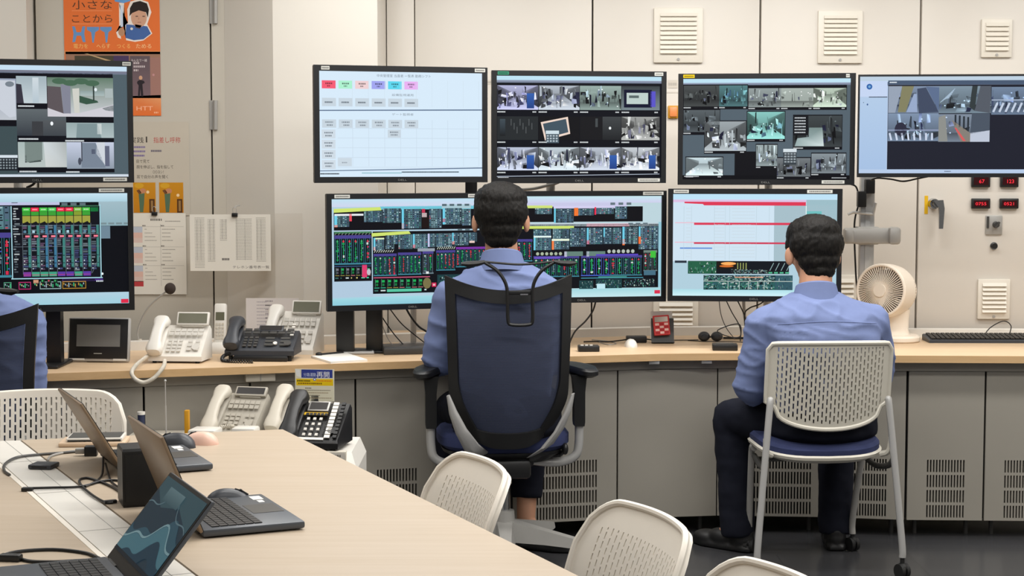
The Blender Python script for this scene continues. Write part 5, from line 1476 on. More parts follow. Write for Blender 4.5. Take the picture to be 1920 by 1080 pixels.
# pointing-and-calling notice
a = Art(80, 228, 354, 404, (190, 182, 168)); a.layer = 1
a.text('実践', 244, 267, 12, (48, 42, 40), 26); a.rect(274, 256, 276.5, 267, (60, 54, 50)); a.text('指差し呼称', 288, 267, 12, (176, 62, 58), 50)
for y, x1 in ((274, 273), (282, 273), (290, 271)): a.dashes(100, y, x1, 3.4, (120, 106, 150), .15)
a.dashes(283, 281, 303, 3.6, (110, 104, 116), .12)
for t, x, y, wd in (('目で見て', 256, 305, 24), ('腕を伸ばし、指を指して', 256, 315.5, 68), ('○○ヨシ！', 286, 325, 20), ('耳で自分の声を聞く', 256, 334, 58)): a.text(t, x, y, 7.2, (54, 48, 44), wd)
for k, t in enumerate('1234'): a.text(t, 246, 305 + k * 9.8, 7, (54, 48, 44))
for x0, x1 in ((249, 290.5), (297, 342)):
    a.layer = 1; a.rect(x0, 342, x1, 399, (196, 136, 30), (188, 122, 26)); a.layer = 2; a.disc(x0 + 11, 348, 9, 5, (206, 156, 40), 10)
    a.poly([(x0 + 6, 357), (x0 + 11, 355), (x0 + 15, 361), (x0 + 12, 366)], (110, 70, 40)); a.disc(x0 + 18, 358, 6, 5, (190, 130, 96), 10)
    a.layer = 3; a.poly([(x0 + 10, 364), (x0 + 21, 362), (x0 + 20, 380), (x0 + 18, 398), (x0 + 12, 398), (x0 + 11, 380)], (84, 108, 84)); a.disc(x0 + (27 if x0 < 260 else 35), 360 if x0 < 260 else 366, 3, 3, (236, 206, 160), 8)
    a.rect(x1 - 12, 373, x1 - 2, 399, (84, 52, 24)); a.layer = 4; a.rect(x1 - 9, 376, x1 - 5, 396, (150, 116, 70))
sheet('safety_notice', 'pale notice with red heading and two yellow figure pictures under the orange poster', 'notice', 80, 228, 354, 404, YD - .003, a)
# hanging sheets with clips
def clip(r, x, z):
    c = MB().box2((x - .012, -.010, z - .010), (x + .012, .004, z + .006), bev=.002).build('binder_clip', M['black'], r)
    MB().tube([(x - .006, -.004, z + .006), (x - .008, -.008, z + .022), (x, -.010, z + .030), (x + .008, -.008, z + .022), (x + .006, -.004, z + .006)], .0012, n=6, smooth_sub=3).build('clip_wire', M['silver'], c)
a = Art(200, 400, 348, 552, (222, 218, 208)); a.layer = 1
a.dashes(283, 410, 304, 4, (120, 116, 110), .3); a.dashes(310, 414, 338, 1.6, (140, 136, 130))
for y0 in (422, 460, 495):
    a.rect(220, y0 + 3, 268, y0 + 14, (186, 192, 204)); a.rect(220, y0 + 14, 268, y0 + 24, (216, 180, 168)); a.rect(220, y0 + 24, 268, y0 + 33, (214, 190, 182))
    a.dashes(268, y0, 274, 2.2, (100, 96, 90)); a.dashes(302, y0, 308, 2.2, (100, 96, 90)); a.rect(220, y0 + 2.6, 344, y0 + 3.1, (160, 156, 150))
    for k in range(4): a.dashes(304, y0 + 7 + k * 7, 304 + (24, 16, 16, 20)[k], 1.5, (150, 146, 140)); a.dashes(272, y0 + 7 + k * 7, 272 + (4, 14, 20, 22)[k], 1.5, (160, 156, 150))
a.rect(301, 420, 301.6, 536, (176, 172, 164)); a.rect(220, 527, 268.5, 537, (184, 64, 68))
r, wd, ht = sheet('duty_sheet', 'hanging white table sheet with red and blue cells left of the door gap', 'paper sheet', 200, 400, 348, 552, YD - .006, a)
clip(r, wd / 2 - (348 - 290) * YD / FPX, ht)
a = Art(357, 402, 507, 508, (224, 220, 210)); a.layer = 1
for x0, x1, y0, y1 in ((366, 384, 408, 502), (390, 404, 411, 492), (413, 426, 412, 450), (442, 472, 410, 486), (480, 498, 408, 490)):
    y = y0
    while y < y1:
        a.dashes(x0, y, x1, 1.3, (164, 160, 152), .35); y += 2.9
for x in (370, 377, 394, 401, 417, 424, 444, 459, 482, 489): a.rect(x, 411, x + .5, 488 if x < 410 or x > 430 else 448, (150, 146, 140))
a.dashes(416, 484, 430, 4, (120, 116, 112), .1); a.text('テレホン番号表一覧', 436, 503, 6, (90, 86, 82), 68)
r, wd, ht = sheet('phone_list', 'wide white printed list clipped over the dark door gap', 'paper sheet', 357, 402, 507, 508, YW - .05, a)
clip(r, (441 - 432) * YW / FPX, ht)
MB().tube([((441 - 432) * YW / FPX, .0, ht + .03), ((441 - 432) * YW / FPX, .05, ht + .034), ((441 - 432) * YW / FPX, .12, ht + .034)], .003).build('hook', M['silver'], r)
a = Art(0, 0, 50, 160, (206, 200, 190)); sheet('blank_sheet', 'plain pale vertical sheet on the wall right of the clipped list', 'paper sheet', 518, 400, 567, 602, YW - .002, a)
a = Art(462, 558, 560, 660, (214, 208, 206)); a.layer = 1
for k in range(12): a.dashes(482, 565 + k * 7, 500 + (k * 7) % 30, 2.4, (176, 170, 176), .3); a.dashes(498, 563 + k * 9, 512, 3, (150, 144, 150), .3)
sheet('leaning_sheet', 'pale printed sheet standing behind the desk phones', 'paper sheet', 462, 559, 560, 648, 6.99, a)

# ================================================================== THINGS ON THE CONSOLE
def on_desk(px, py, z=ZT): return atZ(px, py, z)
def coil(pts, R, turns, r, n=6, per=10):
    base = spline([V(p) for p in pts], 12); L = len(base); out = []
    N = int(turns * per)
    for i in range(N + 1):
        f = i / N * (L - 1); k = min(L - 2, int(f)); p = base[k].lerp(base[k + 1], f - k)
        t = (base[k + 1] - base[k]).normalized(); u, v = frame_of(t) if abs(t.z) > .95 else (t.cross(V((0, 0, 1))).normalized(), None)
        v = t.cross(u)
        a = 2 * PI * i / per
        out.append(p + (u * math.cos(a) + v * math.sin(a)) * R)
    return MB().tube(out, r, n=n)
def buttons(mb, x0, u0, x1, u1, nx, nu, h, gap=.3, base=0.0):
    pw, pu = (x1 - x0) / nx, (u1 - u0) / nu
    for i in range(nx):
        for j in range(nu):
            mb.box2((x0 + i * pw + pw * gap / 2, u0 + j * pu + pu * gap / 2, base), (x0 + (i + 1) * pw - pw * gap / 2, u0 + (j + 1) * pu - pu * gap / 2, base + h))
    return mb
def handset_mesh(L, r, fat=1.0):
    m = MB(); R = []
    for (u, z, rx, rz_) in ((-.5, .004, .3, .3), (-.48, .004, .85, .8), (-.42, .003, 1.1 * fat, 1.0 * fat), (-.33, .006, 1.05, .95), (-.22, .016, .8, .62), (0, .022, .74, .55), (.22, .016, .8, .62), (.33, .006, 1.05, .95), (.42, .003, 1.1, 1.0), (.48, .004, .85, .8), (.5, .004, .3, .3)):
        R.append([(r * rx * math.copysign(abs(math.cos(2 * PI * k / 16)) ** .7, math.cos(2 * PI * k / 16)), u * L, z + r * .8 * rz_ * math.copysign(abs(math.sin(2 * PI * k / 16)) ** .7, math.sin(2 * PI * k / 16))) for k in range(16)])
    return m.loft(R)
def desk_phone(label, loc, rz, W=.205, D=.19, tilt=40, body='white', hs='white', lcd='lcd', key='keysgrey', disp=(-.02, .10), disp_ht=.05, disp_tilt=22, cord=None, cord_mat='offwhite', group=None, side_keys=None, extra=None, foot=.0, fkey=None, kgap=.34):  # default key tone is darkened to stand in for shadows between white keys
    """sloping desk telephone; local -y is towards the user, handset on the left"""
    r = thing('desk_phone', label, 'telephone', loc, rz, group)
    t = math.radians(tilt); S = T(0, -D * .5 * math.cos(t), .012 + foot) @ RX(t)   # slope frame: x, u up the slope, z out
    h = D * math.sin(t)
    y0, y1 = -D * .5 * math.cos(t), D * .5 * math.cos(t)
    m = MB().loft([[(-W / 2, y0 - .004, foot), (W / 2, y0 - .004, foot), (W / 2, y1 + .02, foot), (-W / 2, y1 + .02, foot)],
                   [(-W / 2, y0 - .004, foot + .018), (W / 2, y0 - .004, foot + .018), (W / 2, y1 + .016, h + .004), (-W / 2, y1 + .016, h + .004)],
                   [(-W / 2 + .004, y0 + .004, foot + .026), (W / 2 - .004, y0 + .004, foot + .026), (W / 2 - .004, y1 + .008, h + .018), (-W / 2 + .004, y1 + .008, h + .018)]])
    m.build('phone_body', M[body], r, angle=30)
    K = S @ T(0, 0, .012)
    x0 = -W / 2 + .062
    kb = MB(); kx1 = x0 + .062
    buttons(kb, x0, D * .10, kx1, D * (.58 if side_keys else .50), 3, 4, .004, kgap)
    kb.build('keypad', M[key], r, smooth=False, mx=K)
    kb = MB(); buttons(kb, x0 - .004, D * .60, W / 2 - (.058 if side_keys else .012), D * (.66 if side_keys else .82), 6, 2, .003, .22)
    fk = M[fkey or key]
    kb.build('function_keys', fk, r, smooth=False, mx=K); kb = MB()
    buttons(kb, kx1 + .012, D * .14, W / 2 - (.058 if side_keys else .012), D * .5, 2, 3, .003, .4)
    kb.cyl((W / 2 - .030, D * .26, .0), (W / 2 - .030, D * .26, .004), .014, n=20)
    kb.build('call_keys', fk, r, smooth=False, mx=K)
    if side_keys:
        kb = MB(); buttons(kb, W / 2 - .052, D * .08, W / 2 - .028, D * .92, 1, 10, .003, .25); kb.build('label_strip', M['white'], r, smooth=False, mx=K @ T(0, 0, .001))
        kb = MB(); buttons(kb, W / 2 - .024, D * .08, W / 2 - .006, D * .92, 1, 10, .005, .3); kb.build('line_keys', M['black'], r, smooth=False, mx=K)
    # display
    if disp:
        dx0, dx1 = disp
        if disp_tilt:
            F = S @ T(0, D * .93, .012) @ RX(math.radians(disp_tilt))
            dm = MB().box2((dx0, 0, -.010), (dx1, disp_ht, .004), bev=.003).build('display_housing', M[body], r, mx=F)
            MB().box2((dx0 + .007, .007, .003), (dx1 - .007, disp_ht - .006, .0052)).build('lcd', M[lcd], dm, smooth=False, mx=F)
            MB().box2((dx0 + .02, -.004, -.05), (dx1 - .02, .01, -.002), bev=.003).build('display_neck', M[body], dm, mx=F)
        else:
            dm = MB().box2((dx0, D * .70, 0), (dx1, D * .92, .005), bev=.002).build('display_housing', M['grey_metal' if extra == 'dark' else body], r, mx=K)
            MB().box2((dx0 + .006, D * .73, .004), (dx1 - .006, D * .89, .0062)).build('lcd', M[lcd], dm, smooth=False, mx=K)
    # handset in its cradle
    HS = S @ T(-W / 2 + .027, D * .50, .028)
    MB().box2((-W / 2 + .004, D * .04, .0), (-W / 2 + .052, D * .98, .018), bev=.006).build('cradle', M[body], r, mx=S)
    handset_mesh(D * 1.08, .029).build('handset', M[hs], r, mx=HS)
    if cord:
        pts = [V(p) for p in cord]
        coil(pts, .0055, max(8, sum((b_ - a_).length for a_, b_ in zip(pts, pts[1:])) / .0062), .0021).build('coiled_cord', M[cord_mat], r)
    ft = MB()
    for sx in (-1, 1): ft.cyl((sx * (W / 2 - .02), y0 + .012, 0), (sx * (W / 2 - .02), y0 + .012, foot + .004), .008, n=10)
    ft.build('rubber_feet', M['rubber'], r)
    return r
p = on_desk(330, 682)
_mi = (T(p.x, p.y + .075, ZT) @ RZ(math.radians(-6))).inverted()
cordA = [_mi @ q for q in (atY(282, 664, 6.36), atY(268, 674, 6.22), atY(254, 686, 6.08), atY(247, 699, 5.985), atY(254, 711, 5.97), atY(270, 717, 5.97), atY(288, 709, 5.975), atY(302, 694, 6.0), atY(308, 684, 6.10), atY(309, 676, 6.27))]
desk_phone('white desk phone with a curly cord hanging over the worktop edge', (p.x, p.y + .075, ZT), math.radians(-6), W=.205, D=.165, tilt=43, disp=(-.025, .1), disp_tilt=24, disp_ht=.052, foot=.008,
    cord=cordA)
p = on_desk(546, 664)
desk_phone('white desk phone partly hidden behind the black desk phone on the worktop', (p.x, p.y + .06, ZT), math.radians(-10), W=.205, D=.19, tilt=47, disp=(-.02, .1), disp_tilt=22, disp_ht=.055)
p = on_desk(488, 678)
bp = desk_phone('black desk phone with white-labelled side keys on the worktop', (p.x, p.y + .07, ZT), math.radians(-4), W=.265, D=.15, tilt=35, body='charcoal', hs='charcoal', lcd='lcddark', key='dgrey', disp=(-.02, .075), disp_tilt=0, foot=.022,
    cord=[(-.11, -.06, .03), (-.135, -.07, .02), (-.13, -.10, .007), (-.08, -.125, .007), (-.01, -.13, .007)], cord_mat='black')
m = MB(); buttons(m, .098, .075, .124, .15, 1, 5, .003, .5); m.build('side_labels', M['white'], bp, smooth=False, mx=T(0, -.15 * .5 * math.cos(math.radians(35)), .046) @ RX(math.radians(35)))
MB().cyl((.055, .032, .0), (.055, .032, .005), .008, n=16).build('navigation_key', M['white'], bp, mx=T(0, -.15 * .5 * math.cos(math.radians(35)), .046) @ RX(math.radians(35)))
MB().box2((-.10, -.075, .0), (.11, .05, .022), bev=.006).build('phone_stand', M['black'], bp)
# cordless handset in its charger
p = on_desk(410, 663)
r = thing('cordless_phone', 'white cordless handset upright in its charger left of the black phone', 'telephone', (p.x, p.y + .03, ZT))
MB().loft([ringpts(0, 0, z, rx, ry, 24, .6) for z, rx, ry in ((0, .046, .045), (.012, .047, .046), (.03, .042, .04), (.042, .030, .028))]).build('charger', M['white'], r)
hr = RX(math.radians(-10)) @ T(0, 0, .03)
MB().box2((-.0245, -.012, 0), (.0245, .012, .165), bev=.008).build('handset', M['white'], r, mx=hr)
MB().box2((-.017, -.0132, .098), (.017, -.011, .130)).build('lcd', M['lcd'], r, smooth=False, mx=hr)
m = MB(); buttons(m, -.018, .02, .018, .09, 3, 5, .002, .35); m.build('keypad', M['offwhite'], r, smooth=False, mx=hr @ T(0, -.0125, 0) @ RX(PI / 2))
# touch panel
p = on_desk(181, 681)
r = thing('touch_panel', 'black touch panel in a silver frame standing beside the monitor stand', 'panel', (p.x, p.y + .02, ZT), math.radians(-6))
pm_ = T(0, 0, .004) @ RX(math.radians(-8))
MB().box2((-.119, .0, 0), (.119, .022, .165), bev=.006).build('panel_frame', M['silver'], r, mx=pm_)
MB().box2((-.113, -.002, .010), (.113, .004, .160), bev=.002).build('panel_face', M['black'], r, mx=pm_)
MB().box2((-.084, -.0032, .056), (.084, -.001, .138)).build('display', pm('unlit_display', (120, 120, 117), .35), r, smooth=False, mx=pm_)
A = Art(0, 0, 80, 14, (20, 20, 21)); A.layer = 1; A.dashes(4, 3, 76, 8, (170, 168, 160), .08); A.build('maker_mark', M_PRINT, r, .036, .006, mx=pm_ @ T(0, -.0024, .030))
for x0, x1 in ((-.110, -.052), (.060, .108)): MB().box2((x0, -.004, .004), (x1, .001, .011)).build('white_strip', M['white'], r, smooth=False, mx=pm_)
MB().loft([[(-.05, .02, 0), (.05, .02, 0), (.05, .09, 0), (-.05, .09, 0)], [(-.05, .022, .12), (.05, .022, .12), (.05, .028, .12), (-.05, .028, .12)]]).build('back_stand', M['black'], r, smooth=False)
# gooseneck microphone
p = on_desk(262, 654)
r = thing('gooseneck_microphone', 'thin gooseneck microphone with a dark round foam head above the touch panel', 'microphone', (p.x, p.y, ZT))
mq = lambda px, py: atY(px, py, p.y - .01) - V((p.x, p.y, ZT))
MB().tube([(0, 0, .02), mq(258, 625), mq(263, 605), mq(277, 578), mq(300, 556), mq(314, 545)], .0036, n=8, smooth_sub=6).build('gooseneck', M['grey_metal'], r)
q = mq(319, 541); MB().ell(q, (.0225, .020, .0235), None, 3).build('foam_head', pm('mic_foam', (58, 48, 44), .95, bump=.6, bscale=900), r)
MB().box2((-.045, -.03, 0), (.045, .04, .022), bev=.006).cyl((0, 0, .02), (0, 0, .04), .009).build('microphone_base', M['offwhite'], r)
# adapters and small boxes at the left
p = on_desk(70, 660)
r = thing('white_box', 'small white box on the worktop between the far left man and the black stand', 'box', (p.x, p.y, ZT))
MB().box2((-.05, -.03, 0), (.04, .03, .06), bev=.004).build('box_body', M['white'], r)
# notepad
a0 = [on_desk(x, y) for x, y in ((583, 671), (620, 682), (689, 678), (650, 665))]
c = sum(a0, V()) / 4
r = thing('notepad', 'white notepad with a black clip lying by the worktop edge', 'notepad', (c.x, c.y, ZT))
MB().loft([[(q.x - c.x, q.y - c.y, z) for q in a0] for z in (0, .008)]).build('paper_block', M['paper'], r, smooth=False)
e0, e1 = a0[0].lerp(a0[3], .12) - c, a0[0].lerp(a0[3], .9) - c
MB().tube([(e0.x + .01, e0.y + .004, .010), (e1.x, e1.y, .010)], .005, n=8).ell((e0.x + .014, e0.y + .006, .012), (.014, .010, .008)).build('clip_bar', M['black'], r)
# flat docks on the worktop
def flat_box(name, label, cat, px, py, wd, dp, ht, mat, rz=0.0, bev=.004):
    p = on_desk(px, py)
    r = thing(name, label, cat, (p.x, p.y + dp / 2, ZT), rz)
    MB().box2((-wd / 2, -dp / 2, 0), (wd / 2, dp / 2, ht), bev=bev).build('case', M[mat], r)
    return r
r = flat_box('scanner_pad', 'flat dark pad with a bright rim in front of the broad black post', 'pad', 668, 665, .125, .13, .012, 'silver', .12)
MB().box2((-.054, -.056, .011), (.054, .056, .0135), bev=.001).build('pad_surface', M['dgrey'], r)
MB().ell((0, 0, .0135), (.035, .03, .006)).build('pad_dome', M['charcoal'], r)
r = flat_box('flat_case', 'flat closed black case beside the left elbow of the man in the mesh chair', 'case', 758, 665, .19, .17, .026, 'dgrey', .18)
MB().box2((-.09, -.08, .0255), (.09, .08, .0275), bev=.001).build('case_lid', M['charcoal'], r)
r = flat_box('switch_box', 'black box with three white buttons right of the mesh office chair', 'switch box', 1104, 660, .084, .055, .024, 'black', .05)
m = MB(); buttons(m, -.036, -.022, .018, -.004, 3, 1, .004, .35); m.build('button', M['white'], r, smooth=False, mx=T(0, 0, .0235))
def mouse(label, px, py, z, L, mat, rz, group=None, cable=None, wd=None):
    p = atZ(px, py, z)
    r = thing('computer_mouse', label, 'computer mouse', (p.x, p.y, z), rz, group)
    R = []
    wd = wd or L * .56
    for k in range(13):
        t = -1 + 2 * k / 12; s_ = math.sqrt(max(0.02, 1 - abs(t) ** 2.6)); hgt = L * .34 * s_ * (1 - .22 * (t + .2) ** 2)
        R.append([(wd / 2 * s_ * (1 - .10 * math.cos(t * 2.4)) * math.copysign(abs(math.cos(a_)) ** .8, math.cos(a_)), t * L / 2, max(0, hgt * math.sin(a_))) for a_ in [PI * q / 10 for q in range(11)]] + [(-wd / 2 * s_ * .9, t * L / 2, 0.0), (wd / 2 * s_ * .9, t * L / 2, 0.0)])
    MB().loft(R).build('shell', M[mat], r, angle=60)
    MB().tube([(0, L * .14, L * .315), (0, L * .30, L * .26), (0, L * .42, L * .18)], .0025, n=6).cyl((-.003, L * .26, L * .27), (.003, L * .26, L * .262), .0045, n=14).build('scroll_wheel', M['rubber' if mat != 'white' else 'grey_metal'], r)
    if cable: MB().tube([(0, L * .48, .004)] + cable, .0018, n=6, smooth_sub=8).build('cable', M['black'], r)
    return r
mouse('white computer mouse on the console left of the red calculator', 1183, 650, ZT, .095, 'white', .1)
p = on_desk(1193, 642)
r = thing('power_adapter', 'black power adapter brick behind the white mouse', 'power adapter', (p.x, p.y, ZT), .06)
MB().box2((-.042, -.02, 0), (.042, .02, .028), bev=.004).build('adapter_body', M['black'], r)
MB().tube([(-.042, 0, .012), (-.07, .002, .008), (-.12, -.004, .004), (-.17, .01, .004), (-.22, .0, .004)], .003, n=6, smooth_sub=5).tube([(.042, 0, .014), (.06, .01, .010), (.09, .04, .004)], .003, n=6, smooth_sub=5).build('adapter_cable', M['black'], r)
# red calculator leaning on a grey stand with a white card
p = on_desk(1243, 644)
r = thing('card_stand', 'dark grey easel stand with a white card behind the red calculator', 'stand', (p.x, p.y + .01, ZT), 0)
es = RX(math.radians(-14))
MB().box2((-.047, 0, 0), (.047, .004, .105)).box2((-.047, -.025, 0), (.047, .004, .004)).build('stand_plate', M['dgrey'], r, smooth=False, mx=es)
MB().box2((-.05, .005, .02), (.042, .007, .135)).build('white_card', M['paper'], r, smooth=False, mx=es)
MB().loft([[(-.03, .03, 0), (.03, .03, 0), (.03, .06, 0), (-.03, .06, 0)], [(-.03, .022, .08), (.03, .022, .08), (.03, .026, .08), (-.03, .026, .08)]]).build('stand_strut', M['dgrey'], r, smooth=False)
r2 = thing('calculator', 'red and white calculator leaning on the dark grey easel stand', 'calculator', (p.x - .003, p.y - .004, ZT + .034), 0)
cm = RX(math.radians(-14)) @ RY(math.radians(-4))
MB().box2((-.034, -.004, 0), (.034, .008, .085), bev=.004).build('calculator_body', M['red'], r2, mx=cm)
A = Art(0, 0, 68, 85, (206, 70, 70)); A.layer = 1; A.rect(5, 5, 63, 28, (176, 166, 160), (226, 220, 214), True)
for j in range(4):
    for k in range(3):
        A.layer = 1; A.rect(6 + k * 20, 33 + j * 12.5, 23 + k * 20, 43 + j * 12.5, (240, 200, 194) if (k + j) % 2 == 0 else (178, 52, 56))
A.build('calculator_keys', M_PRINT, r2, .064, .08, mx=cm @ T(0, -.0045, .0425))
# headset ear cups, small box, pen
p = on_desk(1332, 640)
r = thing('headset', 'dark headset with two round ear cups lying behind the small black box', 'headset', (p.x, p.y, ZT))
for sx in (-1, 1):
    MB().ell((sx * .027, 0, .021), (.025, .021, .021)).ell((sx * .027, -.016, .021), (.017, .008, .014)).build('ear_cup', M['charcoal'], r)
MB().tube([(-.027, .018, .024), (-.02, .05, .016), (0, .062, .012), (.02, .05, .016), (.027, .018, .024)], .004, n=8, smooth_sub=5).build('headband', M['black'], r)
MB().tube([(-.05, .0, .006), (-.10, .01, .004), (-.16, .005, .004)], .002, n=6, smooth_sub=5).build('headset_cable', M['black'], r)
r = flat_box('junction_box', 'small black box on the console left of the man in the perforated chair', 'box', 1361, 658, .10, .07, .026, 'black', -.08)
MB().box2((-.035, -.02, .0255), (.035, .024, .0285), bev=.002).build('box_top', M['dgrey'], r)
p = on_desk(1385, 636)
r = thing('pen', 'dark pen lying behind the small black box', 'pen', (p.x, p.y, ZT), -.1)
MB().cyl((-.065, 0, .005), (.055, 0, .005), .0045).build('barrel', M['black'], r)
MB().cyl((-.085, 0, .005), (-.065, 0, .005), .001, .0045).build('tip', M['silver'], r)
# circulating fan
p = on_desk(1682, 640)
r = thing('desk_fan', 'cream desk fan with round ribbed grille right of the man in the perforated chair', 'fan', (p.x, p.y, ZT), math.radians(0))
MB().lathe([(.001, 0), (.088, 0), (.094, .006), (.094, .020), (.088, .028), (.001, .030)], 40).build('fan_base', M['fanwhite'], r)
MB().loft([ringpts(0, .012, z, rx, ry, 24, .75) for z, rx, ry in ((.026, .055, .045), (.05, .048, .038), (.10, .050, .035), (.135, .055, .035))]).build('neck', M['fanwhite'], r)
hc = atY(1660, 545, p.y) - V((p.x, p.y, ZT))
hm_ = T(hc.x + .006, 0, hc.z) @ Matrix.Scale(1.08, 4) @ RZ(math.radians(-38)) @ RX(PI / 2 - math.radians(4))    # local +z of the drum = towards the viewer's left
# drum
m = MB()
prof = [(.098, .055), (.104, .05), (.104, -.01), (.100, -.045), (.092, -.050), (.092, .045)]
R = []
for rr, zz in prof: R.append([(rr * math.cos(2 * PI * k / 48), rr * math.sin(2 * PI * k / 48), zz) for k in range(48)])
R.append(R[0])
m.loft(R, cap=False).build('drum', M['fanwhite'], r, mx=hm_)
g = MB()
for k in range(60):
    a_ = 2 * PI * k / 60
    c_, s_ = math.cos(a_), math.sin(a_); c2_, s2 = math.cos(a_ + .16), math.sin(a_ + .16)
    g.tube([(.026 * c_, .026 * s_, .060), (.06 * math.cos(a_ + .08), .06 * math.sin(a_ + .08), .060), (.096 * c2_, .096 * s2, .052)], .0017, n=5)
g.tube([(.098 * math.cos(2 * PI * k / 48), .098 * math.sin(2 * PI * k / 48), .053) for k in range(48)], .006, n=8, closed=True)
gr = g.build('front_grille', M['fanwhite'], r, mx=hm_)
MB().cyl((0, 0, .050), (0, 0, .066), .028, .025, n=28).build('grille_cap', M['fanwhite'], gr, mx=hm_)
g = MB()
for k in range(52):
    a_ = 2 * PI * k / 52; c_, s_ = math.cos(a_), math.sin(a_)
    g.tube([(.096 * c_, .096 * s_, -.045), (.088 * c_, .088 * s_, -.075), (.06 * c_, .06 * s_, -.092), (.03 * c_, .03 * s_, -.096)], .0018, n=5)
for rr, zz in ((.088, -.075), (.06, -.092), (.03, -.096)): g.tube([(rr * math.cos(2 * PI * k / 40), rr * math.sin(2 * PI * k / 40), zz) for k in range(40)], .002, n=5, closed=True)
g.cyl((0, 0, -.098), (0, 0, -.03), .03, .04, n=24).build('rear_grille', M['fanwhite'], r, mx=hm_)
g = MB()
for k in range(5):
    a_ = 2 * PI * k / 5; Rr = []
    for q in range(6):
        rad = .03 + .055 * q / 5; wv = .50 + .12 * q / 5
        Rr.append([(rad * math.cos(a_ + s * wv), rad * math.sin(a_ + s * wv), .008 + s * .016 + dz_) for s, dz_ in ((-1, .0), (0, .001), (1, .0), (1, .003), (0, .004), (-1, .003))])
    g.loft(Rr)
g.cyl((0, 0, -.02), (0, 0, .03), .03, .026, n=24)
g.build('fan_blades', pm('fan_blade_grey', (150, 142, 132), .5), r, mx=hm_)
# keyboard at the right edge
p = on_desk(1835, 643)
r = thing('keyboard', 'black keyboard on the console right of the fan', 'keyboard', (p.x + .02, p.y + .06, ZT), -.02)
MB().loft([[(-.225, -.07, 0), (.225, -.07, 0), (.225, .07, 0), (-.225, .07, 0)], [(-.225, -.07, .010), (.225, -.07, .010), (.225, .07, .022), (-.225, .07, .022)], [(-.22, -.066, .013), (.22, -.066, .013), (.22, .066, .026), (-.22, .066, .026)]]).build('keyboard_case', M['charcoal'], r, smooth=False)
m = MB(); buttons(m, -.215, -.06, .215, .06, 21, 6, .008, .22); m.build('keys', M['black'], r, smooth=False, mx=T(0, 0, .018) @ RX(math.radians(5.2)))
MB().tube([(.07, .07, .018), (.05, .10, .02), (.08, .12, .05), (.13, .115, .075), (.16, .11, .055), (.155, .11, .01), (.19, .13, .006)], .0022, n=6, smooth_sub=8).build('keyboard_cable', M['black'], r)
# ---- cables that hang below the monitors
def cable(label, pts, rad=.0028, mat='black', name='cable', cat='cable', group=None):
    P_ = [V(q) for q in pts]; b0 = V(P_[-1])
    o = MB().tube([q - b0 for q in P_], rad, n=7, smooth_sub=8).build(name, M[mat], None)
    o.location = b0
    return tag(o, label, cat, group)
cp_ = lambda lst, Y: [atY(x, y, Y) for x, y in lst]
cable('black cable hanging left under the left plant diagram monitor down to the flat case', cp_([(706, 575), (720, 600), (740, 628), (760, 650)], 6.72), .0024)
cable('black cable slanting under the left plant diagram monitor towards the mesh chair', cp_([(728, 575), (752, 606), (780, 630), (806, 650)], 6.75), .0024)
cable('thick black cable looping beneath the badge of the left plant diagram monitor', cp_([(755, 565), (768, 590), (785, 612), (806, 628), (815, 660)], 6.80), .0042)
cable('thin grey cable hanging just right of the broad black post', cp_([(704, 575), (715, 605), (728, 636), (744, 655)], 6.7), .0016, 'grey_metal')
cable('black cable curving under the right plant diagram monitor to the desk', cp_([(1118, 560), (1112, 582), (1098, 602), (1078, 622), (1066, 648)], 6.88), .0036)
cable('thin cable hanging leftmost under the red-barred list monitor', cp_([(1348, 560), (1352, 590), (1362, 615), (1378, 636)], 6.86), .0018, 'dgrey')
cable('black cable arching from under the list monitor to the headset', cp_([(1360, 560), (1372, 585), (1386, 610), (1388, 630), (1370, 632), (1345, 620), (1386, 608), (1388, 640)], 6.84), .0022)
cable('black cable joining the grey cable sleeve from the left under the list monitor', cp_([(1381, 560), (1390, 578), (1396, 592), (1399, 606)], 6.9), .0026)
cable('grey cable sleeve carrying cables from the list monitor to the desk', cp_([(1394, 556), (1396, 590), (1400, 606), (1408, 636)], 6.93), .007, 'grey_metal', 'cable_sleeve')
cable('black cable sweeping right from the grey sleeve under the list monitor', cp_([(1440, 558), (1425, 570), (1405, 578), (1396, 592), (1400, 640)], 6.90), .003)
cable('black cable running down the left of the clamp pole', cp_([(1594, 345), (1606, 352), (1610, 380), (1602, 420), (1604, 500), (1607, 548), (1612, 632)], 7.19), .004)
cable('black cable tied to the right side of the clamp pole', cp_([(1628, 350), (1632, 400), (1634, 450), (1632, 500), (1628, 560), (1628, 632)], 7.21), .0045)
cable('black cable drooping beneath the thin-framed railway yard monitor', cp_([(1633, 338), (1645, 334), (1670, 336), (1694, 340), (1720, 335), (1745, 330)], 6.86), .0035)
cable('grey cable curving between the plant camera monitor and the monitors below', cp_([(975, 356), (1000, 354), (1022, 349), (1042, 344), (1060, 335)], 6.95), .006, 'grey_metal')
cable('black cable peeking between the two left monitors', cp_([(50, 352), (62, 346), (68, 338)], 6.3), .005)
cable('black cable lying along the desk behind the junction box', [on_desk(1290, 639), on_desk(1330, 641), on_desk(1370, 641), on_desk(1398, 643)], .003)
cable('pale cable loop lying behind the three-button box', [on_desk(1120, 641) + V((0, 0, .002)), on_desk(1140, 647) + V((0, 0, .002)), on_desk(1155, 645) + V((0, 0, .002)), on_desk(1142, 641) + V((0, 0, .002)), on_desk(1110, 638) + V((0, 0, .002))], .002, 'grey_metal')
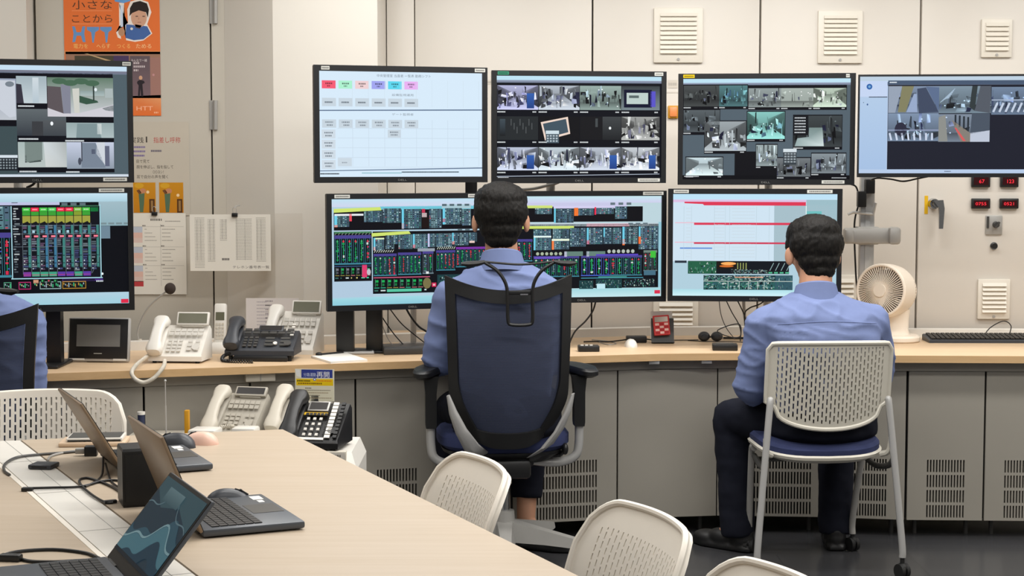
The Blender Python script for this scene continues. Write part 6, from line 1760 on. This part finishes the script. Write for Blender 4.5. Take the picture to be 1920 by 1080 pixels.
# ================================================================== LOW RACK, STORED PHONES, PRINTER
rk = thing('low_rack', 'low white rack under the console holding the stored grey phones', 'rack', (-1.0, 6.0, 0))
ZR = .50
MB().box2((-.38, -.20, ZR - .025), (.30, .16, ZR), bev=.004).build('rack_top', M['offwhite'], rk)
for sx in (-.35, .27):
    for sy in (-.17, .13): MB().box2((sx - .015, sy - .015, 0), (sx + .015, sy + .015, ZR - .02)).build('leg', M['offwhite'], rk, smooth=False)
MB().box2((-.36, -.18, .12), (.28, .14, .14)).build('lower_shelf', M['offwhite'], rk, smooth=False)
def rk_at(px, Y): return (pxX(px, Y), Y, ZR)
SP = 'stored grey phones'
c1_ = [(-.09, -.07, .03), (-.06, -.10, .03), (.0, -.105, .05), (.03, -.09, .05)]
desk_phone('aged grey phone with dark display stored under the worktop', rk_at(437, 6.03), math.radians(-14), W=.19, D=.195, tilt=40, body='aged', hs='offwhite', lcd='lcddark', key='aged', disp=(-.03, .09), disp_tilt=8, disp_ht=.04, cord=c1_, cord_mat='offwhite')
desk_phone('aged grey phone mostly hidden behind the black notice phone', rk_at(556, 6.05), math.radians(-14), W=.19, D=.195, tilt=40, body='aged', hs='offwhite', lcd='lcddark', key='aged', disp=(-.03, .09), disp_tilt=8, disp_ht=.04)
for (px, w_, d_, h_, nm, lb, mt) in ((378, .10, .09, .055, 'white_case', 'white plastic case at the left foot of the stored grey phone', 'white'), (455, .085, .07, .06, 'white_case', 'white plastic case in front of the stored grey phone', 'white')):
    q = rk_at(px, 5.86)
    r = thing(nm, lb, 'case', q, -.15)
    MB().box2((-w_ / 2, -d_ / 2, 0), (w_ / 2, d_ / 2, h_), bev=.008).build('case_body', M[mt], r)
    MB().box2((-w_ * .3, -d_ / 2 - .001, h_ * .4), (w_ * .3, -d_ / 2 + .002, h_ * .62)).build('case_slot', M['grey_metal'], r, smooth=False)
q = rk_at(344, 5.90); tp = atY(344, 769, 5.90).z - ZR
r = thing('file_spine', 'mustard yellow folder standing upright left of the stored grey phones', 'folder', q)
MB().box2((-.008, -.012, 0), (.008, .012, tp), bev=.002).build('folder_cover', M['mustard'], r)
yc = 5.95
r = thing('blue_canister', 'small dark blue canister with a pale lid right of the end chair', 'canister', (pxX(257, yc), yc, ZR))
zc_ = atY(257, 772, yc).z - ZR
MB().cyl((0, 0, 0), (0, 0, zc_ - .008), .0125, n=20).build('canister_body', pm('canister_blue', (38, 46, 74), .5), r)
MB().cyl((0, 0, zc_ - .010), (0, 0, zc_), .014, n=20).build('canister_lid', M['white'], r)
# printer cabinet
PX, PY, PZ = (pxX(540, 5.35) + pxX(668, 5.35)) / 2, 5.47, .56
pr_ = thing('printer', 'white floor-standing printer at the end of the meeting table carrying the black notice phone', 'printer', (PX + .0, PY, 0), 0)
hw_ = (pxX(668, 5.35) - pxX(540, 5.35)) / 2 + .0
W0 = hw_ + .03
m = MB().loft([[(-W0, -.17, 0), (hw_, -.17, 0), (hw_, .18, 0), (-W0, .18, 0)], [(-W0, -.17, PZ - .05), (hw_, -.17, PZ - .05), (hw_, .18, PZ - .05), (-W0, .18, PZ - .05)], [(-W0, -.13, PZ), (hw_ - .02, -.13, PZ), (hw_ - .02, .17, PZ), (-W0, .17, PZ)]])
m.build('printer_body', M['white'], pr_, smooth=False)
MB().box2((-W0 + .05, -.155, PZ - .030), (hw_ - .035, -.125, PZ + .006), RX(.6) if False else 0.003).build('control_panel', M['offwhite'], pr_)
A = Art(0, 0, 200, 34, (204, 198, 188)); A.layer = 1; A.rect(24, 8, 96, 26, (120, 118, 112)); A.dashes(104, 8, 184, 9, (120, 116, 110), .25); A.dashes(104, 20, 184, 7, (150, 146, 140), .25)
A.build('panel_print', M_PRINT, pr_, W0 + hw_ - .095, .028, mx=T((hw_ - W0 + .015) / 2, -.1562, PZ - .012))
MB().box2((-W0 + .07, -.1715, PZ - .20), (hw_ - .03, -.16, PZ - .085), bev=.012).build('paper_opening', M['offwhite'], pr_)
MB().ell((hw_ - .155, -.171, PZ - .062), (.016, .004, .008)).build('door_button', M['dgrey'], pr_)
# black phone with the notice
ph = desk_phone('black push-button phone with white number keys standing on the printer', (pxX(588, 5.42), 5.42, PZ), math.radians(-9), W=.19, D=.20, tilt=35, body='black', hs='black', lcd='lcddark', key='keysgrey', fkey='black', disp=(-.035, .035), disp_tilt=0, side_keys=True, extra='dark', foot=.012, kgap=.55,
    cord=[(-.07, -.10, .03), (-.05, -.125, .018), (-.01, -.135, .012), (.0, -.142, .008)], cord_mat='black')
K_ = T(0, -.20 * .5 * math.cos(math.radians(35)), .036) @ RX(math.radians(35))
MB().box2((-.045, .118, 0), (.035, .130, .002)).build('yellow_strip', M['yellow'], ph, smooth=False, mx=K_)
MB().box2((-.045, .004, 0), (.045, .014, .003)).build('white_strip', M['white'], ph, smooth=False, mx=K_)
A = Art(553, 692, 627, 754, (226, 220, 196)); A.layer = 1
A.rect(565, 693, 624, 709, (54, 66, 142)); A.rect(555, 711, 625, 724, (236, 200, 26)); A.poly([(553, 693), (562, 693), (564, 708), (556, 706)], (236, 236, 232))
A.layer = 2; A.text('分路運動', 569, 706, 8, (206, 212, 236), 24); A.text('再開', 594, 707.5, 13, (244, 244, 246), 24); A.disc(590, 712, 3, 3, (90, 110, 170), 12); A.layer = 3; A.disc(590, 712, 1.6, 1.6, (240, 240, 240), 10)
A.layer = 2
for y, x0, x1, h_, c_ in ((713.5, 557, 582, 3, (90, 80, 30)), (718.5, 559, 604, 3, (140, 104, 20)), (713.5, 594, 622, 2.5, (226, 130, 40)), (728, 572, 584, 2, (120, 110, 96)), (732, 566, 620, 2, (160, 150, 130)), (737, 562, 616, 2, (170, 150, 120)), (742, 566, 600, 2, (160, 150, 130)), (747, 564, 622, 2, (176, 160, 130))): A.dashes(x0, y, x1, h_, c_, .3)
A.poly([(555, 742), (558, 738), (562, 752), (556, 752)], (70, 84, 120))
Yn = 5.53
a_, b_ = atY(553, 752, Yn), atY(627, 692, Yn)
r = thing('notice_card', 'blue, yellow and white notice card propped up behind the black push-button phone', 'notice', ((a_.x + b_.x) / 2, Yn, a_.z), math.radians(-6))
wd, ht = b_.x - a_.x, b_.z - a_.z
MB().box2((-wd / 2, .0004, 0), (wd / 2, .0016, ht)).build('card', M['paper'], r, smooth=False)
A.build('print', M_PRINT, r, wd, ht, mx=T(0, 0, ht / 2), eps=.00008)
MB().box2((-.012, .0, PZ - a_.z), (.012, .010, .02)).box2((-.04, -.01, PZ - a_.z), (.04, .05, PZ - a_.z + .006)).build('card_prop', M['charcoal'], r, smooth=False)

# ================================================================== MEETING TABLE
ZM = .72
tq = lambda px, py: atZ(px, py, ZM)
A1, A2 = tq(530, 805), tq(1085, 1080)         # right edge, far -> near
B1, B2 = tq(40, 825), tq(373, 1080)           # strip, right side
C1, C2 = tq(0, 868), tq(199, 1045)            # strip, left side
ext = lambda p, q, Y: p + (q - p) * ((Y - p.y) / (q.y - p.y))
YN = 1.75
A3, B3 = ext(A1, A2, YN), ext(B1, B2, YN)
C0 = ext(C1, C2, B1.y + .04 - .06); C3 = ext(C1, C2, YN)
edir = (B2 - B1).normalized(); ndir = V((-edir.y, edir.x, 0)); ndir = ndir if ndir.x < 0 else -ndir
D0, D3 = C0 + ndir * .66, C3 + ndir * .66
tb = thing('meeting_table', 'long pale wood meeting table with a white cable strip in the foreground', 'table', (0, 3.2, 0))
def slab(pts, z0, z1): return MB().prism([(p.x, p.y - 3.2) for p in pts], z0, z1)
slab([A1, A3, B3, B1], ZM - .028, ZM).build('tabletop', M['table'], tb, smooth=False)
slab([C0, C3, D3, D0], ZM - .028, ZM).build('tabletop', M['table'], tb, smooth=False)
g1, g2 = ndir * .004, ndir * -.004
strip = slab([B1 + g1, B3 + g1, C3 + g2, C0 + g2], ZM - .03, ZM - .001).build('cable_strip', M['white'], tb, smooth=False)
sm = MB()
for f_ in (.36,):
    u0, u1 = B1.lerp(C0, f_), B3.lerp(C3, f_); s2_ = ndir * .0012
    sm.prism([(p.x, p.y - 3.2) for p in (u0, u1, u1 + s2_, u0 + s2_)], ZM - .001, ZM - .0004)
k_ = 0
for yy in (4.3, 3.9, 3.5, 3.1, 2.7):
    a_, b_ = ext(B1, B2, yy), ext(C1, C2, yy - .05); d_ = edir * .0015
    sm.prism([(p.x, p.y - 3.2) for p in (a_ + g1, b_ + g2, b_ + g2 + d_, a_ + g1 + d_)], ZM - .001, ZM - .0004)
sm.build('strip_seams', M['grey_metal'], strip, smooth=False)
for p0, p1 in ((C1, C3),):
    MB().prism([(p.x, p.y - 3.2) for p in (C0, C3, C3 + ndir * .012, C0 + ndir * .012)], ZM, ZM + .001).build('strip_trim', M['ivory'], tb, smooth=False)
for p in (A1.lerp(D0, .12) + edir * .25, A1.lerp(D0, .88) + edir * .25, A3.lerp(D3, .12) - edir * .3, A3.lerp(D3, .88) - edir * .3):
    MB().box2((p.x - .03, p.y - 3.2 - .03, 0), (p.x + .03, p.y - 3.2 + .03, ZM - .028), bev=.004).build('leg', M['silver'], tb)

RZL = math.atan2(.911, -.414)     # laptops whose users sit on the right
def laptop(label, far, near, user_right, lean_a, lean_b, lid, body, art=None, group='open laptops on the meeting table', dp=.215):
    c = (far + near) / 2; wd = (far - near).length
    d = (near - far).normalized()
    rz = math.atan2(d.y, d.x) + (PI if not user_right else 0)
    # local x along the hinge, local -y towards the user
    if user_right: rz = math.atan2(-d.y, -d.x)
    else: rz = math.atan2(d.y, d.x)
    r = thing('laptop', label, 'laptop', (c.x, c.y, ZM), rz, group)
    # which side is the user on in local coordinates
    loc = RZ(-rz) @ V((.911, .414, 0)) * (1 if user_right else -1)
    s_ = -1 if loc.y < 0 else 1
    F = Matrix.Diagonal((1, -s_, 1, 1))
    b = MB().box2((-wd / 2, -dp, .003), (wd / 2, 0, .019), bev=.005); b.xf(F)
    b.build('base', M[body], r)
    k = MB(); buttons(k, -wd * .45, -dp * .60, wd * .45, -dp * .10, 14, 6, .0022, .12); k.xf(F @ T(0, 0, .0188)); k.build('keyboard', M['black'], r, smooth=False)
    k = MB().box2((-wd * .14, -dp * .95, .0186), (wd * .14, -dp * .64, .0196)); k.xf(F); k.build('touchpad', M['dgrey'], r, smooth=False)
    k = MB().box2((wd * .30, -dp * .93, .0186), (wd * .42, -dp * .82, .0197)).box2((wd * .20, -dp * .9, .0186), (wd * .27, -dp * .84, .0197)); k.xf(F); k.build('sticker', M['paper'], r, smooth=False)
    k = MB()
    for sx in (-1, 1):
        for yy in (-.02, -dp + .02): k.cyl((sx * (wd / 2 - .03), yy, 0), (sx * (wd / 2 - .03), yy, .005), .007, n=8)
    k.xf(F); k.build('rubber_feet', M['rubber'], r)
    L = math.hypot(lean_a, lean_b); th = math.atan2(lean_a, lean_b)
    LM = F @ T(0, 0, .014) @ RX(-th)
    k = MB().box2((-wd / 2, -.001, 0), (wd / 2, .006, L), bev=.002); k.xf(LM); l_ = k.build('lid', M[lid], r)
    k = MB().box2((-wd / 2 + .003, -.003, .003), (wd / 2 - .003, 0, L - .002)); k.xf(LM); k.build('screen_bezel', M['black'], l_, smooth=False)
    if art is not None: art.build('screen', M_SCREEN, l_, wd - .016, L - .034, mx=LM @ T(0, -.0034, L / 2 + .008))
    k = MB().cyl((-wd * .42, 0, .013), (-wd * .22, 0, .013), .007).cyl((wd * .22, 0, .013), (wd * .42, 0, .013), .007); k.xf(F); k.build('hinge', M['black'], r)
    return r
ef = V((.414, -.911, 0))
h1n = V((-.932, 4.05, 0)); h1f = h1n - ef * .31
laptop('open laptop with a taupe lid farthest up the table near the end chair', h1f, h1n, True, .102, .172, 'taupe', 'slate')
h2n = V((-.623, 3.375, 0)); h2f = h2n - ef * .32
laptop('open laptop with a taupe lid and grey keyboard in the middle of the table', h2f, h2n, True, .078, .200, 'taupe', 'slate')
A = Art(0, 0, 320, 180, (38, 56, 68)); A.layer = 1
A.poly([(0, 0), (320, 0), (320, 70), (200, 40), (90, 60), (0, 30)], (58, 84, 92))
def band(off, w_, col, ph, lay):
    A.layer = lay; top_, bot_ = [], []
    for k in range(25):
        x = k * 320 / 24; y = off + 26 * math.sin(x / 58 + ph) + 12 * math.sin(x / 23 + ph * 2); top_.append((x, min(180, max(0, y)))); bot_.append((x, min(180, max(0, y + w_))))
    for k in range(24): A.poly([top_[k], top_[k + 1], bot_[k + 1], bot_[k]], col)
band(96, 60, (52, 84, 98), .4, 2); band(118, 40, (74, 116, 128), 1.0, 3); band(112, 5, (124, 156, 162), 1.0, 4); band(52, 3, (96, 120, 128), 2.2, 4); band(150, 40, (34, 60, 76), .7, 5)
A.layer = 6; A.rect(70, 14, 190, 46, (98, 124, 130), (62, 88, 96)); A.rect(0, 172, 320, 180, (26, 34, 42))
A.items = [(p_, [tuple(v * .82 for v in c_) for c_ in cs_], l_) for p_, cs_, l_ in A.items]
h3f = V((-.763, 3.15, 0)); h3n = h3f + ef * .31
laptop('open slate laptop with a dark wave wallpaper nearest us at the bottom left', h3f, h3n, False, .125, .155, 'slate', 'slate', A)
# other things on the table
def on_t(px, py, dz=0.0): return atZ(px, py, ZM + dz)
p = on_t(256, 950)
r = thing('speaker_box', 'upright black box between the two taupe laptops', 'speaker', (p.x - .004, p.y + .04, ZM), math.radians(20))
MB().loft([[(-.04 * s_, -.045 * s_, z), (.04 * s_, -.045 * s_, z), (.04 * s_, .045 * s_, z), (-.04 * s_, .045 * s_, z)] for s_, z in ((.96, 0), (1, .006), (1, .124), (.95, .130))]).build('box_body', M['black'], r, smooth=False)
MB().box2((-.034, -.047, .012), (.034, -.044, .118)).build('front_grille', M['black'], r, smooth=False)
p = on_t(172, 836)
r = thing('tablet_case', 'pale beige tablet case lying at the far end of the table', 'tablet', (p.x, p.y + .03, ZM), .1)
MB().box2((-.088, -.05, 0), (.088, .06, .012), bev=.004).build('case', pm('beige_case', (206, 180, 152), .5), r)
r2 = thing('tablet', 'dark tablet with white rim on top of the beige tablet case', 'tablet', (p.x + .005, p.y + .032, ZM + .012), .1)
MB().box2((-.074, -.042, 0), (.074, .05, .011), bev=.003).build('tablet_rim', M['white'], r2)
MB().box2((-.070, -.043, .002), (.070, .046, .006)).build('tablet_edge', M['black'], r2, smooth=False)
MB().box2((-.068, -.038, .0105), (.068, .046, .0125)).build('tablet_face', M['dgrey'], r2, smooth=False)
mouse('dark computer mouse beyond the lid of the middle laptop', 330, 838, ZM, .115, 'charcoal', math.radians(70))
mouse('pale pink computer mouse to the right of the dark mouse', 377, 832, ZM, .10, 'pinkcloth', math.radians(75), wd=.062)
mouse('dark corded computer mouse between the middle laptop and the far laptop', 428, 945, ZM, .105, 'charcoal', math.radians(-78), None, [(.015, .085, .004), (.03, .07, .004), (.045, .02, .004), (.052, -.06, .004), (.035, -.13, .004), (.0, -.15, .004), (-.02, -.12, .004), (-.005, -.07, .004)])
p = on_t(303, 838)
r = thing('antenna', 'thin upright silver antenna standing behind the dark mouse', 'antenna', (p.x, p.y + .06, ZM))
tz = atY(303, 714, p.y + .06).z - ZM
MB().tube([(0, 0, 0), (0, 0, tz * .6)], .0022, n=8).tube([(0, 0, tz * .6), (0, 0, tz)], .0015, n=8).ell((0, 0, tz), .0035).build('rod', M['silver'], r)
MB().box2((-.02, -.015, 0), (.02, .015, .014), bev=.003).build('antenna_base', M['black'], r)
p = on_t(169, 856)
r = thing('network_adapter', 'small black adapter with a grey plug beside the far laptop lid', 'adapter', (p.x, p.y + .012, ZM), .1)
MB().box2((-.016, -.014, 0), (.016, .014, .026), bev=.002).build('adapter_body', M['black'], r)
MB().box2((-.040, -.008, .006), (-.016, .008, .020), bev=.002).build('plug', M['grey_metal'], r)
p0_ = p
p = on_t(77, 880)
r = thing('usb_hub', 'small dark flat hub lying on the white cable strip', 'hub', (p.x, p.y + .025, ZM), math.radians(-8))
MB().box2((-.030, -.028, 0), (.030, .028, .011), bev=.003).build('hub_body', M['charcoal'], r)
MB().box2((-.020, -.0285, .003), (.020, -.027, .008)).build('hub_ports', M['black'], r, smooth=False)
tc = lambda lst, dz=.0035: [on_t(x, y) + V((0, 0, dz)) for x, y in lst]
cable('dark cable running from the small adapter across the strip to the left edge', tc([(144, 849), (110, 852), (70, 855), (32, 860), (10, 872), (8, 885), (18, 893)]), .0035, 'dgrey')
cable('grey flat cable from the hub to the small adapter', tc([(90, 866), (95, 858), (115, 852), (140, 848)]), .003, 'grey_metal')
cable('black cable with a plug crossing the white strip below the hub', tc([(60, 918), (100, 917), (140, 916), (165, 912), (190, 905), (215, 903), (235, 906)]), .003)
o = MB().box2((-.016, -.008, 0), (.010, .008, .009), bev=.002).build('usb_plug', M['black'], None); o.location = on_t(54, 921); tag(o, 'black plug at the left end of the cable crossing the strip', 'plug')
cable('black cable looping beside the black speaker box', tc([(212, 945), (196, 944), (172, 930), (152, 912), (150, 902), (165, 899), (186, 905), (210, 915), (226, 925)]), .003)
o = MB().box2((-.014, -.006, 0), (.014, .006, .008), bev=.002).build('usb_plug', M['black'], None); o.location = on_t(207, 944); o.rotation_euler = (0, 0, .5); tag(o, 'black plug at the end of the loop left of the speaker box', 'plug')
cable('thin dark cable dropping from the far laptop to the table', [on_t(194, 880) + V((0, 0, .03)), on_t(192, 892) + V((0, 0, .006)), on_t(182, 904) + V((0, 0, .0035)), on_t(160, 915) + V((0, 0, .0035))], .0028)
cable('thin dark cable beside the speaker box running from the far laptop', [on_t(198, 884) + V((0, 0, .02)), on_t(206, 900) + V((0, 0, .0035)), on_t(216, 912) + V((0, 0, .0035)), on_t(228, 918) + V((0, 0, .0035))], .0026)
cable('black charging cable arching along the left edge of the near laptop', tc([(-5, 1050), (20, 1040), (60, 1035), (110, 1034), (160, 1040), (186, 1050)]), .0034)
cable('second black cable running from the inline box towards the near laptop', tc([(34, 1050), (60, 1056), (100, 1057), (140, 1055), (160, 1054)]), .0034)
o = MB().box2((-.022, -.010, 0), (.022, .010, .014), bev=.004).build('inline_box', M['black'], None); o.location = on_t(20, 1052); o.rotation_euler = (0, 0, -.15); tag(o, 'small black inline box on the cable at the left edge', 'cable box')
